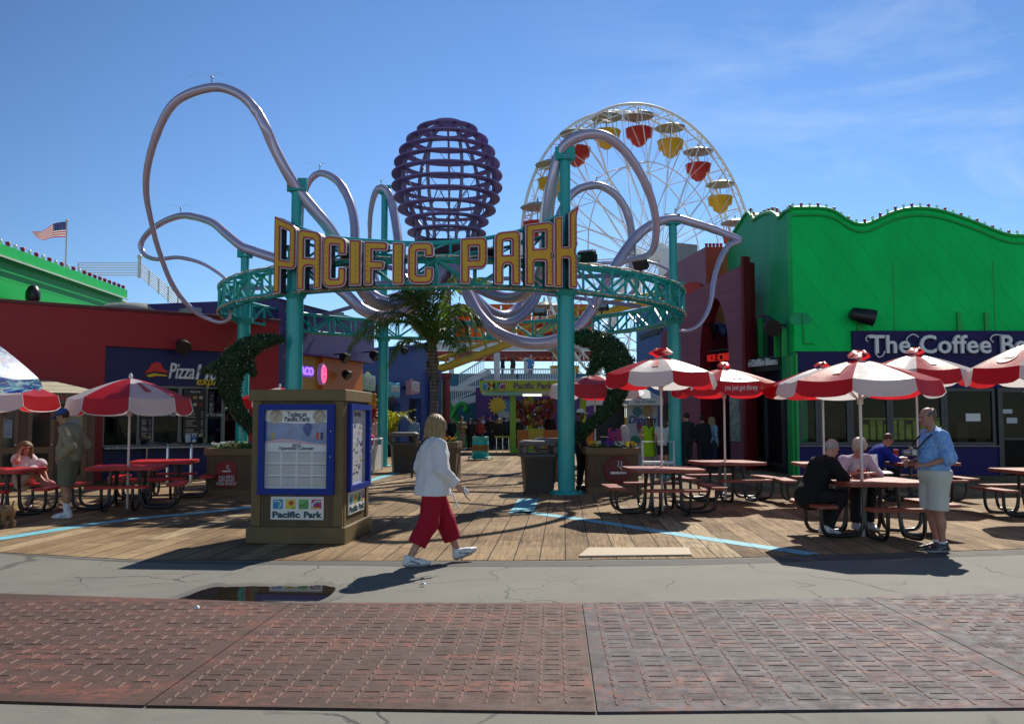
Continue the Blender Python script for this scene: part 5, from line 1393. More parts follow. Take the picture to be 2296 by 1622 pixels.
mb = MB(); mb.prism([(0, 3.5)] + stc + [(FS.L - .03, 3.5)], (0, 0, 0), (1, 0, 0), (0, 0, 1), (0, 1, 0), .5); mb.bx(0, FS.L - .5, .01, .5, 0, 3.497); SS.put(mb, 'side_wall', M_GREENS)
# rim moulding under the wavy edge
mb = MB(); mb.tube([(u, -.03, z - .20) for u, z in ftc], .035, 6); SF.put(mb, 'rim_moulding', M_GREENP)
mb = MB(); mb.tube([(u, -.02, z + .015) for u, z in ftc], .05, 6); SF.put(mb, 'rim_cap', M_GREENP)
mb = MB(); mb.tube([(u, -.02, z + .015) for u, z in stc], .06, 6); SS.put(mb, 'rim_cap', M_GREENP)
# lamps along the parapet
def along(poly, step):
 out, acc, nxt = [], 0.0, step * .3
 for a, b in zip(poly[:-1], poly[1:]):
  l = math.hypot(b[0] - a[0], b[1] - a[1])
  while acc + l >= nxt:
   t = (nxt - acc) / l if l else 0
   out.append((a[0] + (b[0] - a[0]) * t, a[1] + (b[1] - a[1]) * t)); nxt += step
  acc += l
 return out
def bulb_mesh(kind):
 mb = MB()
 if kind: mb.lathe([(.03, 0), (.032, .04), (.04, .05), (.065, .20), (.045, .21), (.001, .21)], n=9); return mb.mesh('bulb', M_BRED)
 mb.lathe([(.03, 0), (.03, .08), (.045, .10), (.055, .15), (.05, .20), (.001, .23)], n=9); return mb.mesh('bulb', M_BCLEAR)
BM = [bulb_mesh(0), bulb_mesh(1)]
for i, (u, z) in enumerate(along(ftc, .245)[:46]):
 o = link('bulb', BM[1 if i % 2 else 0], T); o.scale = (.72,) * 3; q = SF.M @ Vector((u, .1, z + .03)); o.location = q
for i, (u, z) in enumerate(along(stc, .235)[:44]):
 o = link('bulb', BM[1 if i % 2 else 0], T); o.scale = (.72,) * 3; q = SS.M @ Vector((u, .1, z + .03)); o.location = q
u_, z_ = FR.uv(1795, 715); rp_ = random.Random(2)
mb = MB(); mb.prism([(u_ + .26 * (1 + .4 * rp_.random()) * math.cos(a), z_ + .16 * (1 + .5 * rp_.random()) * math.sin(a)) for a in [2 * PI * k / 13 for k in range(13)]], (0, -.012, 0), (1, 0, 0), (0, 0, 1), (0, 1, 0), .01); SF.put(mb, 'plaster_patch', pmat('green plaster patch', (.006, .42, .16), .7, var=.3, vsc=6, bump=.5, bsc=40))
u_, z_ = FR.uv(1800, 772); mb = MB(); mb.tube([(u_, -.03, z_ + .9), (u_ + .02, -.03, z_ + .4), (u_ + .02, -.03, z_ + .02), (u_ + .3, -.03, z_ + .02)], .02, 6); SF.put(mb, 'conduit', M_GREENP)
for u_ in (2.9, 5.8):
 mb = MB(); mb.bx(u_ - .012, u_ + .012, -.012, -.001, zfb, zfb + 2.6); SF.put(mb, 'cover_strip', M_GREENP)
# violet fascia and sign panel
us0 = FR.uv(1912, 800, .1)[0]; zs1 = FR.uv(1912, 741, .1)[1]; zs0 = FR.uv(1950, 824)[1]; zw1 = FR.uv(1900, 869)[1]; zw0 = FR.uv(2000, 998)[1]
mb = MB(); mb.bx(.02, FR.L, .02, .5, zw1, zfb - .003); SF.put(mb, 'fascia', M_VIOL)
mb = MB(); mb.bx(us0, FR.L, -.12, .016, zs0, zs1); SF.put(mb, 'sign_panel', M_VIOL)
# struts above the sign
for px, ya, yb in ((1925, 700, 742), (2149, 700, 742), (2210, 700, 742)):
 u, z0 = FR.uv(px, yb); _, z1 = FR.uv(px, ya)
 mb = MB(); mb.bx(u - .05, u + .05, -.09, -.001, zs1 + .003, z1); SF.put(mb, 'strut', M_GREENP)
# windows
up0 = FR.u(1790)
mb = MB(); mb.bx(0, up0, -.05, .5, 0, zfb - .06); SF.put(mb, 'pilaster', M_GREENP)
ub2 = FR.u(2238)
mb = MB(); mb.bx(up0 + .003, ub2, .02, .4, 0, zw0 - .04); SF.put(mb, 'base_wall', M_VIOLD)
mb = MB(); mb.bx(up0 + .003, ub2, -.05, .5, zw0 - .037, zw0, bev=.01); SF.put(mb, 'sill', M_FRAME)
us_ = [up0 + .005] + [FR.u(px) for px in (1838, 1908, 1998, 2120, 2235)]
M_FRAMED = pmat('dark window frame', (.06, .065, .075), .4, metal=.4, var=.1)
def bay(sub, u0, u1, z0, z1, y=.1, fw=.09, bars=(), name='window', fm=None):
 mb = MB(); mb.bx(u0, u1, y - .05, y + .05, z0, z0 + fw); mb.bx(u0, u1, y - .05, y + .05, z1 - fw, z1)
 for u in (u0 + fw / 2, u1 - fw / 2): mb.bx(u - fw / 2, u + fw / 2, y - .052, y + .052, z0 + fw, z1 - fw)
 for z in bars: mb.bx(u0 + fw, u1 - fw, y - .03, y + .03, z - .03, z + .03)
 fr = sub.put(mb, name, fm or M_FRAMED)
 mb = MB(); mb.bx(u0 + fw * .5, u1 - fw * .5, y - .004, y + .004, z0 + fw * .5, z1 - fw * .5)
 o = link('pane', mb.mesh('pane', M_GLASS), fr)
 return fr
for i in range(len(us_) - 1): bay(SF, us_[i] + .003, us_[i + 1] - .003, zw0 + .003, zw1 - .003)
bay(SF, FR.u(2243), FR.L * .83, .05, zw1 - .003, name='door', fw=.11, bars=(1.05,))
mb = MB(); mb.bx(ub2 + .003, FR.u(2243) - .004, -.02, .3, 0, zw1); SF.put(mb, 'door_post', M_FRAMED)
# interior seen through the glass
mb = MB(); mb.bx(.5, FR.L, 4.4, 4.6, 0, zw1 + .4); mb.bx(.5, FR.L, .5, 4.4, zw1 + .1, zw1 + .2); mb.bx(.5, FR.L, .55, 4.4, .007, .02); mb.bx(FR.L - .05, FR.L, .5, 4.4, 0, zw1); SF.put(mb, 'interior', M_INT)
M_SHELF = pmat('yellow shelf goods', (.85, .66, .05), .5, var=.5, vsc=9)
mb = MB(); ua_, uz_ = FR.uv(1930, 960, -1.2), FR.uv(2105, 938, -1.2)
mb.bx(ua_[0], uz_[0], 1.2, 1.7, .9, uz_[1]); SF.put(mb, 'goods_shelf', M_INTB)
n_ = 11
mb = MB()
for k in range(n_):
 u = ua_[0] + (uz_[0] - ua_[0]) * (k + .5) / n_
 mb.bx(u - .09, u + .06, 1.05, 1.18, 1.0, uz_[1] - .05 - .12 * ((k * 5) % 3 == 0))
mb.bx(ua_[0], uz_[0], 1.0, 1.19, uz_[1] - .03, uz_[1] + .02); SF.put(mb, 'goods', M_SHELF)
mb = MB()
for k in range(12):
 u = 1 + k * .6; mb.bx(u, u + .35, 3.6, 4.2, .02, 1.0 + .8 * ((k * 7) % 5) / 5)
SF.put(mb, 'counter_gear', M_INTB)
u_, z_ = FR.uv(2185, 935); mb = MB(); mb.box((u_, .08, z_), (.42, .006, .22)); SF.put(mb, 'window_notice', M_WHITE)
u_, z_ = FR.uv(2252, 920); mb = MB(); mb.box((u_ + .1, .08, z_ - .02), (.34, .006, .12)); mb.box((u_ + .25, .081, z_ - .28), (.3, .006, .16)); SF.put(mb, 'door_notice', pmat('pale notice', (.55, .58, .62), .6))
# lamps on the green front
def hang_lamp(sub, u, z, y, s_):
 mb = MB(); c = Vector((u, y, z)); mb.tube([c + Vector((-.27 * s_, 0, .07 * s_)), c + Vector((-.22 * s_, 0, .05 * s_)), c + Vector((.16 * s_, -.05, -.03 * s_)), c + Vector((.26 * s_, -.07, -.06 * s_))], [.1 * s_, .15 * s_, .19 * s_, .19 * s_], 14)
 mb.bar((u, 0, z + .05), (u, y, z + .05), .05); return sub.put(mb, 'wall_lamp', M_DARK)
u_, z_ = FR.uv(1933, 708, .3); hang_lamp(SF, u_, z_, -.3, 1.25)
u_, z_ = FS.uv(1732, 732, .4); hang_lamp(SS, u_, z_, -.4, 1.3)
# side details: small arch window, fins, side sign
u0, z0 = FS.uv(1668, 790, .03); u1, z1 = FS.uv(1748, 742, .03); ut, zt = FS.uv(1708, 705, .03)
mb = MB(); arc = [(u0, 2.2)] + [(u0 + (u1 - u0) * (.5 - .5 * math.cos(a)), z0 + (zt - z0) * math.sin(a)) for a in [PI * k / 12 for k in range(13)]] + [(u1, 2.2)]
mb.prism(arc, (0, -.05, 0), (1, 0, 0), (0, 0, 1), (0, 1, 0), .045); SS.put(mb, 'arch_panel', pmat('dark teal arch glass', (.012, .03, .05), .12, var=.2, spec=.8))
for px, ya, yb in ((1679, 720, 800), (1698, 712, 800), (1736, 745, 800), (1752, 738, 800)):
 u, za = FS.uv(px, ya, .2); _, zb_ = FS.uv(px, yb, .2)
 mb = MB(); mb.bx(u - .06, u + .06, -.2, -.052, zb_, za); SS.put(mb, 'fin', M_GREENP)
mb = MB(); mb.bx(.3, FS.L - .6, -.06, -.001, 0, 2.6); SS.put(mb, 'side_base', M_BLACK)
mb = MB(); mb.bx(FS.L - .55, FS.L - .06, -.08, -.001, 0, zfb - .1); SS.put(mb, 'corner_pilaster', M_GREENP)
bay(SS, 3.4, 5.2, .2, 2.5, -.1); bay(SS, 5.25, 7.2, .2, 2.5, -.1)
# coffee sign: swashed white letters
M_LETW = pmat('white channel letter', (.80, .80, .82), .35, var=.05)
M_LETE = pmat('letter side black', (.02, .02, .03), .5)
def coffee_sign(label, fac, x0, x1, ytop, ybot, off, size_hint):
 t = thing('coffee_sign', label, 'sign', fac.o, fac.a)
 (u0, z0), (u1, z1) = fac.uv(x0, ybot, off), fac.uv(x1, ytop, off)
 h = z1 - z0
 mb = MB(); me = text_mesh('The Coffee Bean', h * 1.28, .05, .012, spacing=1.05)
 w0 = max(v.co.x for v in me.vertices) - min(v.co.x for v in me.vertices); k = (u1 - u0) / w0
 for v in me.vertices: v.co.x *= k
 mesh_into(mb, me, at((u0 + u1) / 2, -off - .06, (z0 + z1) / 2))
 # swashes on T, C and B
 def sw(uc, pts, r_): mb.tube(catmull([(u0 + (u1 - u0) * (uc + p[0]), -off - .1, z0 + h * p[1]) for p in pts], 5), r_, 6)
 r_ = h * .035
 sw(.0, [(-.012, .68), (-.022, .82), (-.008, .98), (.02, 1.0), (.05, .9), (.085, .97)], r_)
 sw(.03, [(0, .1), (.015, -.1), (.04, -.02), (.05, .2)], r_)
 sw(.21, [(0, .55), (-.005, .85), (.03, 1.05), (.06, .9)], r_)
 sw(.71, [(-.03, .65), (-.045, .85), (-.02, 1.02), (.02, 1.0), (.06, .98)], r_)
 mb.build('lettering', M_LETW, t)
 return t
t_ = coffee_sign('large white swashed coffee sign on the violet front fascia', FR, 1948, 2352, 752, 796, .14, 1)
FQ = Facade(PZ(1664, 28.9, 0).xy, PZ(1750, 27.0, 0).xy)
t_ = coffee_sign('small white coffee sign on black panel by the pink ice cream front', FQ, 1671, 1745, 801, 825, .0, 1)
(u0, z0), (u1, z1) = FQ.uv(1664, 836), FQ.uv(1748, 795)
mb = MB(); mb.bx(u0, u1, .0, .10, z0, z1); mb.build('panel', M_BLACK, t_)
mb = MB(); c_ = FQ.uv(1663, 820); mb.prism([(c_[0] + .30 * math.cos(a), c_[1] + .34 * math.sin(a)) for a in [2 * PI * k / 18 for k in range(18)]], (0, -.1, 0), (1, 0, 0), (0, 0, 1), (0, 1, 0), .09); mb.build('round_badge', M_LETW, t_)
mb = MB(); mb.bar((u1 - .1, .05, (z0 + z1) / 2), (u1 + .6, .3, (z0 + z1) / 2), .08); mb.build('bracket', M_DARK, t_)
# pink ice cream front -----------------------------------------------------------------------
M_PINKW = pmat('dusty pink boards', (.30, .095, .15), .55, var=.12, vsc=1.5, bump=.08, groove=((-.12, 0, 1), .34, .035, .06))
M_MAG = pmat('magenta recess wall', (.34, .02, .16), .5, var=.15, vsc=1.2)
M_CRIM = pmat('crimson reveal', (.20, .012, .02), .5, var=.15)
M_RORA = pmat('vermilion wall', (.46, .045, .022), .5, var=.12, vsc=1.2, groove=((0, 0, 1), .7, .012, .04), bump=.05)
F = Facade((5.9, 31.2), (7.42, 28.4))
T = thing('ice_cream_shop', 'pink boarded ice cream shop with tall pointed arch and red tower', 'shop', F.o, F.a)
(ul, zl), (ur, zr2) = F.uv(1546, 658), F.uv(1661, 594)
ua0, ua1 = F.u(1571), F.u(1637); (uap, zap) = F.uv(1601, 667); zsp = F.uv(1571, 760)[1]
archL = [(ua0, 0), (ua0, zsp * .8)] + [(ua0 + (uap - ua0) * (1 - math.cos(a)), zsp * .8 + (zap - zsp * .8) * math.sin(a)) for a in [PI / 2 * k / 7 for k in range(1, 8)]]
archR = [(uap + (ua1 - uap) * math.sin(a), zsp * .8 + (zap - zsp * .8) * math.cos(a)) for a in [PI / 2 * k / 7 for k in range(1, 8)]] + [(ua1, 0)]
mb = MB(); mb.prism([(-.2, 0), (-.2, zl - .15), (ul, zl), (ur, zr2), (F.L, zr2 + .1), (F.L, 0)] + (archL + archR)[::-1], (0, 0, 0), (1, 0, 0), (0, 0, 1), (0, 1, 0), .5, 0, 1); mb.build('front_wall', [M_PINKW, M_CRIM], T)
mb = MB(); mb.bx(F.L + .003, F.L + .13, -.10, .18, 0, zr2 + .25); mb.build('corner_board', M_CRIM, T)
mb = MB(); mb.bx(ua0 - .1, ua1 + .1, 1.3, 1.4, 2.2, zap + .2); mb.build('recess', M_MAG, T)
mb = MB(); mb.bx(ua0 - .1, ua1 + .1, 1.28, 1.38, .0, 2.197); mb.build('doorway', M_BLACK, T)
mb = MB(); cb = F.uv(1608, 755, -.9); mb.tube(catmull([(cb[0] - .42, .9, cb[1]), (cb[0] - .2, .75, cb[1] + .25), (cb[0] + .2, .75, cb[1] + .3), (cb[0] + .5, .9, cb[1] + .1)], 5), .2, 8); mb.build('blue_awning', pmat('blue awning', (.02, .05, .18), .5, var=.2), T)
spotlight(T, F.uv(1606, 734, -.6)[0], F.uv(1606, 734, -.6)[1], .5, .9)
tk = MB(); (u0, z0) = F.uv(1636, 975, .05); tk.bx(ua1 + .05, F.L - .2, -.06, -.003, .9, 2.4); tk.build('poster_frame', pmat('ice cream poster', (.30, .33, .30), .4, var=.7, vsc=7), T)
sg = thing('ice_cream_sign', 'red channel letter sign reading ICE CREAM in the pink arch', 'sign', F.o, F.a)
(u0, z0), (u1, z1) = F.uv(1588, 815, -.1), F.uv(1650, 787, -.1)
def redword(tx, ua, ub, z, h):
 mb = MB(); me = text_mesh(tx, h * 1.38, .05, .0); w0 = max(v.co.x for v in me.vertices) - min(v.co.x for v in me.vertices)
 for v in me.vertices: v.co.x *= (ub - ua) / w0
 mesh_into(mb, me, at((ua + ub) / 2, .1, z)); mb.build('word', pmat('red channel letters', (.75, .03, .02), .35, emit=.25), sg)
uz = F.uv(1606, 800, -.1)[0]
redword('ICE', u0, uz - .03, F.uv(1597, 803, -.1)[1], (z1 - z0) * .72); redword('CREAM', uz + .1, u1 + .25, F.uv(1622, 801, -.1)[1], (z1 - z0) * .8)
mb = MB(); mb.bar((u0 - .1, .2, z1 + .1), (u1 + .3, .2, z1 + .1), .05); mb.build('hanger', M_DARK, sg)
# red tower behind
T2 = thing('red_tower', 'vermilion tower with pink sloping side behind the pink ice cream front', 'building', (0, 0, 0))
a, b, c_ = P(1516, 590, 37.5), P(1582, 553, 34.0), P(1623, 553, 34.0)
mb = MB(); mb.add([(a.x, a.y, 0), (b.x, b.y, 0), (b.x, b.y, b.z), (a.x, a.y, a.z), (a.x, a.y + 4, 0), (a.x, a.y + 4, a.z), (b.x + 1, b.y + 4, b.z)], [(0, 1, 2, 3), (4, 0, 3, 5), (3, 2, 6, 5)]); mb.build('pink_side', pmat('tower pink boards', (.34, .085, .12), .55, var=.1, groove=((.85, -.5, .25), .3, .05, .05), bump=.06), T2)
mb = MB(); mb.bx(b.x + .004, c_.x + .25, b.y, b.y + 3.5, 0, b.z); mb.build('red_front', M_RORA, T2)
mb = MB()
for k in range(5): mb.lathe([(.045, 0), (.05, .05), (.07, .15), (.03, .18)], (b.x + .08 + k * (c_.x - b.x) / 5, b.y + .2, b.z), 8)
o = mb.build('cap_bulbs', M_BRED, T2); o['kind'] = 'stuff'
c0 = P(1553, 667, 32.6); mb = MB(); mb.prism([(.48 * math.cos(q), .60 * math.sin(q)) for q in [2 * PI * k / 24 for k in range(24)]], (c0.x, c0.y, c0.z), (.8, -.55, 0), (0, 0, 1), (.55, .8, 0), .5); mb.build('red_dome', pmat('red dome', (.50, .035, .02), .45, var=.1), T2)
# lower left pink/blue pieces
T = thing('crimson_shopfront', 'narrow crimson shopfront between the blue shop and the pink arch', 'shop', (0, 0, 0))
p0, p1 = P(1484, 900, 33.5), P(1548, 900, 31.3); zz1 = P(1510, 733, 32).z
mb = MB(); mb.bx(0, (p1 - p0).xy.length, 0, 2.5, 0, zz1); o = mb.build('wall', pmat('crimson boards', (.22, .03, .055), .55, var=.15, groove=((1, 0, 0), .25, .05, .06), bump=.05), T, (p0.x, p0.y, 0)); o.rotation_euler.z = math.atan2(p1.y - p0.y, p1.x - p0.x)
mb = MB(); mb.bx(.3, 1.6, -.05, -.003, .1, 2.2); o = mb.build('door', M_BLACK, T, (p0.x, p0.y, 0)); o.rotation_euler.z = math.atan2(p1.y - p0.y, p1.x - p0.x)
mb = MB(); mb.bx(1.15, 2.0, -.3, -.1, .05, 2.0); o = mb.build('yellow_stand', pmat('yellow sweet stand', (.55, .36, .01), .4, var=.3, vsc=3), T, (p0.x, p0.y, 0)); o.rotation_euler.z = math.atan2(p1.y - p0.y, p1.x - p0.x)
T = thing('blue_shop', 'mid blue shop wall with a black stencilled shape behind the right ivy dolphin', 'shop', (0, 0, 0))
M_MBLUE = pmat('mid blue wall', (.045, .12, .36), .5, var=.15, vsc=1.5, bump=.05, stain=.15)
p0, p1 = P(1428, 900, 37.5), P(1497, 900, 34.5); zz1 = P(1460, 690, 36).z; an = math.atan2(p1.y - p0.y, p1.x - p0.x)
mb = MB(); mb.bx(0, (p1 - p0).xy.length, 0, 3, 0, zz1); o = mb.build('wall', M_MBLUE, T, (p0.x, p0.y, 0)); o.rotation_euler.z = an
Fb = Facade((p0.x, p0.y), (p1.x, p1.y))
mb = MB(); mb.prism([Fb.uv(x, y, .05) for x, y in ((1432, 752), (1445, 748), (1458, 742), (1468, 735), (1482, 730), (1484, 738), (1476, 744), (1474, 750), (1462, 752), (1446, 757), (1434, 763))], (0, -.05, 0), (1, 0, 0), (0, 0, 1), (0, 1, 0), .045); o = mb.build('black_shape', M_BLACK, T, (p0.x, p0.y, 0)); o.rotation_euler.z = an
# white ice cream booth with peaked canvas roof -----------------------------------------------
F = Facade((3.05, 31.0), (5.22, 31.0))
T = thing('dessert_booth', 'white dessert booth with peaked canvas roof and coloured dots behind the railing', 'booth', F.o, F.a)
M_CANV = pmat('white canvas', (.72, .72, .74), .7, var=.05, trans=.25)
zv0, zv1 = F.uv(1460, 908)[1], F.uv(1460, 893)[1]; zpk = F.uv(1430, 858)[1]; x1 = F.uv(1487, 900, .6)[0]; x0 = F.uv(1330, 900, .6)[0]
mb = MB(); mb.add([(x0, -.6, zv1), (x1, -.6, zv1), (x1, 2.2, zv1), (x0, 2.2, zv1), ((x0 + x1) / 2, .8, zpk + .25)], [(0, 1, 4), (1, 2, 4), (2, 3, 4), (3, 0, 4)])
mb.add([(x0, -.6, zv1), (x1, -.6, zv1), (x1, -.6, zv0), (x0, -.6, zv0), (x1, 2.2, zv1), (x1, 2.2, zv0), (x0, 2.2, zv1), (x0, 2.2, zv0)], [(0, 1, 2, 3), (1, 4, 5, 2), (6, 0, 3, 7)]); mb.build('canvas_roof', M_CANV, T)
for tx, du in (('Dippin\' Dots', 1.62), ('Ice Cream', .62)):
 text('valance_text', tx, .17, pmat('navy print', (.03, .04, .16), .5), T, (x1 - du, -.612, (zv0 + zv1) / 2), .004)
dm = [pmat('dot blue', (.01, .02, .22), .4), pmat('dot teal', (.02, .13, .17), .4), pmat('dot tan', (.28, .18, .06), .4), pmat('dot red', (.38, .03, .05), .4), pmat('dot green', (.02, .16, .10), .4)]
mb = MB(); mb.bx(F.uv(1383, 900)[0] + .35, F.uv(1474, 900)[0], 0, .1, 0, zv0 + .02); mb.build('panel', pmat('booth white panel', (.42, .41, .42), .5, var=.06), T)
mb = MB(); mb.bx(-.1, F.uv(1383, 900)[0] + .347, 0, .1, 0, 1.0); mb.bx(-.1, F.uv(1383, 900)[0] + .347, .6, .7, 1.0, zv0); mb.build('serving_hatch', M_INT, T)
for k, (px, py, r_) in enumerate(((1429, 922, .17), (1452, 921, .19), (1435, 955, .13), (1447, 957, .11), (1424, 987, .17))):
 u, z = F.uv(px, py, .02); mb = MB(); mb.prism([(u + r_ * math.cos(a), z + r_ * math.sin(a)) for a in [2 * PI * j / 16 for j in range(16)]], (0, -.02, 0), (1, 0, 0), (0, 0, 1), (0, 1, 0), .018); mb.build('dot', dm[(1, 2, 3, 0, 4)[k]], T)
ud, zd_ = F.uv(1441, 941, .02)
text('brand_text', 'Dippin\'', .36, dm[0], T, (ud, -.03, zd_), .008, shear=.2, offset=.008); text('brand_text', 'Dots', .3, dm[0], T, (ud + .1, -.03, zd_ - .32), .008, shear=.2)
u, z = 1.55, zv1 + .3
mb = MB(); mb.prism([(x1 - .95 + .34 * math.cos(a), -.18 + .3 * math.sin(a)) for a in [2 * PI * j / 16 for j in range(16)]], (0, 0, zv1 + .12), (1, 0, 0), Vector((0, 1.4, zpk + .25 - zv1)).normalized(), Vector((0, -1, 1.6)).normalized(), .012); o = mb.build('roof_dot', dm[0], T); o.location.y = -.28; o.location.z = .16
# queue railing before the booth
def hooped_fence(name, label, a, b, h, nb_, grp=None):
 a, b = Vector(a), Vector(b); t = thing(name, label, 'railing', a, 0, grp); l = b - a
 mb = MB(); mb.tube([(0, 0, 0), (0, 0, h), l + Vector((0, 0, h)), l], .03, 8); mb.build('frame', M_WSTEEL, t)
 mb = MB(); mb.cyl(Vector((0, 0, .42)), l + Vector((0, 0, .42)), .05, n=8); mb.build('low_rail', M_WSTEEL, t)
 for i in range(1, nb_):
  mb = MB(); q = l * (i / nb_); mb.cyl(q, q + Vector((0, 0, .42)), .02, n=6); mb.build('baluster', M_WSTEEL, t)
hooped_fence('metal_railing', 'pale metal railing in front of the white dessert booth', PZ(1441, 24.5, 0), PZ(1512, 24.5, 0), 1.0, 5)
# ferris wheel -------------------------------------------------------------------------------
M_WW = pmat('wheel white paint', (.90, .91, .91), .4, var=.04, vsc=.3)
WR, WD, PHI = 12.9, 76.0, R(37)
wc = Vector((11.75, WD, P(1148, 578, WD).z))
T = thing('ferris_wheel', 'tall white ferris wheel with red and yellow gondolas behind the sculpture', 'ferris wheel', (wc.x, wc.y, 0))
ax = Vector((math.sin(PHI), -math.cos(PHI), 0))      # axle, pointing towards the street and right
hz = Vector((math.cos(PHI), math.sin(PHI), 0))
def wp(a, r, s_): return Vector((0, 0, wc.z)) + hz * (r * math.sin(a)) + Vector((0, 0, r * math.cos(a))) + ax * s_
HW = 1.15
NG = 20
for s_ in (-HW, HW):
 mb = MB()
 mb.tube([wp(2 * PI * i / 100, WR, s_) for i in range(100)], .125, 8, closed=True)
 mb.tube([wp(2 * PI * i / 80, WR - .75, s_) for i in range(80)], .07, 6, closed=True)
 mb.tube([wp(2 * PI * i / 60, WR * .62, s_) for i in range(60)], .055, 6, closed=True)
 for i in range(40): mb.bar(wp(2 * PI * i / 40, WR - .75, s_), wp(2 * PI * (i + .5) / 40, WR, s_), .06); mb.bar(wp(2 * PI * (i + 1) / 40, WR - .75, s_), wp(2 * PI * (i + .5) / 40, WR, s_), .06)
 mb.build('rim', M_WW, T)
for i in range(NG):
 a = 2 * PI * (i + .5) / NG
 for s_ in (-HW, HW):
  mb = MB()
  mb.bar(wp(a, .9, s_ * 1.25), wp(a, WR, s_), .09, .07)
  mb.bar(wp(a, .9, s_ * 1.25), wp(a + 2 * PI / NG, WR * .62, s_), .035)
  mb.bar(wp(a, WR * .62, s_), wp(a + PI / NG, WR - .4, s_), .035)
  mb.bar(wp(a, WR * .62, s_), wp(a - PI / NG, WR - .4, s_), .035)
  mb.build('spoke', M_WW, T)
 mb = MB(); mb.bar(wp(a, WR * .62, -HW), wp(a, WR * .62, HW), .06); mb.bar(wp(a, WR * .62, -HW), wp(a, WR, HW), .045); mb.bar(wp(a, WR, -HW), wp(a, WR, HW), .09); mb.build('cross_tie', M_WW, T)
mb = MB(); mb.cyl(wp(0, 0, -2.2), wp(0, 0, 2.2), .55, n=20); mb.cyl(wp(0, 0, HW * 1.2), wp(0, 0, HW * 1.35), 1.05, n=24); mb.cyl(wp(0, 0, -HW * 1.2), wp(0, 0, -HW * 1.35), 1.05, n=24); mb.build('hub', M_WW, T)
for s_ in (-1, 1):
 top = wp(0, 0, 2.1 * s_)
 for k in (-1, 1):
  ft_ = Vector((0, 0, 0)) + hz * (5.4 * k) + ax * (3.6 * s_)
  mb = MB(); mb.bar(ft_, top, .75, .5)
  n_ = 7
  o2 = ft_ - ax * (.0)
  for j in range(n_):
   p_, q_ = ft_.lerp(top, j / n_), ft_.lerp(top, (j + 1) / n_)
   mb.bar(p_ + hz * .9, q_ - hz * .2, .08); mb.bar(p_ - hz * .2, q_ + hz * .9 * (1 - j / n_), .08)
  mb.bar(ft_ + hz * .9, top, .16)
  mb.build('support_leg', M_WW, T)
mb = MB(); c_ = wp(0, 0, 2.4) + hz * 2.1 + Vector((0, 0, .1)); mb.box(c_, (2.0, .5, 1.9), rot=rot2(PHI - .2)); mb.build('panel_board', pmat('grey board', (.25, .27, .29), .5), T)
M_GRED = pmat('gondola red', (.46, .015, .018), .35, var=.1, coat=.3); M_GYEL = pmat('gondola yellow', (.66, .40, .02), .35, var=.1, coat=.3)
M_GROOF = pmat('gondola grey roof', (.30, .34, .32), .5, var=.1); M_SILL = pmat('people dark', (.03, .03, .04), .8)
def gondola(idx, a):
 g = wp(a, WR - .35, 0)
 mb = MB(); mt = M_GRED if idx % 2 else M_GYEL
 mb.lathe([(.45, -2.75), (.62, -2.72), (.75, -2.3), (1.06, -2.2), (1.15, -1.62), (1.2, -1.55), (1.2, -1.47), (1.08, -1.47), (1.0, -2.1), (.001, -2.15)], g, 16)
 car = mb.build('gondola', mt, T)
 mb = MB(); mb.lathe([(1.35, -.32), (1.38, -.26), (.7, .04), (.08, .16), (.05, .5), (.001, .52)], g, 12, sm=False); mb.lathe([(.001, -.28), (1.35, -.32)], g, 12, sm=False, caps=False); mb.build('canopy', M_GROOF, car)
 mb = MB(); mb.cyl(g + Vector((0, 0, -2.1)), g + Vector((0, 0, -.2)), .05, n=6)
 for k in range(4): q = Vector((math.cos(k * PI / 2 + .4), math.sin(k * PI / 2 + .4), 0)); mb.bar(g + q * 1.05 + Vector((0, 0, -1.5)), g + q * .95 + Vector((0, 0, -.3)), .045)
 mb.build('hanger', M_STEEL, car)
 mb = MB(); mb.lathe([(.28, -2.95), (.5, -2.72)], g, 10); mb.build('lower_hub', mt, car)
 return car
for i in range(NG): gondola(i + 1, 2 * PI * i / NG + R(-4.7))
# ------------------------------------------------------------------ information kiosk
M_KWOOD = pmat('stained kiosk boards', (.105, .068, .026), .6, var=.25, vsc=2.2, bump=.25, bsc=18, groove=((1, 0, 0), .145, .05, .16), stain=.3)
M_KTRIM = pmat('pale kiosk trim wood', (.165, .112, .042), .6, var=.22, vsc=3, bump=.2, bsc=24, stain=.2)
M_KBLUE = pmat('blue poster frame', (.004, .026, .25), .45, spec=.25, var=.1, vsc=3)
M_POST = pmat('poster paper', (.62, .65, .68), .25, var=.05, vsc=4, coat=.5)
M_PBLUE = pmat('poster sea blue', (.10, .20, .46), .25, var=.5, vsc=7, coat=.5)
M_PPINK = pmat('poster pink band', (.52, .34, .42), .3, var=.25, vsc=6, coat=.5)
M_PINK2 = pmat('poster ink', (.03, .035, .10), .4, var=.1)
M_PGREY = pmat('poster grey print', (.30, .31, .33), .4, var=.2, vsc=30)
M_POLV = pmat('poster olive print', (.40, .36, .12), .4, var=.3, vsc=30)
M_PMAG = pmat('poster mauve print', (.38, .16, .32), .4, var=.3, vsc=30)
M_ICB, M_ICY, M_ICG, M_ICR = pmat('icon blue', (.03, .27, .50), .45), pmat('icon yellow', (.72, .58, .06), .45), pmat('icon green', (.16, .47, .12), .45), pmat('icon crimson', (.45, .015, .09), .45)
M_TEALINK = pmat('dark teal ink', (.012, .06, .075), .45)
M_ORSUN = pmat('icon sun red', (.55, .06, .02), .45)
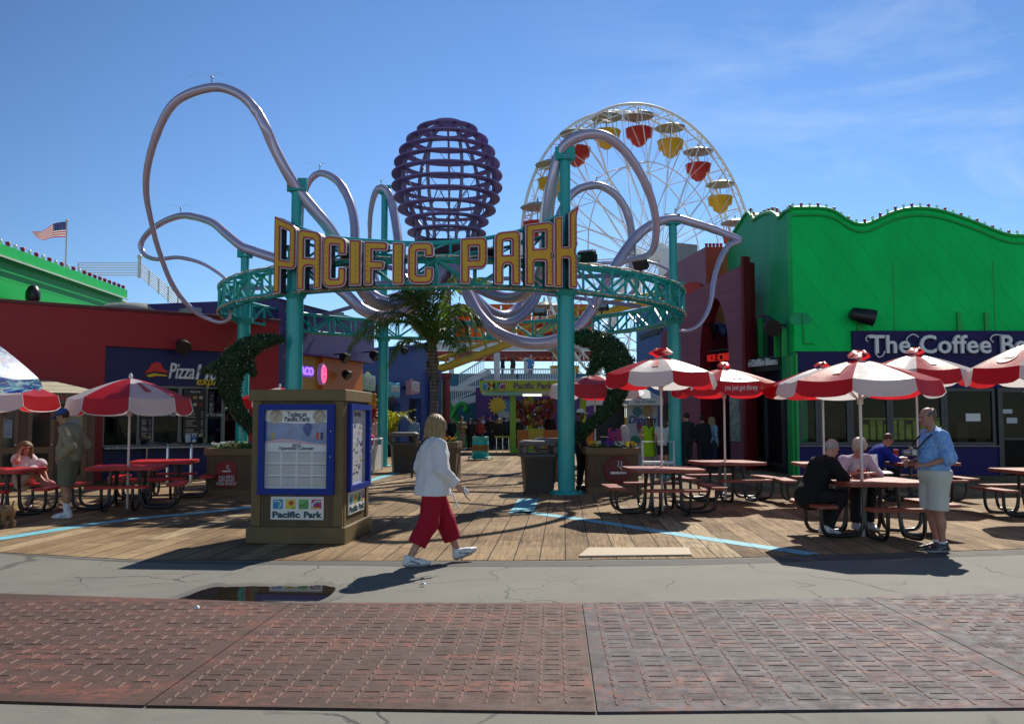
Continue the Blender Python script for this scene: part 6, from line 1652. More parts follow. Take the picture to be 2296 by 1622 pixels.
def logo_icons(parent, M, w_, h, x0, z0, gap):
 """four park icons in a row: wave man, sun, coaster, wave; M maps (x, z) on the sign to its space"""
 def flat(pts, d, mt, nm='icon_mark'):
  mb = MB(); a = [M @ Vector((p[0], -d, p[1])) for p in pts]; b = [M @ Vector((p[0], -d + .003, p[1])) for p in pts]; k = len(pts)
  mb.add(a, [tuple(range(k))]); mb.add(a + b, [(i, (i + 1) % k, (i + 1) % k + k, i + k) for i in range(k)])
  return mb.build(nm, mt, parent)
 def stroke(pts, wd):
  pts = [Vector((p[0], p[1])) for p in pts]; l, r_ = [], []
  for i in range(len(pts)):
   t = (pts[min(i + 1, len(pts) - 1)] - pts[max(i - 1, 0)]).normalized(); n_ = Vector((-t.y, t.x)) * wd / 2
   l.append(pts[i] + n_); r_.append(pts[i] - n_)
  return [(p.x, p.y) for p in l + r_[::-1]]
 for k, mt in enumerate((M_ICB, M_ICY, M_ICG, M_ICR)):
  x = x0 + k * (w_ + gap)
  flat(rpoly([(x, z0, w_ * .08), (x + w_, z0 + h * .02, w_ * .08), (x + w_ * .98, z0 + h, w_ * .08), (x + w_ * .02, z0 + h * .98, w_ * .08)], 2), .006, mt, 'icon')
  q = lambda a, b: (x + w_ * a, z0 + h * b)
  if k == 0:
   flat(stroke([q(.15, .75), q(.4, .85), q(.65, .8), q(.8, .6), q(.78, .35), q(.6, .15)], w_ * .08), .009, M_PPALE)
   flat(stroke([q(.25, .2), q(.35, .4), q(.3, .6)], w_ * .05), .009, M_TEALINK); flat(stroke([q(.55, .35), q(.62, .5), q(.55, .62)], w_ * .06), .009, M_ICY)
  if k == 1:
   flat([q(.55 + .24 * math.cos(a), .62 + .24 * math.sin(a)) for a in [2 * PI * j / 14 for j in range(14)]], .009, M_ORSUN)
   flat([q(.5, .05), q(.95, .05), q(.9, .25), q(.7, .3)], .009, M_ICG)
  if k == 2:
   flat(stroke([q(.05, .42), q(.3, .4), q(.5, .42), q(.68, .62), q(.82, .74), q(.98, .72)], w_ * .06), .009, M_TEALINK)
   for j in range(5): flat(stroke([q(.2 + .17 * j, .06), q(.2 + .17 * j, .42 + .05 * max(0, j - 2) * 1.6)], w_ * .03), .009, M_TEALINK)
  if k == 3:
   flat(stroke([q(.1, .2), q(.12, .5), q(.3, .75), q(.6, .85), q(.95, .82)], w_ * .12), .009, M_PPALE)
   flat(stroke([q(.22, .22), q(.26, .5), q(.45, .66), q(.9, .68)], w_ * .1), .010, M_ICB)
   flat([q(.05, .04), q(.95, .04), q(.95, .16), q(.05, .18)], .009, M_ICY)
M_PPALE = pmat('icon pale', (.75, .78, .80), .45)
Lf, Rt = Vector((-3.37, 11.67)), Vector((-2.19, 11.58))
FK = Facade(Lf, Rt); KW, KD, KH = FK.L, 1.36, 1.99
K_ = thing('info_kiosk', 'square wooden information kiosk with blue framed posters on its sides', 'kiosk', FK.o, FK.a)
mb = MB(); mb.bx(0, KW, 0, KD, .02, KH - .005); mb.build('boards', M_KWOOD, K_)
KSIDE = Matrix.Translation((KW, 0, 0)) @ Matrix.Rotation(PI / 2, 4, 'Z')       # frame of the right face
mb = MB(); mb.bx(-.055, KW + .045, -.055, KD + .05, KH - .15, KH, bev=.008); mb.build('cap', M_KTRIM, K_)
mb = MB()
mb.bx(-.06, KW + .06, -.06, -.003, .012, .22, bev=.005); mb.bx(KW + .003, KW + .06, -.003, KD + .06, .013, .221, bev=.005); mb.bx(-.06, -.003, -.003, KD + .06, .013, .221, bev=.005)
mb.build('base_board', M_KTRIM, K_)
for x0, x1 in ((-.012, .11), (KW - .11, KW + .012)):
 mb = MB(); mb.bx(x0, x1, -.018, .04, .224, KH - .153, bev=.004); mb.build('corner_board', M_KTRIM, K_)
mb = MB(); mb.bx(KW + .002, KW + .02, .045, .14, .224, KH - .153, bev=.004); mb.build('corner_board', M_KTRIM, K_)
mb = MB(); mb.bx(KW + .002, KW + .02, KD - .12, KD + .01, .224, KH - .153, bev=.004); mb.build('corner_board', M_KTRIM, K_)
def face(M, x0, x1, z0, z1, nm, main):
 def put(mb, name, mt, par):
  o = mb.build(name, mt, par)
  return o
 def bx(a, b, d0, d1, c, d, mt, name, par):
  m_ = MB(); m_.box(((a + b) / 2, -(d0 + d1) / 2, (c + d) / 2), (b - a, d1 - d0, d - c)); m_.v = [M @ v for v in m_.v]
  return m_.build(name, mt, par)
 f = .075
 m_ = MB()
 m_.bx(x0, x1, -.075, -.003, z0, z0 + f); m_.bx(x0, x1, -.075, -.003, z1 - f, z1); m_.bx(x0, x0 + f, -.076, -.003, z0 + f, z1 - f); m_.bx(x1 - f * 1.3, x1, -.076, -.003, z0 + f, z1 - f)
 m_.v = [M @ v for v in m_.v]; fr = m_.build('poster_frame', M_KBLUE, K_)
 a, b, c, d = x0 + f, x1 - f * 1.3, z0 + f, z1 - f
 w_, h = b - a, d - c
 po = bx(a, b, .004, .012, c, d, M_POST, 'poster', fr)
 T3 = lambda x, z, dd: M @ Vector((x, -dd, z))
 def flat(pts, dd, mt, name):
  m_ = MB(); m_.add([T3(x, z, dd) for x, z in pts], [tuple(range(len(pts)))]); return m_.build(name, mt, fr)
 if main:
  wave = [(a + w_ * t, c + h * (.60 + .03 * math.sin(t * 5))) for t in [i / 12 for i in range(13)]]
  top = [(a + w_ * t, c + h * (.845 + .018 * math.sin(t * 4 + 2.4))) for t in [i / 12 for i in range(12, -1, -1)]]
  flat(wave + top, .0135, M_PBLUE, 'sea_picture')
  low = [(a + w_ * t, c + h * (.565 + .02 * math.sin(t * 4 + .5))) for t in [i / 12 for i in range(12, -1, -1)]]
  flat(wave[::1] + low, .0140, M_PPINK, 'pink_band')
  for (u, v, r_) in ((.17, .915, .11), (.86, .915, .105)):
   flat([(a + w_ * u + w_ * r_ * math.cos(q), c + h * v + w_ * r_ * math.sin(q)) for q in [2 * PI * j / 20 for j in range(20)]], .0145, pmat('emblem print', (.42, .36, .28), .4, var=.9, vsc=22), 'emblem')
  flat([(a + w_ * (.68 + .07 * math.cos(q) * (1.2 if math.sin(q) > 0 else .8)), c + h * (.75 + .09 * math.sin(q))) for q in [2 * PI * j / 16 for j in range(16)]], .0146, pmat('picture dark blue', (.04, .08, .28), .3, var=.4, vsc=12), 'picture_blot')
  for u, mt in ((.12, M_POLV), (.83, M_ORSUN), (.9, M_PINK2)):
   flat([(a + w_ * (u - .02), c + h * .62), (a + w_ * (u + .02), c + h * .62), (a + w_ * (u + .03), c + h * .72), (a + w_ * (u - .02), c + h * .71)], .0147, mt, 'picture_figure')
  def line(tx, u, v, sz, off=.0):
   m_ = MB(); mesh_into(m_, text_mesh(tx, sz, .001, off), M @ at(a + w_ * u, -.016, c + h * v)); return m_.build('poster_text', M_PINK2, fr)
  line('Today at', .5, .947, .072, .0018); line('Pacific Park:', .51, .888, .072, .0018); line('2010', .5, .545, .058, .001); line('Operating Calendar', .5, .51, .058, .001)
  for v, ha in ((.925, .13), (.862, .20)): flat([(a + w_ * (.51 - ha), c + h * v), (a + w_ * (.51 + ha), c + h * v), (a + w_ * (.51 + ha), c + h * (v - .006)), (a + w_ * (.51 - ha), c + h * (v - .006))], .0158, M_PINK2, 'underline')
  rnd = random.Random(5)
  for r_ in range(3):
   for q in range(4):
    xa, za = a + w_ * (.03 + .245 * q), c + h * (.46 - .155 * r_); bw = w_ * .215
    m_ = MB(); m_.add([T3(xa, za, .0145), T3(xa + bw, za, .0145), T3(xa + bw, za - h * .008, .0145), T3(xa, za - h * .008, .0145)], [(0, 1, 2, 3)], 0)
    for k in range(8):
     z = za - h * (.02 + .014 * k); mi = rnd.choice((1, 1, 1, 2, 3)) if q > 1 or r_ > 0 else 1
     m_.add([T3(xa, z, .0145), T3(xa + bw * rnd.uniform(.8, 1), z, .0145), T3(xa + bw * rnd.uniform(.8, 1), z - h * .005, .0145), T3(xa, z - h * .005, .0145)], [(0, 1, 2, 3)], mi)
     m_.add([T3(xa + bw * .86, z, .0148), T3(xa + bw, z, .0148), T3(xa + bw, z - h * .005, .0148), T3(xa + bw * .86, z - h * .005, .0148)], [(0, 1, 2, 3)], 3 if q > 1 else 1)
    m_.build('calendar_block', [M_PINK2, M_PGREY, M_PMAG, M_POLV], fr)
 else:
  rnd = random.Random(9); m_ = MB()
  for k in range(46):
   u, v = rnd.uniform(.05, .8), rnd.uniform(.12, .86); s1, s2 = rnd.uniform(.03, .16), rnd.uniform(.006, .05)
   m_.add([T3(a + w_ * u, c + h * v, .0145), T3(a + w_ * (u + s1), c + h * v, .0145), T3(a + w_ * (u + s1), c + h * (v + s2), .0145), T3(a + w_ * u, c + h * (v + s2), .0145)], [(0, 1, 2, 3)], rnd.choice((0, 0, 1, 1, 2, 3, 4)))
  o = m_.build('map_print', [M_PGREY, M_PBLUE, M_POLV, M_PMAG, M_PINK2], fr); o['kind'] = 'stuff'
  m_ = MB(); mesh_into(m_, text_mesh('Park Map', .09, .001), M @ at(a + w_ * .5, -.016, c + h * .94)); m_.build('poster_text', M_PINK2, fr)
 for v in (.42, .7):
  m_ = MB(); m_.ball((x1 - f * .6, -.078, z0 + (z1 - z0) * v), .012, n=8); m_.v = [M @ q for q in m_.v]; m_.build('lock', M_CHROME, fr)
Z = lambda x, y: FK.uv(x, y, .02)
(fx0, fz1), (fx1, fz0) = Z(583, 906), Z(750, 1108)
face(Matrix.Identity(4), fx0, fx1, fz0, fz1, 'front', True)
face(KSIDE, .15, 1.27, fz0 + .02, fz1 + .01, 'side', False)
def logo_plate(M, x0, x1, z0, z1):
 m_ = MB(); m_.bx(x0, x1, -.02, -.003, z0, z1, bev=.003); m_.v = [M @ v for v in m_.v]; pl = m_.build('logo_plate', M_WHITE, K_)
 w_, h = x1 - x0, z1 - z0
 logo_icons(pl, M @ Matrix.Translation((0, -.018, 0)), w_ * .19, h * .42, x0 + w_ * .045, z0 + h * .46, w_ * .052)
 for tx, f0, f1 in (('Pacific', .035, .555), ('Park', .62, .965)):
  m_ = MB(); me = text_mesh(tx, h * .36, .002, .0045, spacing=1.02); xs_ = [v.co.x for v in me.vertices]; w0 = max(xs_) - min(xs_)
  for v in me.vertices: v.co.x *= w_ * (f1 - f0) / w0
  mesh_into(m_, me, M @ at(x0 + w_ * (f0 + f1) / 2, -.023, z0 + h * .21)); m_.build('logo_text', M_TEALINK, pl)
(lx0, lz1), (lx1, lz0) = Z(607, 1112), Z(725, 1165)
logo_plate(Matrix.Identity(4), lx0, lx1, lz0, lz1)
logo_plate(KSIDE, .27, 1.12, lz0 + .03, lz1 + .03)
# ------------------------------------------------------------------ umbrellas
M_UR = pmat('red umbrella vinyl', (.62, .018, .030), .36, var=.08, vsc=3, trans=.52, bump=.10, bsc=9)
M_UW = pmat('white umbrella vinyl', (.78, .78, .79), .38, var=.06, vsc=3, trans=.48, bump=.10, bsc=9)
M_UTRIM = pmat('white umbrella piping', (.75, .74, .72), .5)
M_UTXT = pmat('white vinyl print', (.80, .78, .78), .5)
M_POLE = pmat('pale umbrella pole', (.62, .63, .63), .35, metal=.25, var=.06)
def fish_cloth():
 m, N, K, b = node_mat('ocean print vinyl')
 tc_ = N.new('ShaderNodeTexCoord'); mp_ = N.new('ShaderNodeMapping'); mp_.inputs['Scale'].default_value = (1.6, 1.6, 5.0); K(tc_.outputs['Object'], mp_.inputs['Vector'])
 n1 = noise(N, K, mp_.outputs['Vector'], 2.2, 5, .6, 1.2)
 c = ramp(N, K, n1, [(.36, (.012, .035, .22)), (.46, (.025, .09, .42)), (.53, (.05, .38, .52)), (.58, (.55, .75, .78)), (.64, (.04, .12, .45))])
 n2 = noise(N, K, mp_.outputs['Vector'], 4.5, 2, .5, 2.0); c = mixc(N, K, remap(N, K, n2, .64, .66, 0, .9), c, (.55, .22, .05))
 K(c, b.inputs['Base Color']); b.inputs['Roughness'].default_value = .4
 tr = N.new('ShaderNodeBsdfTranslucent'); K(c, tr.inputs['Color']); ms = N.new('ShaderNodeMixShader'); ms.inputs['Fac'].default_value = .4
 K(b.outputs['BSDF'], ms.inputs[1]); K(tr.outputs['BSDF'], ms.inputs[2]); K(ms.outputs['Shader'], N['Material Output'].inputs['Surface'])
 return m
def umbrella(label, px, Y, Rm_, zb, zr, zt, rot, cap, grp='red and white umbrellas', mats=None, trim=False, first=0, prints=None, tilt=0.0, foot=None, allred=False, white=None):
 base = PZ(px, Y, 0)
 t = thing('patio_umbrella', label, 'umbrella', (base.x, Y, 0), rot, grp)
 mats = mats or (M_UR, M_UW)
 Tm = Matrix.Translation((0, 0, zr)) @ Matrix.Rotation(tilt, 4, 'Y') @ Matrix.Translation((0, 0, -zr))
 nr, nc = 7, 8; rnd = random.Random(int(px * 7)); sg_ = [rnd.random() for _ in range(8)]
 def pt(k, u, v):
  a0, a1 = 2 * PI * k / 8, 2 * PI * (k + 1) / 8
  c0, c1 = Vector((math.cos(a0), math.sin(a0), 0)), Vector((math.cos(a1), math.sin(a1), 0))
  r = .05 + (Rm_ - .05) * v
  p = (c0 * (1 - u) + c1 * u) * r
  sag = math.sin(PI * u) * ((.03 + .025 * sg_[k]) * v * (1 - .3 * v)) + .012 * math.sin(u * 9 + k * 2.1) * v * v * (1 - v) * 2
  z = zt - (zt - zr) * (v ** 1.28) - sag
  return Vector((p.x, p.y, z))
 for k in range(8):
  mb = MB(); v_ = [Tm @ pt(k, i / nc, j / nr) for j in range(nr + 1) for i in range(nc + 1)]
  f_ = [(j * (nc + 1) + i, j * (nc + 1) + i + 1, (j + 1) * (nc + 1) + i + 1, (j + 1) * (nc + 1) + i) for j in range(nr) for i in range(nc)]
  mb.add(v_, f_, 0, True)
  # valance flap with a rounded lower edge
  fl = []; vv = zr - zb; ph = rnd.uniform(0, 6)
  for j in range(4):
   for i in range(nc + 1):
    u = i / nc; p = pt(k, u, 1); e = (1 - (2 * u - 1) ** 6 * .22)
    out = Vector((p.x, p.y, 0)).normalized() * (.05 * j / 3 + .012 * math.sin(u * 7 + ph) * j / 3)
    fl.append(Tm @ (p + out - Vector((0, 0, vv * j / 3 * e))))
  mb.add(fl, [(j * (nc + 1) + i, j * (nc + 1) + i + 1, (j + 1) * (nc + 1) + i + 1, (j + 1) * (nc + 1) + i) for j in range(3) for i in range(nc)], 1, True)
  pm = mats[(k + first) % 2] if white is None else mats[1 if k in white else 0]
  pn = mb.build('canopy_panel', [pm, mats[0] if allred else pm], t)
  if trim:
   mb = MB(); mb.tube([fl[3 * (nc + 1) + i] for i in range(nc + 1)], .008, 5); mb.tube([fl[j * (nc + 1)] for j in range(4)], .008, 5); mb.build('piping', M_UTRIM, pn)
  def on(u, v, lift=.006):      # a spot on this panel, a hair above the cloth
   q = pt(k, u, v); q.z += lift; return Tm @ q
  for kind in (prints or {}).get(k, ()):
   if kind == 'strip':
    mb = MB(); n_ = 6; rows = [[on(.40 + .10 * s_ + .06 * (i / n_), .32 + .42 * i / n_, .014) for s_ in (0, 1, 2)] for i in range(n_ + 1)]
    mb.add([p for r_ in rows for p in r_], [(3 * i + j, 3 * i + j + 1, 3 * i + j + 4, 3 * i + j + 3) for i in range(n_) for j in (0, 1)]); mb.build('printed_strip', pmat('red vinyl print', (.50, .02, .03), .45), pn)
   if kind == 'disc':
    mb = MB(); cc = []
    for j in range(20):
     a = 2 * PI * j / 20; cc.append(on(.5 + .27 * math.cos(a), .67 + .19 * math.sin(a), .016))
    cen = on(.5, .67, .02); mb.add([cen] + cc, [(0, 1 + j, 1 + (j + 1) % 20) for j in range(20)]); mb.build('printed_disc', pmat('red vinyl print', (.50, .02, .03), .45), pn)
    me = text_mesh('Coca-Cola', .16, .001, .004, shear=.35); ux = (on(.7, .67) - on(.3, .67)).normalized(); uy = (on(.5, .55) - on(.5, .75)).normalized(); un = ux.cross(uy)
    M4 = Matrix(((ux.x, uy.x, un.x, cen.x), (ux.y, uy.y, un.y, cen.y), (ux.z, uy.z, un.z, cen.z), (0, 0, 0, 1)))
    w0 = max(v.co.x for v in me.vertices) - min(v.co.x for v in me.vertices)
    for v in me.vertices: v.co.x *= (on(.7, .67) - on(.3, .67)).length * .92 / w0; v.co.z += .012
    mb = MB(); mesh_into(mb, me, M4); mb.build('print_text', M_UTXT, pn)
   if isinstance(kind, tuple):
    txt, sz = kind; p0, p1 = Tm @ pt(k, 0, 1), Tm @ pt(k, 1, 1); ux = (p1 - p0).normalized(); uy = Vector((0, 0, 1)); un = ux.cross(uy)
    cen = (p0 + p1) / 2 + un * .062 - uy * vv * .5
    me = text_mesh(txt, sz, .001, .001); w0 = max(v.co.x for v in me.vertices) - min(v.co.x for v in me.vertices)
    for v in me.vertices: v.co.x *= (p1 - p0).length * .84 / w0
    M4 = Matrix(((ux.x, uy.x, un.x, cen.x), (ux.y, uy.y, un.y, cen.y), (ux.z, uy.z, un.z, cen.z), (0, 0, 0, 1)))
    mb = MB(); mesh_into(mb, me, M4); mb.build('print_text', M_UTXT, pn)
 pz = foot if foot is not None else .0
 mb = MB(); mb.cyl((0, 0, pz), (0, 0, zt - .02), .022, n=10); mb.build('pole', M_POLE, t)
 mb = MB()
 for k in range(8):
  a = 2 * PI * k / 8; c = Vector((math.cos(a), math.sin(a), 0))
  mb.bar(Tm @ Vector((0, 0, zt - .03)), Tm @ (c * Rm_ * .55 + Vector((0, 0, zt - (zt - zr) * .55 ** 1.28 - .03))), .014); mb.bar(Tm @ (c * Rm_ * .55 + Vector((0, 0, zt - (zt - zr) * .55 ** 1.28 - .03))), Tm @ (c * Rm_ * .98 + Vector((0, 0, zr - .012))), .014)
  mb.bar(Tm @ Vector((0, 0, zr - .28)), Tm @ (c * Rm_ * .5 + Vector((0, 0, zt - (zt - zr) * .5 ** 1.28 - .03))), .012)
 mb.lathe([(.04, zr - .32), (.04, zr - .24)], n=10); mb.build('ribs', M_POLE, t)
 if cap:                                           # wind-blown vent flap on top
  mb = MB(); rr, hh = .19 * cap, .17 * cap; v_ = [(.10 * cap, 0, zt + hh * .95)]
  n_ = 14
  for j in (1, 2):
   for i in range(n_):
    a = 2 * PI * i / n_; w2 = 1 + .18 * math.sin(2 * a + px) * (j / 2)
    v_.append((rr * w2 * j / 2 * math.cos(a), rr * w2 * j / 2 * math.sin(a), zt + hh * (.75 - .45 * (j - 1)) + hh * .22 * math.sin(2 * a + px * 1.3) + hh * .10 * math.sin(5 * a + px)))
  mb.add(v_, [(0, 1 + i, 1 + (i + 1) % n_) for i in range(n_)] + [(1 + i, 1 + n_ + i, 1 + n_ + (i + 1) % n_, 1 + (i + 1) % n_) for i in range(n_)], 0, True); mb.build('vent_flap', mats[0], t)
 mb = MB(); mb.lathe([(.02, zt - .02), (.035, zt + .03), (.03, zt + .07), (.001, zt + .1)], n=10); mb.build('finial', M_UTRIM, t)
 return t
r8 = PI / 8
umbrella('red and white umbrella over the empty table right of the ivy planter', 1485, 15.8, .95, 2.17, 2.42, 2.70, r8 * .1, 1.0, first=0, prints={1: ('strip',), 5: ('strip',)})
umbrella('red and white umbrella with a round print and a slogan on its valance', 1627, 17.9, 1.0, 2.07, 2.34, 2.62, r8 * .94 + .12, .8, allred=True, white=(1, 5), prints={5: ('disc', ('you just got thirsty', .14)), 1: ('disc',), 4: (('TM', .13),)})
umbrella('red and white umbrella shading the seated couple', 1936, 12.35, 1.02, 1.92, 2.13, 2.42, r8 * .85, .85, first=0, prints={6: ('strip',), 4: ('strip',)})
umbrella('red and white umbrella peeking out behind the couple\'s one, to its left', 1850, 17.2, .98, 2.03, 2.28, 2.60, .3, .7, first=1)
umbrella('red and white umbrella behind the couple\'s one, to its right, under the coffee sign', 2062, 17.6, 1.05, 2.29, 2.56, 2.88, r8 * .7 + .1, .9, first=1, prints={5: ('strip',)})
umbrella('red and white umbrella cut by the right edge of the photo', 2335, 14.6, 1.05, 2.18, 2.44, 2.86, .05, 0, first=0, prints={4: ('disc',)})
umbrella('red and white umbrella half hidden behind the right ivy dolphin', 1335, 21.3, 1.08, 2.10, 2.42, 2.66, .25, 0, first=1)
umbrella('red and white umbrella with white piping over the red table left of the kiosk', 285, 16.15, 1.02, 1.70, 1.98, 2.34, r8 * 1.0, 0, first=1, trim=True, prints={6: ('strip',)})
umbrella('red and white umbrella with white piping at the left edge of the photo', -26, 15.4, 1.05, 1.76, 2.02, 2.36, .15, 0, first=1, trim=True)
umbrella('red topped umbrella mostly hidden behind the wooden kiosk', 624, 23.0, 1.02, 1.86, 2.14, 2.42, .35, 0, first=0)
umbrella('ocean print umbrella in blue and aqua at the left edge of the photo', -112, 12.0, 1.02, 2.02, 2.16, 2.88, .2, 0, grp=None, mats=(fish_cloth(),) * 2)
# ------------------------------------------------------------------ picnic tables
M_TBR = pmat('brick red coated steel', (.30, .062, .036), .38, var=.14, vsc=4, bump=.18, bsc=150)
M_TRED = pmat('bright red coated steel', (.50, .008, .010), .34, var=.1, vsc=4, bump=.15, bsc=150)
M_TLEG = pmat('black tube steel', (.010, .010, .011), .32, var=.2, coat=.3)
def rslab(w_, d, z0, z1, r, c=(0, 0), m=0):
 poly = rpoly([(c[0] - w_ / 2, c[1] - d / 2, r), (c[0] + w_ / 2, c[1] - d / 2, r), (c[0] + w_ / 2, c[1] + d / 2, r), (c[0] - w_ / 2, c[1] + d / 2, r)], 4)
 mb = MB(); mb.prism(poly, (0, 0, z0), (1, 0, 0), (0, 1, 0), (0, 0, 1), z1 - z0, m)
 return mb
def make_table(name, top_mat, label, cat, grp):
 t = thing(name, label, cat, (0, 0, 0), 0, grp)
 rslab(1.22, 1.22, .705, .76, .12).build('tabletop', top_mat, t)
 mb = MB(); mb.bx(-.5, .5, -.04, .04, .66, .70); mb.bx(-.04, .04, -.5, -.044, .66, .70); mb.bx(-.04, .04, .044, .5, .66, .70); mb.build('top_brace', M_TLEG, t)
 for k in range(4):
  M = Matrix.Rotation(k * PI / 2, 4, 'Z')
  s_ = rslab(1.02, .27, .415, .455, .05, (0, .86)); s_.v = [M @ v for v in s_.v]; s_.build('seat', top_mat, t)
  for x in (-.25, .25):
   pts = catmull([M @ Vector(p) for p in ((x, .22, .70), (x, .25, .4), (x, .28, .16), (x, .34, .055), (x, .46, .034), (x, .66, .034), (x, .79, .06), (x, .85, .16), (x, .86, .30), (x, .86, .415))], 4)
   mb = MB(); mb.tube(pts, .027, 8); mb.build('leg', M_TLEG, t)
 return t
tb = make_table('picnic_table', M_TBR, 'x', 'table', 'brick red picnic tables')
tr_ = make_table('picnic_table', M_TRED, 'x', 'table', 'bright red picnic tables')
used = {tb.name: False, tr_.name: False}
def put_table(proto, px, Y, rot, label):
 o = proto if not used[proto.name] else copy_tree(proto); used[proto.name] = True
 b = PZ(px, Y, 0); o.location = (b.x, Y, .008); o.rotation_euler = (0, 0, rot); o['label'] = label; return o
put_table(tb, 1487, 15.5, R(4), 'brick red picnic table standing empty before the right planter')
put_table(tb, 1630, 17.9, R(10), 'brick red picnic table under the umbrella with the slogan')
put_table(tb, 1958, 12.45, R(6), 'brick red picnic table where the couple sits, with papers on it')
put_table(tb, 1862, 17.2, R(-4), 'brick red picnic table in the shade behind the couple, by the green pilaster')
put_table(tb, 2058, 17.8, R(2), 'brick red picnic table behind the man in the blue shirt, with paper cups')
put_table(tb, 2340, 15.0, R(5), 'brick red picnic table cut by the right edge of the photo')
put_table(tr_, 285, 16.2, R(12), 'bright red picnic table under the piped umbrella left of the kiosk')
put_table(tr_, -8, 15.2, R(8), 'bright red picnic table where the girl sits, at the left edge')
put_table(tr_, 368, 18.4, R(12), 'dim red picnic table behind the umbrella table, near the queue rails')
# ------------------------------------------------------------------ planters, ivy dolphins, flowers
M_PWOOD = pmat('planter boards', (.12, .068, .028), .65, var=.25, vsc=2.5, bump=.25, bsc=20, groove=((1, 0, 0), .14, .05, .15), stain=.35)
M_PTRIM = pmat('planter trim', (.16, .095, .04), .62, var=.22, vsc=3, bump=.2, bsc=22)
M_SOIL = pmat('dark soil', (.03, .02, .014), .9, var=.4, vsc=20)
M_NRED = pmat('dull red sign', (.24, .008, .014), .4, var=.1)
def planter(label, px0, px1, Y, h, dep, rot=0.0):
 a, b = PZ(px0, Y, 0), PZ(px1, Y, 0); w_ = b.x - a.x
 t = thing('planter_box', label, 'planter', ((a.x + b.x) / 2, Y, .006), rot, 'wooden planter boxes')
 mb = MB(); mb.bx(-w_ / 2, w_ / 2, 0, dep, 0, h - .06); mb.build('boards', M_PWOOD, t)
 mb = MB(); e = .05
 mb.bx(-w_ / 2 - e, w_ / 2 + e, -e, .08, h - .14, h); mb.bx(-w_ / 2 - e, w_ / 2 + e, dep - .08, dep + e, h - .14, h); mb.bx(-w_ / 2 - e, -w_ / 2 + .08, .083, dep - .083, h - .14, h); mb.bx(w_ / 2 - .08, w_ / 2 + e, .083, dep - .083, h - .14, h); mb.build('rim', M_PTRIM, t)
 mb = MB(); mb.bx(-w_ / 2 - e + .01, w_ / 2 + e - .01, -e + .01, -.003, 0, .13); mb.bx(w_ / 2 + .003, w_ / 2 + e - .01, .0, dep, 0, .13); mb.build('base_board', M_PTRIM, t)
 mb = MB(); mb.bx(-w_ / 2 + .08, w_ / 2 - .08, .08, dep - .08, h - .055, h - .05); mb.build('soil', M_SOIL, t)
 return t, w_
PL1, w1 = planter('wooden planter box with a red no pets sign, left of the kiosk', 462, 588, 18.8, .99, 1.1)
PL2, w2 = planter('wooden planter box with a round no smoking sign beneath the right dolphin', 1320, 1432, 19.5, .98, 1.05)
PL3, w3 = planter('tall wooden planter box behind the walking woman, holding the palm', 938, 1022, 21.3, 1.06, .95, R(-4))
def cig(parent, x, z, s_, y):
 mb = MB(); mb.bx(x - s_ * .42, x + s_ * .22, y - .004, y, z - s_ * .32, z - s_ * .2); mb.bx(x + s_ * .25, x + s_ * .32, y - .004, y, z - s_ * .32, z - s_ * .2); mb.bx(x + s_ * .36, x + s_ * .42, y - .004, y, z - s_ * .32, z - s_ * .2); mb.build('cigarette_mark', M_UTXT, parent)
 for dx in (0, .16):
  mb = MB(); pts = catmull([(x + s_ * (dx + a), y - .004, z + s_ * b) for a, b in ((-.05, .38), (.04, .26), (-.04, .14), (.08, .02), (.16, -.06), (.18, -.14))], 4); mb.tube(pts, s_ * .022, 5); mb.build('smoke_mark', M_UTXT, parent)
# no pets sign
F1 = Facade((PL1.location.x - w1 / 2, 18.8), (PL1.location.x + w1 / 2, 18.8))
sg = thing('no_pets_sign', 'dark red no pets sign with a cigarette mark on the left planter', 'sign', F1.o + Vector((0, -.003, .006)), 0, None)
(x0, z0), (x1, z1) = F1.uv(486, 1091), F1.uv(532, 1032)
mb = MB(); mb.prism(rpoly([(x0, z0, .02), (x1, z0, .02), (x1, z1 - .05, .02), ((x0 + x1) / 2 + .1, z1 - .03), ((x0 + x1) / 2, z1), ((x0 + x1) / 2 - .1, z1 - .03), (x0, z1 - .05, .02)]), (0, -.02, 0), (1, 0, 0), (0, 0, 1), (0, 1, 0), .016); mb.build('board', M_NRED, sg)
for i, tx in enumerate(('NO PETS', 'BEYOND', 'THIS POINT')): text('sign_text', tx, .082, M_UTXT, sg, ((x0 + x1) / 2, -.024, z0 + .20 - i * .07), .002, offset=.001)
cig(sg, (x0 + x1) / 2, z0 + .38, .22, -.022)
mb = MB(); mb.tube([((x0 + x1) / 2 + .13 * math.cos(a), -.022, z0 + .385 + .13 * math.sin(a)) for a in [2 * PI * k / 24 for k in range(24)]], .008, 5, closed=True); mb.build('ring_mark', pmat('ring red', (.40, .03, .03), .4), sg)
F2_ = Facade((PL2.location.x - w2 / 2, 19.5), (PL2.location.x + w2 / 2, 19.5))
sg = thing('no_smoking_sign', 'round dark red no smoking sign on the right planter', 'sign', F2_.o + Vector((0, -.003, .006)), 0)
xc, zc = F2_.uv(1384, 1053); xr = F2_.uv(1412, 1053)[0] - xc
mb = MB(); mb.prism([(xc + xr * 1.08 * math.cos(a), zc + xr * 1.08 * math.sin(a)) for a in [2 * PI * k / 28 for k in range(28)]], (0, -.02, 0), (1, 0, 0), (0, 0, 1), (0, 1, 0), .016); mb.build('board', pmat('deep red disc', (.11, .006, .010), .4), sg)
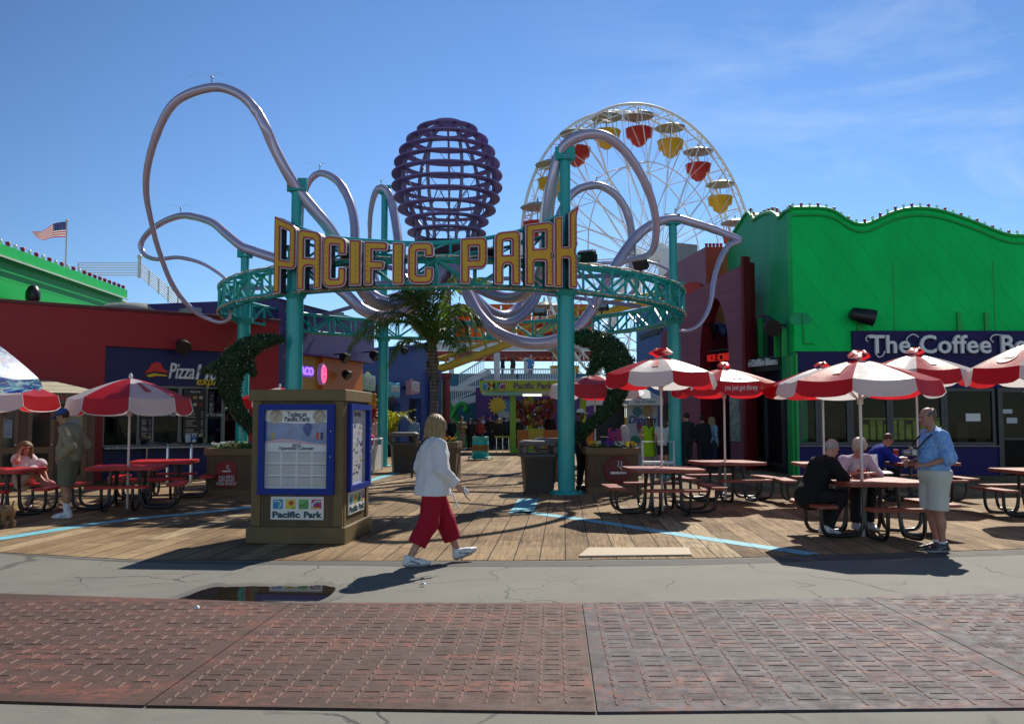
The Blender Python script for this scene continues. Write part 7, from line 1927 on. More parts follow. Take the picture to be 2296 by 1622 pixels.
mb = MB(); mb.tube([(xc + xr * math.cos(a), -.022, zc + xr * math.sin(a)) for a in [2 * PI * k / 28 for k in range(28)]], .02, 6, closed=True); mb.bar((xc - xr * .7, -.022, zc + xr * .7), (xc + xr * .7, -.022, zc - xr * .7), .035, .01); mb.build('ring_mark', pmat('ring red dim', (.20, .015, .015), .4), sg)
cig(sg, xc + .02, zc + .04, xr * 1.5, -.028)
# ivy dolphins
def leaf_mat(name, col, tr=.35):
 return pmat(name, col, .32, var=.5, vsc=9, trans=tr)
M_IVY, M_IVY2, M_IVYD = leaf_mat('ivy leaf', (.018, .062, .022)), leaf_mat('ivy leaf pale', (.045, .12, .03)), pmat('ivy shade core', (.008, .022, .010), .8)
def scatter(mb, V, Nn, n, size, rnd, mats_n=2, lift=.02, tilt=.9):
 for _ in range(n):
  i = rnd.randrange(len(V)); p = Vector(V[i]) + Vector([rnd.gauss(0, .012) for _ in range(3)]); nn = Vector(Nn[i])
  d = Vector([rnd.gauss(0, 1) for _ in range(3)]); d = (d - nn * d.dot(nn)).normalized(); nn = (nn + d * rnd.gauss(0, tilt)).normalized()
  d = (d - nn * d.dot(nn)).normalized(); e = nn.cross(d); s_ = size * rnd.uniform(.6, 1.35); p = p + Vector(Nn[i]) * rnd.uniform(0, lift * 2.5)
  mb.add([p - d * s_, p + e * s_ * .55, p + d * s_ + nn * s_ * .3, p - e * s_ * .55], [(0, 1, 2, 3)], rnd.randrange(mats_n))
def dolphin(label, line, fins, Y, seed):
 pts = [P(x, y, Y) for x, y, r in line]; rr = [r * .80 * Y / FPX for x, y, r in line]
 base = Vector((sum(p.x for p in pts) / len(pts), Y, 0))
 lo = [min(p.x for p in pts) - .7, Y - .6, min(p.z for p in pts) - .4]; hi = [max(p.x for p in pts) + .7, Y + .6, max(p.z for p in pts) + .4]
 f = Field(np.array(lo) - np.array(base), np.array(hi) - np.array(base), .035)
 cp = catmull(pts, 5); cr = [rr[int(i / 5)] * (1 - (i % 5) / 5) + rr[min(int(i / 5) + 1, len(rr) - 1)] * (i % 5) / 5 for i in range(len(cp))]
 for i in range(len(cp) - 1): f.cone(cp[i] - base, cp[i + 1] - base, cr[i], cr[i + 1], .06, sq=((0, 1, 0), .8))
 for (xa, ya, ra, xb, yb, rb, dy) in fins: f.cone(P(xa, ya, Y) - base, P(xb, yb, Y) - base + Vector((0, dy, 0)), ra * Y / FPX, rb * Y / FPX, .06, sq=((0, 1, 0), .4) if dy == 0 else None)
 f.ripple(.018, 9, seed)
 V, Q = f.surf()
 t = thing('ivy_topiary', label, 'topiary', base, 0, 'ivy dolphins')
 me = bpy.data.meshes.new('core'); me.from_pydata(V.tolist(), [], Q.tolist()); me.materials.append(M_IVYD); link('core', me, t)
 me.update(); Nn = [tuple(v.normal) for v in me.vertices]
 c = V.mean(0); rnd = random.Random(seed); mb = MB(); scatter(mb, V, Nn, 12000, .023, rnd, lift=.012); scatter(mb, V, Nn, 300, .036, rnd, lift=.03, tilt=1.3)
 for _ in range(14):
  i = rnd.randrange(len(V)); q = Vector(V[i]); e = q + Vector(Nn[i]) * rnd.uniform(.08, .2) + Vector((rnd.gauss(0, .05), rnd.gauss(0, .05), rnd.uniform(-.02, .12))); mb.bar(q, e, .005, .005, 0)
  for s_ in range(5):
   c_ = q.lerp(e, .35 + .16 * s_); d_ = Vector([rnd.gauss(0, 1) for _ in range(3)]).normalized(); u_ = d_.orthogonal().normalized(); mb.add([c_ - d_ * .026, c_ + u_ * .014, c_ + d_ * .026, c_ - u_ * .014], [(0, 1, 2, 3)], 1)
 o = mb.build('foliage', [M_IVY, M_IVY2], t); o['kind'] = 'stuff'
 mb = MB()
 for _ in range(90):
  i = rnd.randrange(len(V)); p = Vector(V[i]) + Vector(Nn[i]) * .05; mb.ball(p, .011, rnd.choice((0, 0, 0, 1, 2)), n=5)
 o = mb.build('fairy_lights', [M_BULB, pmat('red fairy bulb', (.5, .05, .04), .2), pmat('amber fairy bulb', (.6, .35, .05), .2)], t); o['kind'] = 'stuff'
 return t
c3 = lambda x, y, r: ((2000 + x / 1.622) / 1.784, (1200 + y / 1.622) / 1.784, r / 1.622 / 1.784)
c8 = lambda x, y, r: ((800 + x / 2.317) / 1.784, (1250 + y / 2.317) / 1.784, r / 2.317 / 1.784)
DR = [c3(*p) for p in ((438, 232, 12), (475, 236, 24), (525, 246, 40), (600, 256, 62), (680, 290, 84), (735, 350, 98), (762, 420, 100), (772, 495, 86), (772, 565, 68), (745, 640, 56), (700, 705, 44), (630, 772, 33), (560, 835, 26), (520, 868, 22))]
fR = []
for (a, b) in (((770, 400, 60), (862, 388, 14)), ((640, 380, 55), (590, 470, 20)), ((540, 850, 20), (505, 905, 16)), ((540, 850, 20), (480, 850, 14))):
 A, B = c3(*a), c3(*b); fR.append((*A, *B, 0))
dolphin('ivy covered dolphin topiary leaping over the right planter', DR, fR, 19.9, 3)
DL = [c8(*p) for p in ((765, 243, 14), (700, 245, 34), (620, 255, 55), (520, 285, 80), (410, 350, 112), (320, 450, 132), (280, 570, 128), (275, 690, 106), (300, 800, 82), (345, 890, 62), (400, 970, 48), (450, 1035, 38), (490, 1075, 30))]
fL = []
for (a, b) in (((250, 480, 70), (30, 545, 20)), ((430, 440, 60), (490, 560, 30)), ((480, 1060, 30), (520, 1100, 20))):
 A, B = c8(*a), c8(*b); fL.append((*A, *B, 0))
dolphin('ivy covered dolphin topiary leaping over the left planter', DL, fL, 19.3, 4)
# flowers
FCOL = [pmat('petal yellow', (.75, .52, .02), .5, trans=.3), pmat('petal white', (.78, .78, .74), .5, trans=.3), pmat('petal violet', (.16, .05, .45), .5, trans=.3), pmat('petal pink', (.62, .06, .22), .5, trans=.3), pmat('petal orange', (.75, .25, .02), .5, trans=.3)]
M_LEAFG = leaf_mat('bedding leaf', (.07, .17, .035))
def flowers(label, t, w_, dep, h, seed, zones, spikes=0):
 rnd = random.Random(seed); mb = MB(); L0 = Vector(t.location)
 for _ in range(900):
  p = Vector((rnd.uniform(-w_ / 2 + .08, w_ / 2 - .08), rnd.uniform(.08, dep - .1), h - .05 + rnd.uniform(0, .13))); d = Vector([rnd.gauss(0, 1) for _ in range(3)]).normalized(); e = d.orthogonal().normalized()
  s_ = rnd.uniform(.02, .05); mb.add([p - d * s_, p + e * s_ * .5, p + d * s_, p - e * s_ * .5], [(0, 1, 2, 3)], 5)
 for (u0, u1, mi, n) in zones:
  for _ in range(n):
   p = Vector((-w_ / 2 + w_ * rnd.uniform(u0, u1), rnd.uniform(.08, dep * .7), h + rnd.uniform(.03, .13))); nn = Vector((rnd.gauss(0, .5), -1 + rnd.gauss(0, .5), .7)).normalized(); a = nn.orthogonal().normalized(); b = nn.cross(a); r_ = rnd.uniform(.018, .034)
   mb.add([p + nn * .008] + [p + (a * math.cos(q) + b * math.sin(q)) * r_ * (1 if k % 2 else .8) for k, q in enumerate([2 * PI * k / 10 for k in range(10)])], [(0, 1 + k, 1 + (k + 1) % 10) for k in range(10)], mi)
 for _ in range(spikes):
  x, y = -w_ / 2 + w_ * rnd.uniform(.2, .75), rnd.uniform(.2, dep * .8); hh = rnd.uniform(.25, .5); q = Vector((x, y, h))
  mb.cyl(q, q + Vector((rnd.gauss(0, .03), 0, hh)), .006, n=4, m=5)
  for k in range(26):
   p = q + Vector((rnd.gauss(0, .02), rnd.gauss(0, .02), hh * (.45 + .6 * k / 26))); r_ = .022
   mb.add([p + Vector((-r_, 0, 0)), p + Vector((0, 0, r_)), p + Vector((r_, 0, 0)), p + Vector((0, .01, -r_))], [(0, 1, 2, 3)], rnd.choice((3, 3, 2)))
 o = mb.build('flower_bed', FCOL + [M_LEAFG], None, L0); tag(o, label, 'flowers', None, 'stuff'); return o
flowers('white and yellow bedding flowers in the left planter', PL1, w1, 1.1, .99, 1, ((.05, .35, 1, 60), (.3, .5, 0, 26), (.6, .9, 2, 14)))
flowers('mixed bedding flowers with pink spikes in the right planter', PL2, w2, 1.05, .98, 2, ((0.05, .22, 0, 40), (.1, .3, 1, 25), (.35, .55, 2, 45), (.55, .78, 1, 60), (.76, .98, 0, 60)), 9)
flowers('orange bedding flowers in the tall planter by the palm', PL3, w3, .95, 1.06, 3, ((.45, .98, 4, 60),))
# ------------------------------------------------------------------ palms
M_BARK = pmat('palm bark', (.16, .125, .09), .85, var=.45, vsc=5, bump=.6, bsc=16, groove=((0, 0, 1), .09, .3, .2))
M_PALM, M_PALM2 = leaf_mat('palm leaflet', (.09, .17, .035), .5), leaf_mat('palm leaflet sunlit', (.20, .30, .035), .55)
M_RACH = pmat('frond stem', (.12, .15, .04), .5, var=.2)
def frond(t, base, pts, n, ll, droop, rnd, mi, wd=.012, name='frond'):
 cp = catmull([base + Vector(p) for p in pts], 8); mb = MB(); mb.tube(cp, [.022 * (1 - .8 * i / (len(cp) - 1)) + .003 for i in range(len(cp))], 5, 2)
 m_ = len(cp) - 1
 for k in range(n):
  f = .12 + .88 * k / n; x = f * m_; i = min(int(x), m_ - 1); p = cp[i].lerp(cp[i + 1], x - i); tg = (cp[i + 1] - cp[i]).normalized()
  sd_ = tg.cross(Vector((0, 0, 1)));  sd_ = sd_.normalized() if sd_.length > .05 else Vector((1, 0, 0))
  L_ = ll * (math.sin(PI * min(1, f * .85 + .12)) ** .6) * rnd.uniform(.8, 1.1)
  for s_ in (-1, 1):
   d = (sd_ * s_ * rnd.uniform(.7, 1) + tg * rnd.uniform(.45, .8) + Vector((0, 0, rnd.uniform(-.1, .3)))).normalized()
   q1 = p + d * L_ * .5; q2 = p + d * L_ + Vector((0, 0, -droop * L_ * rnd.uniform(.5, 1.1))); wv = tg * wd
   mb.add([p - wv * .5, p + wv * .5, q1 + wv, q1 - wv, q2], [(0, 1, 2, 3), (3, 2, 4)], mi if rnd.random() < .8 else 1 - mi)
 return mb.build(name, [M_PALM, M_PALM2, M_RACH], t)
bp_ = PZ(968, 21.9, 0); rnd = random.Random(12)
T = thing('palm_tree', 'slender palm tree rising from the tall planter under the ring', 'palm tree', (bp_.x, 21.9, 0))
zc = P(968, 795, 21.9).z
mb = MB(); tr = []
for i in range(30):
 f = i / 29; tr.append(Vector((.04 * math.sin(f * 3), 0, .9 + (zc + .15 - .9) * f)))
mb.tube(tr, [(.108 - .025 * f / 29 + (.022 if f > 22 else 0)) * (1 + .08 * (f % 2)) for f in range(30)], 12); mb.build('trunk', M_BARK, T)
mb = MB()
for k in range(26):
 a, z = rnd.uniform(0, 6.28), zc - rnd.uniform(0, .9); q = Vector((math.cos(a), math.sin(a), 0)); mb.bar(q * .09 + Vector((0, 0, z)), q * .18 + Vector((0, 0, z + .22)), .06, .02)
mb.build('boots', M_BARK, T)['kind'] = 'stuff'
B0 = Vector((0, 0, zc + .1))
fr_ = [((0, 0, 0), (-.35, -.1, .55), (-.95, -.2, .72), (-1.55, -.2, .5), (-2.05, -.2, .02)), ((0, 0, 0), (-.12, -.1, .9), (-.3, -.15, 1.5), (-.5, -.1, 1.85)),
  ((0, 0, 0), (.02, -.2, .8), (.05, -.3, 1.4), (.1, -.3, 1.75)), ((0, 0, 0), (.2, -.1, .9), (.55, -.1, 1.5), (1.05, -.1, 1.72), (1.5, -.1, 1.62)),
  ((0, 0, 0), (.25, -.2, .7), (.65, -.3, 1.0), (.95, -.3, .75), (1.1, -.3, .2)), ((0, 0, 0), (.2, .1, .5), (.55, .2, .7), (.85, .2, .4), (.95, .2, -.1)),
  ((0, 0, 0), (-.2, .2, .6), (-.7, .4, .9), (-1.3, .5, .7), (-1.7, .6, .3)), ((0, 0, 0), (.1, .4, .8), (.3, .9, 1.2), (.5, 1.4, 1.1)),
  ((0, 0, 0), (-.25, -.3, .8), (-.55, -.6, 1.2), (-.75, -.9, 1.25)), ((0, 0, 0), (-.15, .3, .9), (-.35, .5, 1.4), (-.6, .6, 1.6)), ((0, 0, 0), (.3, -.3, .4), (.6, -.6, .3), (.75, -.8, -.1)), ((0, 0, 0), (-.4, -.05, .2), (-.75, -.1, .15), (-1.05, -.1, -.3)),
  ((0, 0, 0), (-.45, .1, .75), (-1.15, .15, .95), (-1.8, .2, .55), (-2.15, .2, -.15)), ((0, 0, 0), (.3, 0, .65), (.75, 0, .95), (1.1, .05, .75), (1.3, .05, .15)),
  ((0, 0, 0), (-.22, -.2, .85), (-.5, -.35, 1.35), (-.85, -.4, 1.55)), ((0, 0, 0), (.12, -.1, .9), (.28, -.1, 1.5), (.6, -.1, 1.9)), ((0, 0, 0), (.15, -.3, .5), (.35, -.6, .5), (.5, -.8, .1)), ((0, 0, 0), (-.1, .1, .8), (-.1, .2, 1.5), (-.18, .2, 2.0))]
for k, p in enumerate(fr_): frond(T, B0, p, 56, .60, .55, rnd, 1 if k in (2, 3, 15) else 0, .017)
b2 = PZ(884, 40.0, 0)
T = thing('potted_palm', 'small yellow green palm plant before the blue games hall', 'plant', (b2.x, 39.0, 0))
mb = MB(); mb.lathe([(.3, 0), (.42, .6), (.45, .62)], n=14); mb.build('pot', M_BLACK, T)
M_PALM, M_PALM2 = leaf_mat('lime leaflet', (.22, .28, .02), .5), leaf_mat('lime leaflet pale', (.34, .36, .03), .5)
for k in range(9):
 a = 2 * PI * k / 9 + .3; frond(T, Vector((0, 0, .6)), ((0, 0, 0), (.2 * math.cos(a), .2 * math.sin(a), .8), (.55 * math.cos(a), .5 * math.sin(a), 1.25), (1.05 * math.cos(a), .8 * math.sin(a), 1.45 - .3 * (k % 3))), 30, .42, .3, rnd, 1, .03)
# ------------------------------------------------------------------ litter bins and drum
M_BIN = pmat('grey brown bin plastic', (.085, .072, .062), .55, var=.16, vsc=3, bump=.18, bsc=70)
M_BINL = pmat('bin lid plastic', (.12, .105, .092), .5, var=.12, vsc=3, bump=.15, bsc=70)
def loft(mb, secs, n=6, m=0):
 rings = []
 for (hw, z, r) in secs:
  rings.append([(x, y, z) for x, y in rpoly([(-hw, -hw, r), (hw, -hw, r), (hw, hw, r), (-hw, hw, r)], n)])
 k = len(rings[0]); v_ = [p for rg in rings for p in rg]
 mb.add(v_, [(i * k + j, i * k + (j + 1) % k, (i + 1) * k + (j + 1) % k, (i + 1) * k + j) for i in range(len(rings) - 1) for j in range(k)], m, True)
 mb.add(rings[-1], [tuple(range(k))], m); mb.add(rings[0], [tuple(range(k))[::-1]], m); return mb
bin0 = thing('litter_bin', 'x', 'litter bin', (0, 0, 0), 0, 'grey litter bins')
mb = MB(); loft(mb, [(.27, 0, .08), (.28, .02, .08), (.33, .70, .10), (.38, .72, .12), (.385, .78, .12), (.36, .785, .12)]); mb.build('body', M_BIN, bin0)
mb = MB()
for sx_ in (-1, 1):
 for sy_ in (-1, 1): mb.box((sx_ * .31, sy_ * .31, .865), (.11, .11, .17), bev=.03)
loft(mb, [(.36, .95, .12), (.375, .97, .13), (.365, 1.02, .13), (.30, 1.055, .12)]); mb.build('hood', M_BINL, bin0)
mb = MB(); mb.bx(-.25, .25, -.25, .25, .788, .80); mb.build('inner_rim', M_BLACK, bin0)
for i, (px, Y, rot, sc, lb) in enumerate(((1207, 19.75, .12, 1.08, 'grey litter bin in front, left of the column under K'), (1232, 23.6, .1, 1.05, 'grey litter bin half hidden behind the front bin'), (905, 27.3, .25, 1.15, 'grey brown litter bin by the blue line left of the woman'))):
 o = bin0 if i == 0 else copy_tree(bin0); b = PZ(px, Y, 0); o.location = (b.x, Y, .007); o.rotation_euler = (0, 0, rot); o.scale = (sc, sc, sc); o['label'] = lb
b = PZ(1077, 35.5, 0); T = thing('waste_drum', 'teal steel waste drum with a dark gold band on the deck', 'drum', (b.x, 35.5, .006))
mb = MB(); mb.lathe([(.32, .05), (.325, .06), (.325, .30), (.34, .32), (.325, .34), (.325, .36)], n=26); mb.lathe([(.325, .60), (.34, .62), (.325, .64), (.325, .88), (.34, .9), (.33, .92), (.30, .92), (.30, .7)], n=26, caps=False); mb.build('drum_body', M_TEAL, T)
mb = MB(); mb.lathe([(.327, .36), (.33, .48), (.327, .60)], n=26); mb.build('gold_band', pmat('dark gold band', (.20, .11, .02), .5, var=.3, vsc=5), T)
mb = MB(); mb.lathe([(.50, .10), (.50, .13), (.33, .13)], n=26, caps=False)
for k in range(6): mb.cyl((.46 * math.cos(k * 1.05), .46 * math.sin(k * 1.05), .0), (.46 * math.cos(k * 1.05), .46 * math.sin(k * 1.05), .1), .02, n=6)
mb.build('stand', M_TEAL2, T)
mb = MB(); mb.lathe([(.30, .70), (.001, .70)], n=20); mb.build('liner', M_BLACK, T)
# ------------------------------------------------------------------ snack stall with the green frame, ticket house with the sun
M_LIMEP = pmat('lime frame paint', (.24, .46, .02), .42, var=.1); M_LIMES = pmat('lime sign board', (.44, .50, .015), .42, var=.08)
F = Facade(PZ(1077, 43, 0).xy, PZ(1330, 43, 0).xy)
T = thing('snack_stall', 'lime framed snack stall with a yellow green sign board above its counter', 'stall', F.o, 0)
zs0, zs1 = F.uv(1150, 877)[1], F.uv(1150, 853)[1]
mb = MB(); mb.bx(0, F.L, -.35, -.2, zs0, zs1); mb.bx(0, .15, -.197, 3, zs0, zs1); mb.build('sign_board', M_LIMES, T)
mb = MB(); mb.bx(.05, F.L, -.2, 3.2, zs0 - .12, zs0 - .003); mb.build('roof', M_TRIM, T)
mb = MB(); mb.bx(.2, 2.0, -.6, -.36, zs0 - .20, zs0 - .1); mb.build('awning_edge', pmat('mint awning', (.15, .50, .36), .5), T)
ux = F.u(1150)
for u in (ux, F.u(1192) , F.L - .3):
 mb = MB(); mb.bx(u - .14, u + .14, -.15 if u == ux else 2.2, .13 if u == ux else 2.5, 0, zs0 - .123); mb.build('post', M_LIMEP, T)
mb = MB(); mb.bx(ux - .14, F.L, -.16, .1, .0, .22); mb.build('kick_board', M_LIMEP, T)
mb = MB(); mb.bx(F.u(1152) + .15, F.u(1185), -.1, .5, .225, 1.1); mb.build('orange_counter', M_ORA, T)
mb = MB(); mb.bx(F.u(1185) + .003, F.u(1218), -.12, .5, .226, 1.12); mb.build('yellow_counter', pmat('stall yellow', (.60, .42, .03), .45), T)
mb = MB(); mb.bx(F.u(1218) + .003, F.L, -.1, .5, .225, 1.1); mb.build('orange_counter', M_ORA, T)
mb = MB(); mb.bx(F.u(1182), F.u(1222), -.14, .55, 1.123, 1.17); mb.build('counter_top', M_LIMES, T)
mb = MB(); mb.bx(F.u(1172), F.u(1215), .2, .34, zs0 - .22, zs0 - .125); mb.build('tube_lamp', pmat('lit tube lamp', (.9, .95, .85), .4, emit=1.1), T)
rnd = random.Random(4); M_PLUSH = [pmat('plush brown', (.16, .07, .03), .9, var=.4, vsc=12), pmat('plush tan', (.30, .15, .06), .9, var=.4, vsc=12), pmat('plush maroon', (.20, .02, .03), .9, var=.4, vsc=12)]
mb = MB()
for _ in range(46): mb.ball((rnd.uniform(F.u(1155), F.u(1240)), rnd.uniform(.2, 1.4), zs0 - .4 - rnd.uniform(0, .8)), rnd.uniform(.12, .2), rnd.randrange(3), 7)
for _ in range(22): mb.ball((rnd.uniform(F.u(1172), F.u(1216)), rnd.uniform(.3, .8), 1.3 + rnd.uniform(0, .35)), rnd.uniform(.11, .18), rnd.randrange(3), 7)
o = mb.build('plush_prizes', M_PLUSH, T); o['kind'] = 'stuff'
sg = thing('park_sign', 'yellow green park name sign with four square icons on the snack stall', 'sign', F.o)
(u0, z0), (u1, z1) = F.uv(1082, 874, .36), F.uv(1133, 857, .36)
h = z1 - z0; logo_icons(sg, Matrix.Translation((0, -.36, 0)), h * .95, h, u0, z0, (u1 - u0 - h * .95 * 4) / 3)
(u0, zc_), (u1, _) = F.uv(1151, 865, .36), F.uv(1238, 865, .36)
mb = MB(); me = text_mesh('Pacific Park', .42, .01, .008); w0 = max(v.co.x for v in me.vertices) - min(v.co.x for v in me.vertices)
for v in me.vertices: v.co.x *= (u1 - u0) / w0
mesh_into(mb, me, at((u0 + u1) / 2, -.362, zc_)); mb.build('lettering', pmat('plum lettering', (.12, .03, .17), .45), sg)
T = thing('picnic_bench', 'small yellow bench table beside the lime stall post', 'bench', PZ(1134, 43.5, 0))
mb = MB(); mb.bx(-.55, .55, -.3, .3, .72, .80, bev=.02); mb.build('top', pmat('bench yellow', (.55, .50, .03), .4), T)
for x in (-.45, -.15, .15, .45):
 mb = MB(); mb.bar((x, 0, 0), (x, 0, .72), .04); mb.build('leg', M_CHROME, T)
F = Facade(PZ(1066, 54, 0).xy, PZ(1340, 54, 0).xy)
T = thing('ticket_house', 'purple ticket house with a yellow sun and blue banner strip behind the stall', 'building', F.o)
zt = F.uv(1100, 868)[1]
mb = MB(); mb.bx(0, F.L, 0, 3, 0, zt); mb.build('wall', pmat('plum wall', (.075, .02, .16), .5, var=.2), T)
u, z = F.uv(1116, 909); pts = [(u + (.62 if k % 2 else .42) * math.cos(a), z + (.62 if k % 2 else .42) * math.sin(a)) for k, a in enumerate([2 * PI * k / 28 for k in range(28)])]
mb = MB(); mb.prism(pts, (0, -.06, 0), (1, 0, 0), (0, 0, 1), (0, 1, 0), .055); mb.build('sun_emblem', pmat('sun yellow', (.66, .42, .02), .5), T)
mb = MB(); mb.bx(F.u(1132), F.u(1225), -.05, -.002, F.uv(1150, 921)[1], F.uv(1150, 896)[1]); mb.build('banner', pmat('banner blue', (.05, .17, .34), .5, var=.9, vsc=1.6), T)
for a, b in ((1162, 1184), (1188, 1210), (1214, 1238)):
 mb = MB(); mb.bx(F.u(a), F.u(b), -.04, -.002, F.uv(1150, 965)[1], F.uv(1150, 927)[1]); w_ = mb.build('ticket_window', M_TRIM, T)
 mb = MB(); mb.bx(F.u(a) + .08, F.u(b) - .08, -.05, -.042, F.uv(1150, 962)[1], F.uv(1150, 930)[1]); mb.build('pane', pmat('dim ticket glass', (.03, .035, .05), .1), w_)
mb = MB(); mb.bx(F.u(1118), F.u(1142), -.3, -.2, 1.0, 2.1); mb.build('price_board', pmat('price board', (.42, .46, .42), .5, var=.6, vsc=6), T)
# plush prize stack hanging at the games front, pale fence by the kiosk
T = thing('plush_stack', 'column of gold and red plush prizes hanging at the games counter', 'prizes', P(829, 940, 38))
for k, (y, mi) in enumerate(((890, 0), (902, 0), (913, 0), (924, 1), (934, 1), (945, 2))):
 p = P(829 + (k % 2) * 3, y, 38) - P(829, 940, 38); mb = MB(); mb.ball(p, .22, n=12, sc=(1, 1, .8)); mb.ball(p + Vector((.2, -.05, .08)), .1, n=8); mb.ball(p + Vector((-.2, -.05, .08)), .1, n=8); mb.build('plush', (pmat('plush gold', (.55, .30, .03), .8, var=.3, vsc=8), pmat('plush crimson', (.28, .02, .03), .8, var=.3, vsc=8), M_PLUSH[1])[mi], T)
T = thing('metal_fence', 'pale metal fence panel between kiosk and teal column', 'fence', PZ(818, 26, 0))
l = PZ(856, 28.5, 0) - PZ(818, 26, 0)
for f in (0, .5, 1):
 mb = MB(); mb.cyl(l * f, l * f + Vector((0, 0, 1.0)), .03, n=8); mb.build('post', M_WSTEEL, T)
mb = MB(); mb.box(l * .5 + Vector((0, 0, .42)), (l.length * .9, .015, .78), rot=math.atan2(l.y, l.x)); mb.build('panel', pmat('fence mesh', (.48, .50, .48), .5, var=.15), T)
mb = MB(); mb.cyl(Vector((0, 0, 1.0)), l + Vector((0, 0, 1.0)), .028, n=8); mb.build('rail', M_WSTEEL, T)
# ------------------------------------------------------------------ things on the tables
tz = .768 + .004
def onT(px, py): return G(px, py, tz)
M_BAGP = pmat('white paper bag', (.74, .72, .78), .7, var=.05, trans=.15)
p = onT(1951, 1058); T = thing('paper_bag', 'white paper shopping bag with a dark square mark on the table', 'bag', p, .15)
mb = MB(); mb.add([(-.11, -.06, 0), (.11, -.06, 0), (.11, .06, 0), (-.11, .06, 0), (-.10, -.05, .27), (.10, -.045, .285), (.10, .05, .28), (-.10, .05, .275)], [(0, 1, 5, 4), (1, 2, 6, 5), (2, 3, 7, 6), (3, 0, 4, 7), (3, 2, 1, 0)]); mb.build('bag_body', M_BAGP, T)
mb = MB(); mb.bx(-.035, .035, -.062, -.058, .10, .16); mb.build('square_mark', M_BLACK, T)
p = onT(1930, 1052); T = thing('paper_bag', 'patterned navy shopping bag behind the white one on the table', 'bag', p, .2)
mb = MB(); mb.add([(-.1, -.06, 0), (.1, -.06, 0), (.1, .06, 0), (-.1, .06, 0), (-.1, -.05, .28), (.1, -.05, .28), (.1, .05, .28), (-.1, .05, .28)], [(0, 1, 5, 4), (1, 2, 6, 5), (2, 3, 7, 6), (3, 0, 4, 7), (3, 2, 1, 0)]); mb.build('bag_body', pmat('navy scribbled paper', (.14, .13, .24), .6, var=1.0, vsc=26), T)
p = onT(1978, 1062); f = Field((-.25, -.2, -.02), (.25, .2, .12), .012); f.ell((0, 0, .012), (.17, .11, .022), .02); f.ell((.06, .02, .025), (.09, .07, .025), .02); f.ripple(.008, 38, 8); f.plane((0, 0, 0), (0, 0, -1)); o = tag(link('napkin_pile', f.mesh('napkin_pile', M_UTXT), None, p), 'flat pile of white napkins beside the bags on the table', 'napkins')
f = Field((-.14, -.14, -.02), (.14, .14, .25), .012); f.ell((0, 0, .07), (.09, .08, .085), .03); f.ell((.01, 0, .14), (.05, .05, .06), .03); f.ripple(.012, 40, 2); f.plane((0, 0, 0), (0, 0, -1))
o = link('plastic_bag', f.mesh('plastic_bag', pmat('thin white plastic', (.78, .76, .78), .35, trans=.4)), None, onT(1917, 1068)); tag(o, 'crumpled white plastic bag before the pole on the table', 'bag')
p = onT(1919, 1066); T = thing('plastic_cup', 'clear plastic cup standing in the white plastic bag', 'cup', p + Vector((0, .03, .0)))
mb = MB(); mb.lathe([(.035, .05), (.045, .24), (.047, .245)], n=12); mb.build('cup_body', pmat('clear cup', (.42, .48, .42), .1, trans=.5), T)
p = onT(1880, 1071); mb = MB(); mb.box((0, 0, .004), (.26, .18, .006), rot=.4); mb.box((.03, .02, .010), (.2, .15, .004), rot=.1); tag(mb.build('papers', M_UTXT, None, p), 'sheets of white paper under the old man\'s hand', 'papers')
for px, py, Yc, lb in ((2009, 1014, 0, 'red and white paper cup on the far table, right of the hooded figure'),):
 p = G(px, 1028, .775); T = thing('paper_cup', lb, 'cup', p)
 mb = MB(); mb.lathe([(.04, 0), (.055, .19), (.058, .195)], n=12); mb.build('cup_body', pmat('paper cup red print', (.55, .05, .05), .5, var=.9, vsc=9), T)
# ------------------------------------------------------------------ people
V3 = lambda *a: np.array(a, float)
SKIN = [pmat('skin fair', (.50, .27, .18), .5, var=.08, vsc=9, sss=.08), pmat('skin tan', (.40, .20, .125), .5, var=.08, vsc=9, sss=.08), pmat('skin ruddy', (.44, .20, .14), .5, var=.08, vsc=9, sss=.08), pmat('skin brown', (.16, .075, .045), .5, var=.08, vsc=9)]
M_EYE = pmat('eye dark', (.03, .02, .015), .25); M_LIP = pmat('lip', (.30, .09, .07), .5)
def cloth(name, col, **k):
 k.setdefault('rough', .85); k.setdefault('var', .10); k.setdefault('vsc', 7); k.setdefault('bump', .25); k.setdefault('bsc', 160); k.setdefault('spec', .2)
 return pmat(name, col, **k)
def hairm(name, col):
 if name in MATS: return MATS[name]
 m, N, K, b = node_mat(name); tc_ = N.new('ShaderNodeTexCoord'); mp_ = N.new('ShaderNodeMapping'); mp_.inputs['Scale'].default_value = (90, 90, 7)
 K(tc_.outputs['Object'], mp_.inputs['Vector']); st = noise(N, K, mp_.outputs['Vector'], 1.0, 5, .7, .6); lo = noise(N, K, tc_.outputs['Object'], 9, 3)
 c = mixc(N, K, remap(N, K, st, .35, .65, 0, 1), tuple(q * .45 for q in col), tuple(min(1, q * 1.5 + .01) for q in col))
 c = mixc(N, K, remap(N, K, lo, .5, .75, 0, .5), c, tuple(q * .5 for q in col))
 K(c, b.inputs['Base Color']); b.inputs['Roughness'].default_value = .45; b.inputs['Specular IOR Level'].default_value = .35
 bp = N.new('ShaderNodeBump'); bp.inputs['Strength'].default_value = .8; bp.inputs['Distance'].default_value = .008; K(st, bp.inputs['Height']); K(bp.outputs['Normal'], b.inputs['Normal'])
 MATS[name] = m; return m
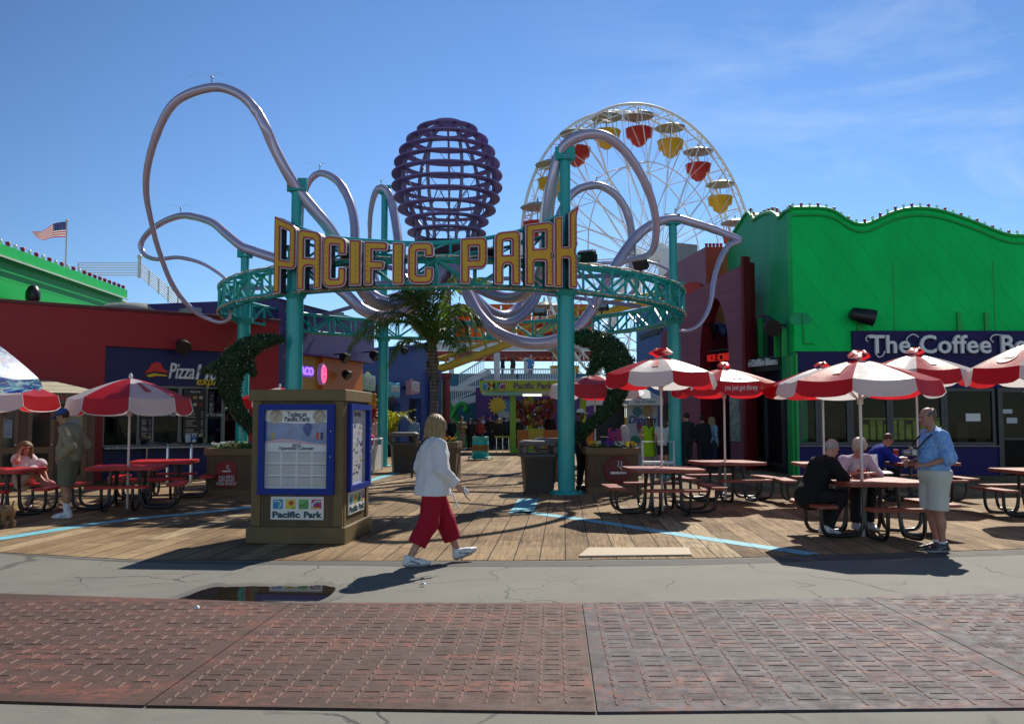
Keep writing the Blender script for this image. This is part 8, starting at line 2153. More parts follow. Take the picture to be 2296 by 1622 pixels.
def std(h=1.75, **over):
 J = dict(pelvis=V3(0, 0, .95), waist=V3(0, 0, 1.08), chest=V3(0, 0, 1.27), neck=V3(0, -.01, 1.475), head=V3(0, .025, 1.625))
 for s_, k in ((1, 'R'), (-1, 'L')):
  J['sh' + k] = V3(.178 * s_, 0, 1.405); J['el' + k] = V3(.225 * s_, -.03, 1.13); J['wr' + k] = V3(.215 * s_, .05, .89)
  J['hip' + k] = V3(.092 * s_, 0, .92); J['kn' + k] = V3(.10 * s_, .02, .50); J['an' + k] = V3(.10 * s_, -.02, .085); J['toe' + k] = V3(.12 * s_, .17, .035)
 for k in J: J[k] = J[k] * (h / 1.75)
 for k, v in over.items(): J[k] = V3(*v)
 return J
def headrot(yaw, pitch):           # yaw turns to the left, pitch lowers the face
 return np.array(Matrix.Rotation(yaw, 3, 'Z') @ Matrix.Rotation(-pitch, 3, 'X'))
def bounds(J, pad=.3):
 A = np.array(list(J.values())); return A.min(0) - pad, A.max(0) + pad
def hand(f, w_, d, n, side, curl, hs=1.0):
 d = d / np.linalg.norm(d); n = n - d * (n @ d); n = n / np.linalg.norm(n); a = np.cross(d, n) * side
 k = w_ + d * .085 * hs
 f.cone(w_, k, .026 * hs, .036 * hs, .012, sq=(n, .5))
 for i, (o, l) in enumerate(((.030, .072), (.010, .082), (-.010, .076), (-.029, .060))):
  r = .0092 * hs; p = k + a * o * hs - d * .006; c1, c2 = curl * .8, curl * 1.7
  q = p + (d * math.cos(c1) + n * math.sin(c1)) * l * .5 * hs; e = q + (d * math.cos(c2) + n * math.sin(c2)) * l * .55 * hs
  f.cone(p, q, r * 1.08, r, .004); f.cone(q, e, r, r * .85, .004)
 p = w_ + d * .03 * hs + a * .028 * hs; q = p + (d * .6 + a * .75 + n * .25) * .042 * hs; e = q + (d * .9 + a * .1 + n * .45) * .034 * hs
 f.cone(p, q, .0125 * hs, .0105 * hs, .006); f.cone(q, e, .0105 * hs, .0085 * hs, .004)
def torso(f, J, g, b, k=.05, wide=1.0):
 """trunk shapes, grown by g"""
 t = J['chest'] - J['pelvis']; up_ = t / np.linalg.norm(t)
 x = J['shR'] - J['shL']; x = x / np.linalg.norm(x); y = np.cross(up_, x); y /= np.linalg.norm(y); Rm = np.stack([x, y, up_], 1)
 f.ell(J['chest'] + up_ * .02, (.158 * wide + g, .108 * b + g, .19 + g * .6), k, Rm)
 f.ell(J['pelvis'] + up_ * .01, (.155 * wide + g, .118 * b + g, .135 + g * .6), k, Rm)
 f.ell((J['pelvis'] + J['chest']) / 2 + y * .018 * (b - 1) * 4, (.140 * wide + g, .108 * b + g, .18 + g), k, Rm)
 f.cone(J['shL'] * .84 + J['shR'] * .16, J['shR'] * .84 + J['shL'] * .16, .062 + g, .062 + g, k)
 f.cone(J['chest'] + up_ * .12, J['neck'], .085 + g * .8, .054 + g * .4, k)
def arm(f, J, k, g, upto, cut=True, ra=(.050, .041, .029)):
 s_, e, w_ = J['sh' + k], J['el' + k], J['wr' + k]
 if upto <= .5:
  m = s_ + (e - s_) * upto * 2; f.cone(s_, m, ra[0] + g, ra[0] + (ra[1] - ra[0]) * upto * 2 + g * 1.15, .03, cut=cut)
 else:
  m = e + (w_ - e) * (upto - .5) * 2; f.cone(s_, e, ra[0] + g, ra[1] + g, .03); f.cone(e, m, ra[1] + g, ra[1] + (ra[2] - ra[1]) * (upto - .5) * 2 + g * .9, .03, cut=cut)
def leg(f, J, k, g, upto, cut=True, flare=1.0):
 h_, n_, a_ = J['hip' + k], J['kn' + k], J['an' + k]
 if upto <= .5:
  m = h_ + (n_ - h_) * upto * 2; f.cone(h_, m, .088 + g, (.088 + (.060 - .088) * upto * 2 + g) * flare, .05, cut=cut)
 else:
  u = (upto - .5) * 2; m = n_ + (a_ - n_) * u; f.cone(h_, n_, .088 + g, .060 + g * flare, .05); f.cone(n_, m, .060 + g * flare, .060 + (.042 - .060) * u + g * flare, .04, cut=cut)
def footframe(J, k):
 a_, t_ = J['an' + k], J['toe' + k]; d = t_ - a_; dn = d / np.linalg.norm(d)
 h_ = V3(dn[0], dn[1], 0); h_ /= np.linalg.norm(h_); pit = math.atan2(dn[2], math.hypot(dn[0], dn[1])) + .26
 return a_, t_, dn, h_ * math.cos(pit) + V3(0, 0, math.sin(pit)), V3(0, 0, math.cos(pit)) - h_ * math.sin(pit)
def foot(f, J, k, g):
 a_, t_, dn, ds, ns = footframe(J, k)
 heel = a_ - ds * .035 - ns * .045; ball = t_ - ds * .055 + ns * .002
 f.cone(heel, ball, .036 + g, .040 + g, .02); f.cone(ball, t_, .040 + g, .030 + g, .02, sq=(ns, .8)); f.cone(a_ - ns * .01, ball + ns * .012, .038 + g, .028 + g, .02)
class Person:
 def __init__(s, label, pos, yaw, J, skin, grp=None, cat='person', res=.0105, build=1.0, wide=1.0, hyaw=0, hpitch=0, hands=None, simple=False):
  s.J, s.res, s.b, s.w = J, res, build, wide; s.seed = int(abs(pos[0] * 97 + pos[1] * 31)) % 1000
  s.t = thing('person', label, cat, pos, yaw, grp); s.Rh = headrot(hyaw, hpitch); s.skin = skin
  lo, hi = bounds(J); f = Field(lo, hi, res)
  torso(f, J, -.012, build, wide=wide)
  for k, sg in (('R', 1), ('L', -1)):
   arm(f, J, k, -.002, 1.0, False); leg(f, J, k, -.006, 1.0, False); foot(f, J, k, -.012)
   f.ell((J['kn' + k] * .62 + J['an' + k] * .38) + V3(0, -.018, 0), (.050, .055, .10), .03)
   d = J['wr' + k] - J['el' + k]
   hd = (hands or {}).get(k, {})
   dd = V3(*hd['d']) if 'd' in hd else d
   if simple: f.cone(J['wr' + k], J['wr' + k] + dd / np.linalg.norm(dd) * .12, .03, .026, .01)
   else: hand(f, J['wr' + k], dd, V3(*hd.get('n', (-sg, 0, 0))), hd.get('side', 1 if k == 'R' else -1), hd.get('curl', .55), hd.get('s', 1.0))
  hc, Rh = J['head'], s.Rh; H = lambda *p: hc + Rh @ V3(*p)
  f.cone(J['neck'] + V3(0, 0, -.02), H(0, -.015, -.06), .054, .050, .02)
  f.ell(H(0, -.012, .03), (.074, .094, .092), .02, Rh); f.ell(H(0, .022, -.045), (.056, .062, .070), .035, Rh)
  if not simple:
   f.carve(H(.031, .098, .014), .017); f.carve(H(-.031, .098, .014), .017)
   f.cone(H(0, .080, .016), H(0, .104, -.022), .010, .015, .012); f.ell(H(0, .072, -.088), (.024, .018, .018), .02, Rh)
   f.ell(H(0, .080, .034), (.050, .012, .010), .018, Rh); f.ell(H(0, .079, -.054), (.024, .010, .012), .008, Rh)
   f.ell(H(.031, .078, .013), (.013, .011, .009), .004, Rh); f.ell(H(-.031, .078, .013), (.013, .011, .009), .004, Rh)
   for x in (-1, 1): f.ell(H(.075 * x, -.012, -.002), (.010, .020, .032), .006, Rh)
  if min(J['anR'][2], J['anL'][2]) < .2: f.plane((0, 0, 0.0), (0, 0, -1))
  def pick(C):
   q = (C - hc) @ Rh
   eye = (np.abs(np.abs(q[:, 0]) - .031) < .011) & (np.abs(q[:, 2] - .013) < .0075) & (q[:, 1] > .06)
   lip = (np.abs(q[:, 0]) < .023) & (np.abs(q[:, 2] + .054) < .007) & (q[:, 1] > .06)
   return np.where(eye, 1, np.where(lip, 2, 0))
  link('body', f.mesh('body', [skin, M_EYE, M_LIP], None if simple else pick), s.t)
 def _field(s, pad=.34, res=None): lo, hi = bounds(s.J, pad); return Field(lo, hi, res or s.res)
 def top(s, mt, sleeve=1.0, hem=.85, g=.016, fold=.006, neck=True, name='shirt', loose=0.0, armg=None, flat_hem=True):
  J, f = s.J, s._field(); torso(f, J, g, s.b, wide=s.w)
  if loose:
   p = J['pelvis']; c = J['chest']; f.cone(c, V3(p[0], p[1], min(hem, p[2])) - V3(0, 0, .05), .14 + loose * .5, .165 + loose, .06, sq=((0, 1, 0), .8))
  elif hem < s.J['pelvis'][2]:
   p = J['pelvis']; f.ell(p + V3(0, 0, -.05), (.165 * s.w + g, .125 * s.b + g, .16), .05)
  for k in 'RL':
   if sleeve > 0: arm(f, J, k, armg if armg is not None else g + .008, sleeve)
  f.ripple(fold, 26, s.seed, (1, 1, .5)); f.ripple(fold * .55, 58, s.seed + 3, (1, 1, .7))
  if flat_hem: f.plane((0, 0, hem), (0, 0, -1))
  n_ = J['neck'] + V3(0, 0, .005); d = J['head'] - J['neck']
  if neck: f.plane(n_ + V3(0, .0, .015), d + V3(0, .05, 0))
  return link(name, f.mesh(name, mt), s.t)
 def bottom(s, mt, upto=.98, g=.014, fold=.005, flare=1.0, top_z=None, name='trousers', skirt=None):
  J, f = s.J, s._field(); p = J['pelvis']
  x = J['hipR'] - J['hipL']; x = x / np.linalg.norm(x)
  f.ell(p + V3(0, 0, .0), (.160 * s.w + g, .120 * s.b + g, .15), .05)
  for k in 'RL':
   f.cone(p + (J['hip' + k] - p) * .8, J['hip' + k], .10 + g, .092 + g, .05); leg(f, J, k, g, upto, True, flare)
  if skirt: f.cone(p + V3(0, 0, .1), p - V3(0, 0, skirt), .13 + g, .24, .06, sq=((0, 1, 0), .8), cut=True)
  f.ripple(fold, 24, s.seed + 5, (1, 1, .5))
  if top_z: f.plane((0, 0, top_z), (0, 0, 1))
  return link(name, f.mesh(name, mt), s.t)
 def belt(s, mt, z):
  J, f = s.J, s._field(); torso(f, J, .020, s.b, wide=s.w); f.plane((0, 0, z + .022), (0, 0, 1)); f.plane((0, 0, z - .022), (0, 0, -1)); return link('belt', f.mesh('belt', mt), s.t)
 def shoes(s, mt, sole=None, g=.006, sock=None, sock_z=.16):
  for k in 'RL':
   lo = np.minimum(s.J['an' + k], s.J['toe' + k]) - .16; hi = np.maximum(s.J['an' + k], s.J['toe' + k]) + .16
   f = Field(lo, hi, min(s.res, .010)); foot(f, s.J, k, g)
   a, _t, dn, ds, ns = footframe(s.J, k)
   if g > .008: f.cone(a + ns * .0, _t - ds * .085 + ns * .028, .046, .034, .02); f.cone(a - ds * .02 - ns * .02, a - ds * .02 + ns * .03, .046, .042, .02)
   f.plane(a + ns * .034, ns + ds * .30)
   if abs(ns[2]) > .97: f.plane((0, 0, .002), (0, 0, -1))
   def pk(C):
    u, v = (C - a) @ ds, (C - a) @ ns
    return np.where(v < -.056, 1, np.where((np.abs(v + .03 + .35 * (u - .04)) < .009) & (u > -.01) & (u < .10), 2, np.where((v > -.012) & (u > .05) & (u < .10) & (np.sin(u * 420) > .3), 2, 0)))
   o = link('shoe', f.mesh('shoe', [mt, sole or mt, S_STR if sole else mt], pk), s.t)
   if sock:
    n_ = s.J['kn' + k]; u = (sock_z - a[2]) / max(.05, n_[2] - a[2]); f = Field(np.minimum(a, n_) - .12, np.maximum(a, n_) + .12, min(s.res, .010)); f.cone(a + V3(0, 0, -.02), a + (n_ - a) * u, .041, .048, .02, cut=True); link('sock', f.mesh('sock', sock), s.t)
 def hair(s, mt, kind='short', seed=0):
  hc, Rh = s.J['head'], s.Rh; H = lambda *p: hc + Rh @ V3(*p); f = Field(hc - .36, hc + .30, min(s.res, .0095))
  if kind in ('short', 'ring'):
   f.ell(H(0, -.022, .040), (.081, .094, .094), .02, Rh)
   f.plane(H(0, .052, .05), Rh @ V3(0, 1, -.55)); f.plane(H(0, -.05, -.075), Rh @ V3(0, .25, -1))
   if kind == 'ring': f.plane(H(0, -.02, .075), Rh @ V3(0, .55, 1))
  if kind == 'bob':
   f.ell(H(0, -.018, .040), (.088, .102, .096), .02, Rh)
   for x in (-1, -.5, 0, .5, 1):
    f.cone(H(.075 * x, -.055 + .03 * abs(x), .03), hc + V3(0, 0, -.20) + Rh @ V3(.095 * x, -.075 + .02 * abs(x), .0), .052, .048, .05)
   f.cone(H(.072, .03, .03), hc + Rh @ V3(.088, .022, -.15), .028, .03, .03); f.cone(H(-.072, .03, .03), hc + Rh @ V3(-.088, .022, -.15), .028, .03, .03)
   X = np.stack(np.meshgrid(*f.ax, indexing='ij'), -1) - hc; an = np.arctan2(X[..., 0], X[..., 1]); f.D = f.D + (.0035 * np.sin(an * 21 + X[..., 2] * 12) + .0025 * np.sin(an * 47 + 1)).astype(np.float32)
   f.carve(H(0, .115, -.03), .068)
  if kind == 'curly':
   f.ell(H(0, -.02, .045), (.100, .112, .100), .02, Rh); f.ell(H(0, -.05, -.02), (.088, .075, .09), .03, Rh); f.ripple(.011, 75, seed + 1); f.carve(H(0, .125, -.035), .080)
  if kind == 'long':
   f.ell(H(0, -.018, .038), (.085, .100, .094), .02, Rh)
   for x in (-.8, 0, .8): f.cone(H(.07 * x, -.06, .02), hc + V3(0, 0, -.27) + Rh @ V3(.085 * x, -.09, 0), .05, .04, .05)
   f.carve(H(0, .12, -.03), .072)
  if kind == 'hood':
   f.ell(H(0, -.03, .01), (.112, .12, .14), .02, Rh); f.cone(H(0, -.05, -.05), s.J['neck'], .10, .09, .05); f.carve(H(0, .13, -.01), .095)
  if kind == 'cap':
   f.ell(H(0, -.01, .050), (.088, .105, .092), .01, Rh); f.plane(H(0, 0, .042), Rh @ V3(0, .0, -1))
   f.cone(H(-.03, .09, .050), H(-.03, .165, .034), .035, .03, .02, sq=(Rh @ V3(0, .15, 1), .22)); f.cone(H(.03, .09, .050), H(.03, .165, .034), .035, .03, .02, sq=(Rh @ V3(0, .15, 1), .22))
   return link('cap', f.mesh('cap', mt), s.t)
  return link('hood' if kind == 'hood' else 'hair', f.mesh('hair', mt), s.t)
# walking woman ------------------------------------------------------------------
C_WHITE = cloth('white cotton', (.80, .80, .82), trans=.12, bump=.35, bsc=38); C_REDT = cloth('raspberry twill', (.36, .010, .030))
S_WHITE = pmat('white trainer leather', (.72, .72, .73), .4, var=.08, vsc=18, bump=.15, bsc=40); S_SOLE = pmat('grey trainer sole', (.40, .40, .41), .6, var=.2); S_STR = pmat('grey shoe stripe', (.20, .20, .23), .5); K_WHITE = cloth('white sock', (.76, .76, .78))
J = std(1.66, pelvis=(0, 0, .88), waist=(0, 0, 1.0), chest=(0, .015, 1.17), neck=(0, .02, 1.375), head=(0, .045, 1.525), shR=(.172, .02, 1.315), shL=(-.172, .01, 1.315), elR=(.235, .03, 1.05), wrR=(.215, .20, .885), elL=(-.235, -.06, 1.06), wrL=(-.225, .06, .86),
  hipR=(.088, -.01, .86), hipL=(-.088, .01, .86), knR=(.092, -.075, .465), knL=(-.09, .175, .47), anR=(.09, -.285, .092), toeR=(.105, -.085, .038), anL=(-.09, .335, .115), toeL=(-.095, .525, .125))
W = Person('woman in white shirt and red cropped trousers walking past the kiosk', (-.885, 9.99, .002), R(-67), J, SKIN[0], res=.009, build=1.18, wide=1.05, hyaw=R(28), hpitch=R(6), hands={'R': dict(n=(-1, 0, .2), curl=.9), 'L': dict(curl=.6)})
W.top(C_WHITE, 1.0, .765, .034, .010, loose=.095, armg=.040)
W.bottom(C_REDT, .80, .034, .008, 1.48, top_z=.83)
W.shoes(S_WHITE, S_SOLE, .010)
W.hair(hairm('ash blond hair', (.30, .20, .085)), 'bob')
f = Field(V3(-.15, -.2, 1.25), V3(.2, .25, 1.5), .009); f.cone((.05, .07, 1.40), (.09, -.01, 1.395), .022, .02, .02); f.cone((-.05, .07, 1.40), (-.09, -.01, 1.395), .022, .02, .02); f.cone((.085, -.03, 1.395), (-.085, -.03, 1.395), .022, .022, .02); link('collar', f.mesh('collar', C_WHITE), W.t)
mb = MB(); mb.tube(catmull([(.06, .02, 1.415), (.02, -.10, 1.375), (-.04, -.175, 1.25), (-.08, -.205, 1.1), (-.1, -.21, .95)], 6), .012, 6); mb.build('shoulder_strap', pmat('navy strap', (.015, .018, .035), .7), W.t)
mb = MB(); mb.box((.20, .31, .82), (.03, .05, .10), rot=Matrix.Rotation(.9, 3, 'X'), bev=.008); mb.build('small_phone', S_WHITE, W.t)
mb = MB(); mb.tube(catmull([(.20, .28, .83), (.2, .31, .77), (.205, .37, .70)], 4), .006, 5); mb.build('phone_cord', M_BLACK, W.t)
mb = MB(); mb.tube(catmull([(.17, .17, .80), (.19, .20, .72), (.20, .22, .66), (.20, .25, .62)], 4), .009, 5); mb.build('waist_tie', C_WHITE, W.t)
# man with cap --------------------------------------------------------------------
C_KHA = cloth('khaki jacket cloth', (.27, .225, .155)); C_OLI = cloth('olive shorts cloth', (.15, .14, .10)); C_BLU = cloth('blue cap cloth', (.05, .085, .30))
p = G(149, 1163)
J = std(1.79, head=(0, .115, 1.635), neck=(0, .035, 1.49), chest=(0, -.03, 1.28), elL=(-.255, -.17, 1.17), wrL=(-.215, .03, .985), elR=(.255, -.15, 1.17), wrR=(.215, .04, .985), anL=(-.09, -.05, .085), toeL=(-.10, .15, .035), anR=(.09, .03, .085), toeR=(.10, .23, .035), knR=(.09, .06, .5), knL=(-.09, .0, .5))
M1 = Person('man in blue cap, khaki jacket and olive shorts by the red table', (p.x, p.y, .007), R(88), J, SKIN[1], res=.0105, build=1.22, wide=1.05, hpitch=R(20), hands={'L': dict(d=(.25, .35, -1), curl=.6), 'R': dict(d=(-.25, .35, -1), curl=.6)})
M1.top(C_KHA, 1.0, .93, .040, .010, name='jacket', armg=.034, loose=.02)
M1.bottom(C_OLI, .47, .034, .006, 1.12, name='shorts')
M1.shoes(S_WHITE, S_SOLE, .010, K_WHITE, .30)
M1.hair(hairm('dark brown hair', (.035, .022, .014)), 'short'); M1.hair(C_BLU, 'cap')
f = Field(V3(-.2, -.2, 1.35), V3(.2, .25, 1.65), .0105); f.cone((.075, .05, 1.495), (.08, -.03, 1.50), .03, .03, .02); f.cone((-.075, .05, 1.495), (-.08, -.03, 1.50), .03, .03, .02); f.cone((.08, -.04, 1.50), (-.08, -.04, 1.50), .034, .034, .02); link('collar', f.mesh('collar', C_KHA), M1.t)
f = Field(V3(.0, .0, .75), V3(.4, .5, 1.15), .012); f.ell((.15, .22, .92), (.07, .07, .12), .02); f.ripple(.006, 30, 1); link('blue_bag', f.mesh('blue_bag', cloth('navy bag cloth', (.02, .028, .10))), M1.t)
# man with camera -------------------------------------------------------------------
def aloha():
 m, N, K, b = node_mat('blue floral shirt cloth'); tc_ = N.new('ShaderNodeTexCoord'); o = tc_.outputs['Object']
 a = noise(N, K, o, 26, 4, .6, 1.2); c = ramp(N, K, a, [(.38, (.13, .30, .70)), (.50, (.20, .40, .76)), (.64, (.34, .52, .80))])
 K(c, b.inputs['Base Color']); b.inputs['Roughness'].default_value = .8
 n_ = noise(N, K, o, 14, 5); bp = N.new('ShaderNodeBump'); bp.inputs['Strength'].default_value = .2; bp.inputs['Distance'].default_value = .01; K(n_, bp.inputs['Height']); K(bp.outputs['Normal'], b.inputs['Normal']); return m
C_CRM = cloth('cream shorts cloth', (.60, .58, .52)); S_BLK = pmat('black shoe leather', (.012, .012, .014), .35, var=.2)
p = G(2101, 1236)
J = std(1.74, head=(0, .07, 1.62), neck=(0, .01, 1.47), elL=(-.245, -.05, 1.14), wrL=(-.16, .20, 1.05), elR=(.245, -.04, 1.14), wrR=(.14, .22, 1.07), anL=(-.085, -.03, .085), toeL=(-.10, .17, .035), anR=(.085, -.06, .085), toeR=(.10, .14, .035))
M2 = Person('balding man in blue floral shirt and cream shorts with a camera', (p.x, p.y, .003), R(94), J, SKIN[2], res=.009, build=1.30, wide=1.02, hpitch=R(8), hands={'L': dict(d=(.35, 1, .05), n=(.6, 0, -.8), curl=.9), 'R': dict(d=(-.3, 1, .0), n=(-.6, 0, -.8), curl=.9)})
M2.top(aloha(), .62, .945, .026, .009, armg=.040, loose=.015)
M2.bottom(C_CRM, .49, .040, .005, 1.14, top_z=.99, name='shorts')
M2.belt(pmat('teal belt', (.03, .09, .10), .5), .965)
M2.shoes(S_BLK, S_SOLE, .010, K_WHITE, .135)
M2.hair(hairm('grey brown hair', (.12, .095, .07)), 'ring')
mb = MB(); mb.box((-.02, .285, 1.20), (.13, .06, .085), bev=.012); mb.cyl((-.02, .31, 1.20), (-.02, .40, 1.20), .034, .03, 14); mb.box((.0, .285, 1.255), (.05, .045, .03), bev=.008); mb.build('camera', pmat('silver camera', (.38, .38, .38), .25, metal=.6, var=.3, vsc=30), M2.t)
mb = MB()
for s_ in (-1, 1): mb.tube(catmull([(.07 * s_, -.06, 1.49), (.10 * s_, .02, 1.46), (.11 * s_, .155, 1.36), (.085 * s_, .225, 1.27), (.05 * s_, .28, 1.22)], 6), .011, 6)
mb.build('camera_strap', M_BLACK, M2.t)
# seated couple ----------------------------------------------------------------------
TT = Vector(PZ(1958, 12.45, 0)); Mt = Matrix.Rotation(R(6), 3, 'Z')
C_BLK = cloth('black jacket cloth', (.012, .012, .013)); C_DRK = cloth('charcoal trousers', (.022, .022, .026)); C_LIL = cloth('lilac striped shirt', (.58, .50, .62), groove=((1, 0, 0), .018, .3, .05))
def seat(fwd=.14, lean=.26, drop=.0):
 return dict(pelvis=(0, 0, .565), waist=(0, .03, .69), chest=(0, lean * .55, .85), neck=(0, lean, 1.055), head=(0, lean + .09, 1.185), shR=(.178, lean * .85, .99), shL=(-.178, lean * .85, .99), hipR=(.09, .05, .545), hipL=(-.09, .05, .545),
    knR=(.115, .45, .545), knL=(-.115, .45, .545), anR=(.11, .40, .10), anL=(-.11, .40, .10), toeR=(.12, .59, .045), toeL=(-.12, .59, .045))
p = TT + Mt @ Vector((-.92, -.02, .008))
J = std(1.72, **{**seat(lean=.30), 'elR': (.27, .34, .81), 'wrR': (.10, .56, .81), 'elL': (-.25, .38, .82), 'wrL': (-.08, .58, .815), 'anR': (.10, .22, .10), 'toeR': (.11, .38, .04), 'anL': (-.10, .30, .10), 'toeL': (-.11, .48, .04)})
S1 = Person('grey haired man in black jacket seated at the table, back turned', p, R(-72), J, SKIN[0], res=.0105, build=1.28, wide=1.08, hpitch=R(26), hands={'R': dict(n=(0, 0, -1), curl=.4), 'L': dict(n=(0, 0, -1), curl=.4)})
S1.top(C_BLK, 1.0, .47, .036, .010, name='jacket', armg=.034, flat_hem=False); S1.bottom(C_DRK, .97, .020); S1.shoes(S_WHITE, S_SOLE, .010); S1.hair(hairm('pale grey hair', (.36, .32, .32)), 'short')
p = TT + Mt @ Vector((.13, .92, .008))
J = std(1.66, **{**seat(lean=.28), 'elR': (.27, .36, .80), 'wrR': (.10, .55, .82), 'elL': (-.27, .36, .80), 'wrL': (-.08, .53, .82)})
S2 = Person('grey curly haired woman in lilac shirt seated facing the street', p, R(184), J, SKIN[2], res=.0105, build=1.22, wide=1.05, hpitch=R(38), hands={'R': dict(n=(0, 0, -1), curl=.5), 'L': dict(n=(0, 0, -1), curl=.5)})
S2.top(C_LIL, .62, .47, .026, .009, armg=.036, flat_hem=False); S2.bottom(C_DRK, .97, .020); S2.shoes(S_WHITE, None, .008); S2.hair(hairm('silver curls', (.40, .38, .33)), 'curly', 3)
mb = MB(); mb.box((.05, .50, .84), (.13, .02, .1), rot=Matrix.Rotation(-.6, 3, 'X'), bev=.006); mb.build('red_purse', pmat('red purse', (.55, .03, .03), .4), S2.t)
# figure in blue at the table behind
p = PZ(2058, 17.8, 0) + Vector((-.96, 0, .008))
J = std(1.7, **{**seat(lean=.30), 'elR': (.26, .40, .80), 'wrR': (.12, .64, .83), 'elL': (-.26, .40, .80), 'wrL': (-.10, .66, .82)})
C_ROY = cloth('royal blue fleece', (.012, .03, .30))
S3 = Person('brown haired person in royal blue top hunched over the far table', p, R(-92), J, SKIN[1], res=.014, build=1.2, wide=1.05, hpitch=R(40), hands={'R': dict(n=(0, 0, -1)), 'L': dict(n=(0, 0, -1))})
S3.top(C_ROY, 1.0, .47, .034, .010, armg=.034, flat_hem=False); S3.bottom(C_DRK, .97, .02); S3.shoes(S_BLK); S3.hair(hairm('brown hair', (.06, .035, .018)), 'short')
p = PZ(2058, 17.8, 0) + Vector((-.30, -.05, .776)); f = Field((-.15, -.15, -.02), (.15, .15, .16), .013); f.ell((0, 0, .045), (.10, .07, .06), .02); f.ripple(.012, 45, 5); f.plane((0, 0, 0), (0, 0, -1)); tag(link('napkin_pile', f.mesh('napkin_pile', M_UTXT), None, p), 'crumpled white napkin under the hands of the person in blue', 'napkins')
# girl on the bench --------------------------------------------------------------------
C_DRS = cloth('white summer dress', (.70, .60, .64), trans=.15)
J = std(1.5, pelvis=(0, 0, .545), waist=(0, -.02, .66), chest=(0, -.02, .80), neck=(0, .02, .965), head=(0, .05, 1.085), shR=(.15, .0, .915), shL=(-.15, .0, .915), elR=(.235, .14, .86), wrR=(.14, .09, 1.035), elL=(-.20, .16, .74), wrL=(-.10, .40, .74),
  hipR=(.08, .05, .55), hipL=(-.08, .05, .55), knR=(.09, .36, .70), knL=(-.08, .34, .80), anR=(.07, .60, .52), anL=(-.06, .52, .53), toeR=(.07, .77, .475), toeL=(-.06, .69, .48))
p = PZ(48, 16.05, 0)
GL = Person('girl in white dress sitting sideways on the red bench, hand at her hair', (p.x, 16.05, 0), R(-112), J, SKIN[2], res=.0105, build=.95, wide=.9, hyaw=R(-20), hpitch=R(10), hands={'R': dict(d=(-.5, -.1, .8), n=(-.8, 0, -.2), curl=.9, s=.9), 'L': dict(n=(0, 0, -1), curl=.6, s=.9)})
GL.top(C_DRS, .34, .5, .016, .007, name='dress', armg=.03, flat_hem=False); GL.bottom(C_DRS, .56, .028, .006, 1.2, name='dress_skirt'); GL.shoes(pmat('pink sandal', (.45, .18, .18), .6), None, .002); GL.hair(hairm('light brown hair', (.13, .07, .028)), 'bob')
# dog at the left edge ---------------------------------------------------------------------
p = G(6, 1183); T = thing('dog', 'small tan terrier with a harness standing at the left edge', 'dog', (p.x, p.y, .007), R(62))
f = Field(V3(-.2, -.4, -.02), V3(.2, .42, .48), .010)
f.cone((0, .13, .255), (0, -.14, .262), .088, .074, .05); f.ell((0, .12, .235), (.078, .09, .095), .04)
f.cone((0, .17, .28), (0, .23, .345), .058, .05, .03); f.ell((0, .255, .365), (.056, .062, .055), .02); f.cone((0, .29, .352), (0, .35, .338), .034, .024, .02); f.ell((0, .37, .343), (.012, .010, .010), .004)
for x in (-1, 1):
 f.cone((.036 * x, .25, .405), (.050 * x, .235, .455), .020, .008, .01); f.cone((.05 * x, .14, .22), (.052 * x, .125, .12), .038, .025, .03); f.cone((.052 * x, .125, .12), (.052 * x, .135, .02), .024, .019, .02); f.ell((.052 * x, .15, .015), (.022, .032, .018), .01)
 f.cone((.05 * x, -.14, .23), (.056 * x, -.10, .145), .055, .036, .03); f.cone((.056 * x, -.10, .145), (.056 * x, -.185, .09), .030, .020, .02); f.cone((.056 * x, -.185, .09), (.056 * x, -.175, .015), .019, .018, .015); f.ell((.056 * x, -.155, .014), (.021, .033, .017), .01)
f.cone((0, -.19, .30), (0, -.24, .39), .024, .012, .02); f.ripple(.005, 95, 2); f.ripple(.004, 150, 6); f.plane((0, 0, 0), (0, 0, -1))
link('body', f.mesh('body', pmat('tan dog fur', (.26, .155, .07), .85, var=.6, vsc=14, bump=.6, bsc=110)), T)
f = Field(V3(-.15, -.05, .1), V3(.15, .22, .4), .010); f.cone((0, .09, .255), (0, .055, .257), .097, .095, .02); f.plane((0, .10, 0), (0, 1, 0)); f.plane((0, .055, 0), (0, -1, 0)); link('harness', f.mesh('harness', cloth('red harness web', (.30, .03, .03))), T)
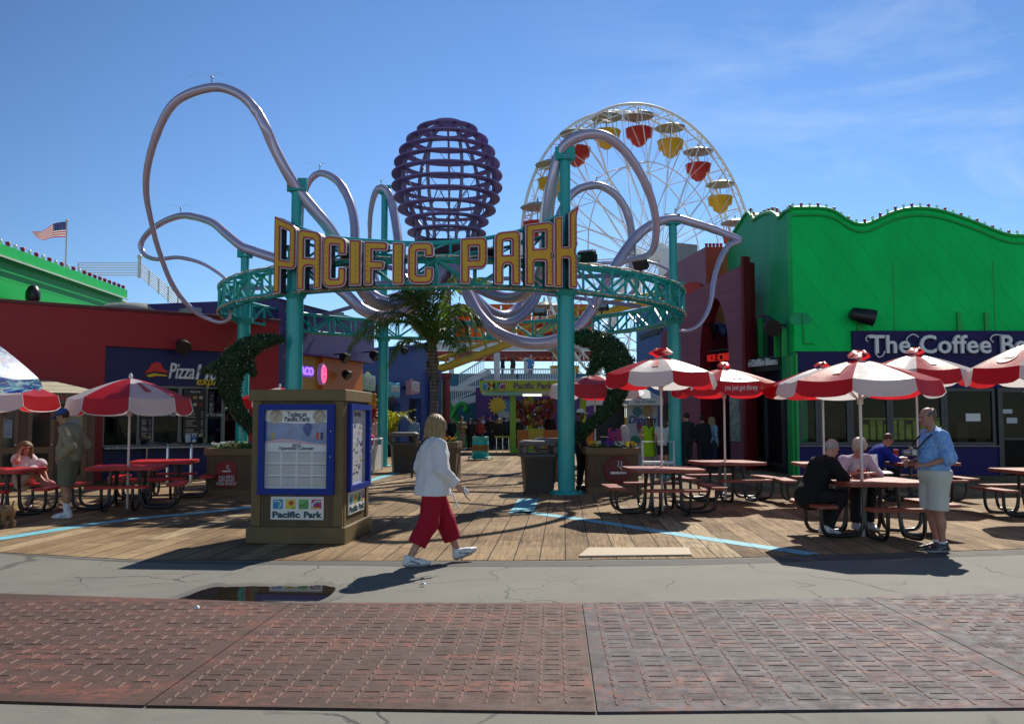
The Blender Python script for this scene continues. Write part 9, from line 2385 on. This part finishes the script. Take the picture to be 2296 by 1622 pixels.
# people further back -------------------------------------------------------------------------
HAIRS = {'black': hairm('black hair', (.012, .010, .009)), 'brown': hairm('brown hair', (.06, .035, .018)), 'blond': hairm('blond hair', (.36, .24, .10)), 'grey': hairm('grey hair', (.30, .29, .28)), 'auburn': hairm('auburn hair', (.12, .05, .02))}
def far(label, px, Y, h, yaw, topc, botc, hair='brown', hk='short', sleeve=1.0, leg_=.97, skin=0, arms='down', dress=None, z=0.0, grp='visitors further back', build=1.1, cap=None, hoodc=None, res=.02, py=None):
 b = PZ(px, Y, 0); ov = {}
 rnd = random.Random(int(px * 13 + Y)); s_ = h / 1.75
 J = std(h)
 if arms == 'fold':
  for k, sg in (('R', 1), ('L', -1)): J['el' + k] = V3(.25 * sg, .04, 1.13) * s_; J['wr' + k] = V3(.04 * sg, .22, 1.17) * s_
 if arms == 'phone':
  for k, sg in (('R', 1), ('L', -1)): J['el' + k] = V3(.23 * sg, .03, 1.14) * s_; J['wr' + k] = V3(.09 * sg, .28, 1.2) * s_
 if arms == 'point': J['elR'] = V3(.40, .10, 1.40) * s_; J['wrR'] = V3(.62, .15, 1.48) * s_
 if arms == 'pocket':
  for k, sg in (('R', 1), ('L', -1)): J['el' + k] = V3(.27 * sg, -.06, 1.15) * s_; J['wr' + k] = V3(.19 * sg, .06, .98) * s_
 if arms == 'hair': J['elR'] = V3(.33, .05, 1.45) * s_; J['wrR'] = V3(.16, .0, 1.58) * s_
 st = rnd.uniform(-.07, .07)
 for k, sg in (('R', 1), ('L', -1)): J['an' + k][1] += st * sg; J['toe' + k][1] += st * sg; J['kn' + k][1] += st * sg * .5; J['el' + k][1] += rnd.uniform(-.03, .03); J['sh' + k][2] += rnd.uniform(-.01, .01)
 J['head'][0] += rnd.uniform(-.015, .015)
 q = Person(label, (b.x, Y, .007 + z), yaw, J, SKIN[skin], grp, res=res, build=build, hyaw=rnd.uniform(-.5, .5), hpitch=rnd.uniform(0, .25), simple=True)
 tm = cloth('cloth %.2f %.2f %.2f' % topc, topc)
 if dress: q.top(tm, sleeve, .9 * s_, .016, .006, name='dress'); q.bottom(tm, .3, .02, .004, name='dress_skirt', skirt=dress)
 else: q.top(tm, sleeve, .88 * s_, .026, .008, armg=.026); q.bottom(cloth('cloth %.2f %.2f %.2f' % botc, botc), leg_, .018)
 q.shoes(S_BLK if sum(botc) < .6 else S_WHITE, None, .006)
 if cap: q.hair(HAIRS[hair], 'short'); q.hair(cloth('cap %.2f %.2f %.2f' % cap, cap), 'cap')
 elif hoodc: q.hair(cloth('hood cloth', hoodc), 'hood')
 else: q.hair(HAIRS[hair], hk)
 return q
DK, JN, KH = (.028, .028, .034), (.03, .045, .09), (.22, .18, .12)
far('person in pale grey shirt with folded arms left of the red pillar', 993, 48, 1.68, R(150), (.42, .45, .50), JN, 'brown', arms='fold')
far('blond woman in dark top just right of the red pillar', 1013, 49, 1.65, R(160), (.04, .05, .04), DK, 'blond', 'long')
far('stout man in khaki shirt and trousers standing before the queue', 1035, 46.5, 1.74, R(200), KH, (.26, .23, .18), 'black', arms='phone', build=1.35)
far('person in black coat right of the stout khaki man', 1055, 47, 1.64, R(175), DK, DK, 'brown', 'long')
far('person in light grey top behind the woman in red', 1066, 50, 1.62, R(20), (.40, .42, .46), JN, 'brown')
far('woman in brick red top and jeans above the teal drum', 1075, 47.5, 1.66, R(10), (.32, .05, .05), JN, 'auburn', 'long')
far('tall fair man in white shirt beside the woman in red', 1082, 49, 1.80, R(15), (.62, .64, .68), JN, 'blond')
far('tall man in dark cap and black jacket in the queue', 1098, 48, 1.82, R(170), DK, DK, 'black', cap=(.02, .02, .03), arms='pocket')
far('person in dark patterned jacket between the tall man and the blond woman', 1108, 51, 1.60, R(165), (.10, .08, .08), DK, 'brown')
far('blond woman in black jacket left of the lime post', 1118, 48, 1.65, R(5), DK, DK, 'blond', 'bob')
far('dark haired man in charcoal sweater beside the yellow bench', 1130, 49, 1.72, R(30), (.03, .03, .035), DK, 'black')
far('grey haired man in black jacket close behind the lime post', 1141, 50, 1.74, R(15), DK, DK, 'grey')
far('man in black sweater just right of the lime post', 1163, 48, 1.76, R(160), DK, DK, 'black')
far('person with pale hood further behind the lime post', 1157, 52, 1.78, R(180), (.35, .37, .40), DK, hoodc=(.5, .52, .55))
far('black haired stall worker behind the yellow counter', 1233, 44.2, 1.92, R(185), (.03, .02, .03), DK, 'black')
far('man in light blue shirt by the dark doors of the blue hall', 928, 41, 1.70, R(-20), (.16, .28, .48), DK, 'black')
far('adult in white shirt at the games counter, partly hidden by the teal column', 843, 34, 1.74, R(120), (.60, .58, .64), (.40, .40, .42), 'brown', arms='fold')
far('child in bright pink at the pale fence beside the kiosk', 828, 30.5, 1.25, R(60), (.55, .05, .22), (.50, .08, .26), 'brown', build=.9)
far('woman in lime green dress at the white dessert booth', 1455, 27.2, 1.66, R(5), (.30, .52, .02), (.4, .3, .2), 'auburn', 'long', sleeve=.0, dress=.42, leg_=.2, arms='fold')
far('woman in white top and black shorts beside the lime dress', 1487, 27.0, 1.62, R(-10), (.55, .55, .56), DK, 'brown', 'long', sleeve=.3, leg_=.4, arms='hair')
far('man in black before the yellow sweet stand', 1541, 27.2, 1.80, R(25), DK, DK, 'black', build=1.2)
far('dark clad person in the ice cream doorway', 1577, 28.2, 1.72, R(10), DK, DK, 'black')
far('blond woman in light blue shirt entering the pink arch', 1597, 28.6, 1.68, R(-60), (.30, .44, .62), JN, 'blond', 'bob')
far('child in grey striped hooded top behind the flower planter', 1401, 21.6, 1.42, R(95), (.42, .42, .46), DK, hoodc=(.62, .62, .64), skin=3, res=.015)
far('man in white cap and black shirt right of the column under K', 1301, 20.6, 1.84, R(-100), DK, (.02, .02, .025), 'black', cap=(.70, .70, .72), skin=3, res=.016, sleeve=.5)
for lb, px, tc_, bc, kw in (('person in dark green jacket on the upper walkway by the white post', 1127, (.02, .035, .035), DK, dict(hair='black', yaw=R(90))),
     ('woman in dark top standing mid way on the upper walkway', 1150, (.03, .04, .035), DK, dict(hair='brown', hk='long', yaw=R(60))),
     ('man in bright blue shirt pointing from the upper walkway', 1190, (.06, .22, .52), JN, dict(hair='grey', yaw=R(150), arms='point', sleeve=.4, build=1.25))):
 yaw = kw.pop('yaw'); far(lb, px, 61.0, 1.72, yaw, tc_, bc, z=4.25, grp='visitors on the upper walkway', **kw)
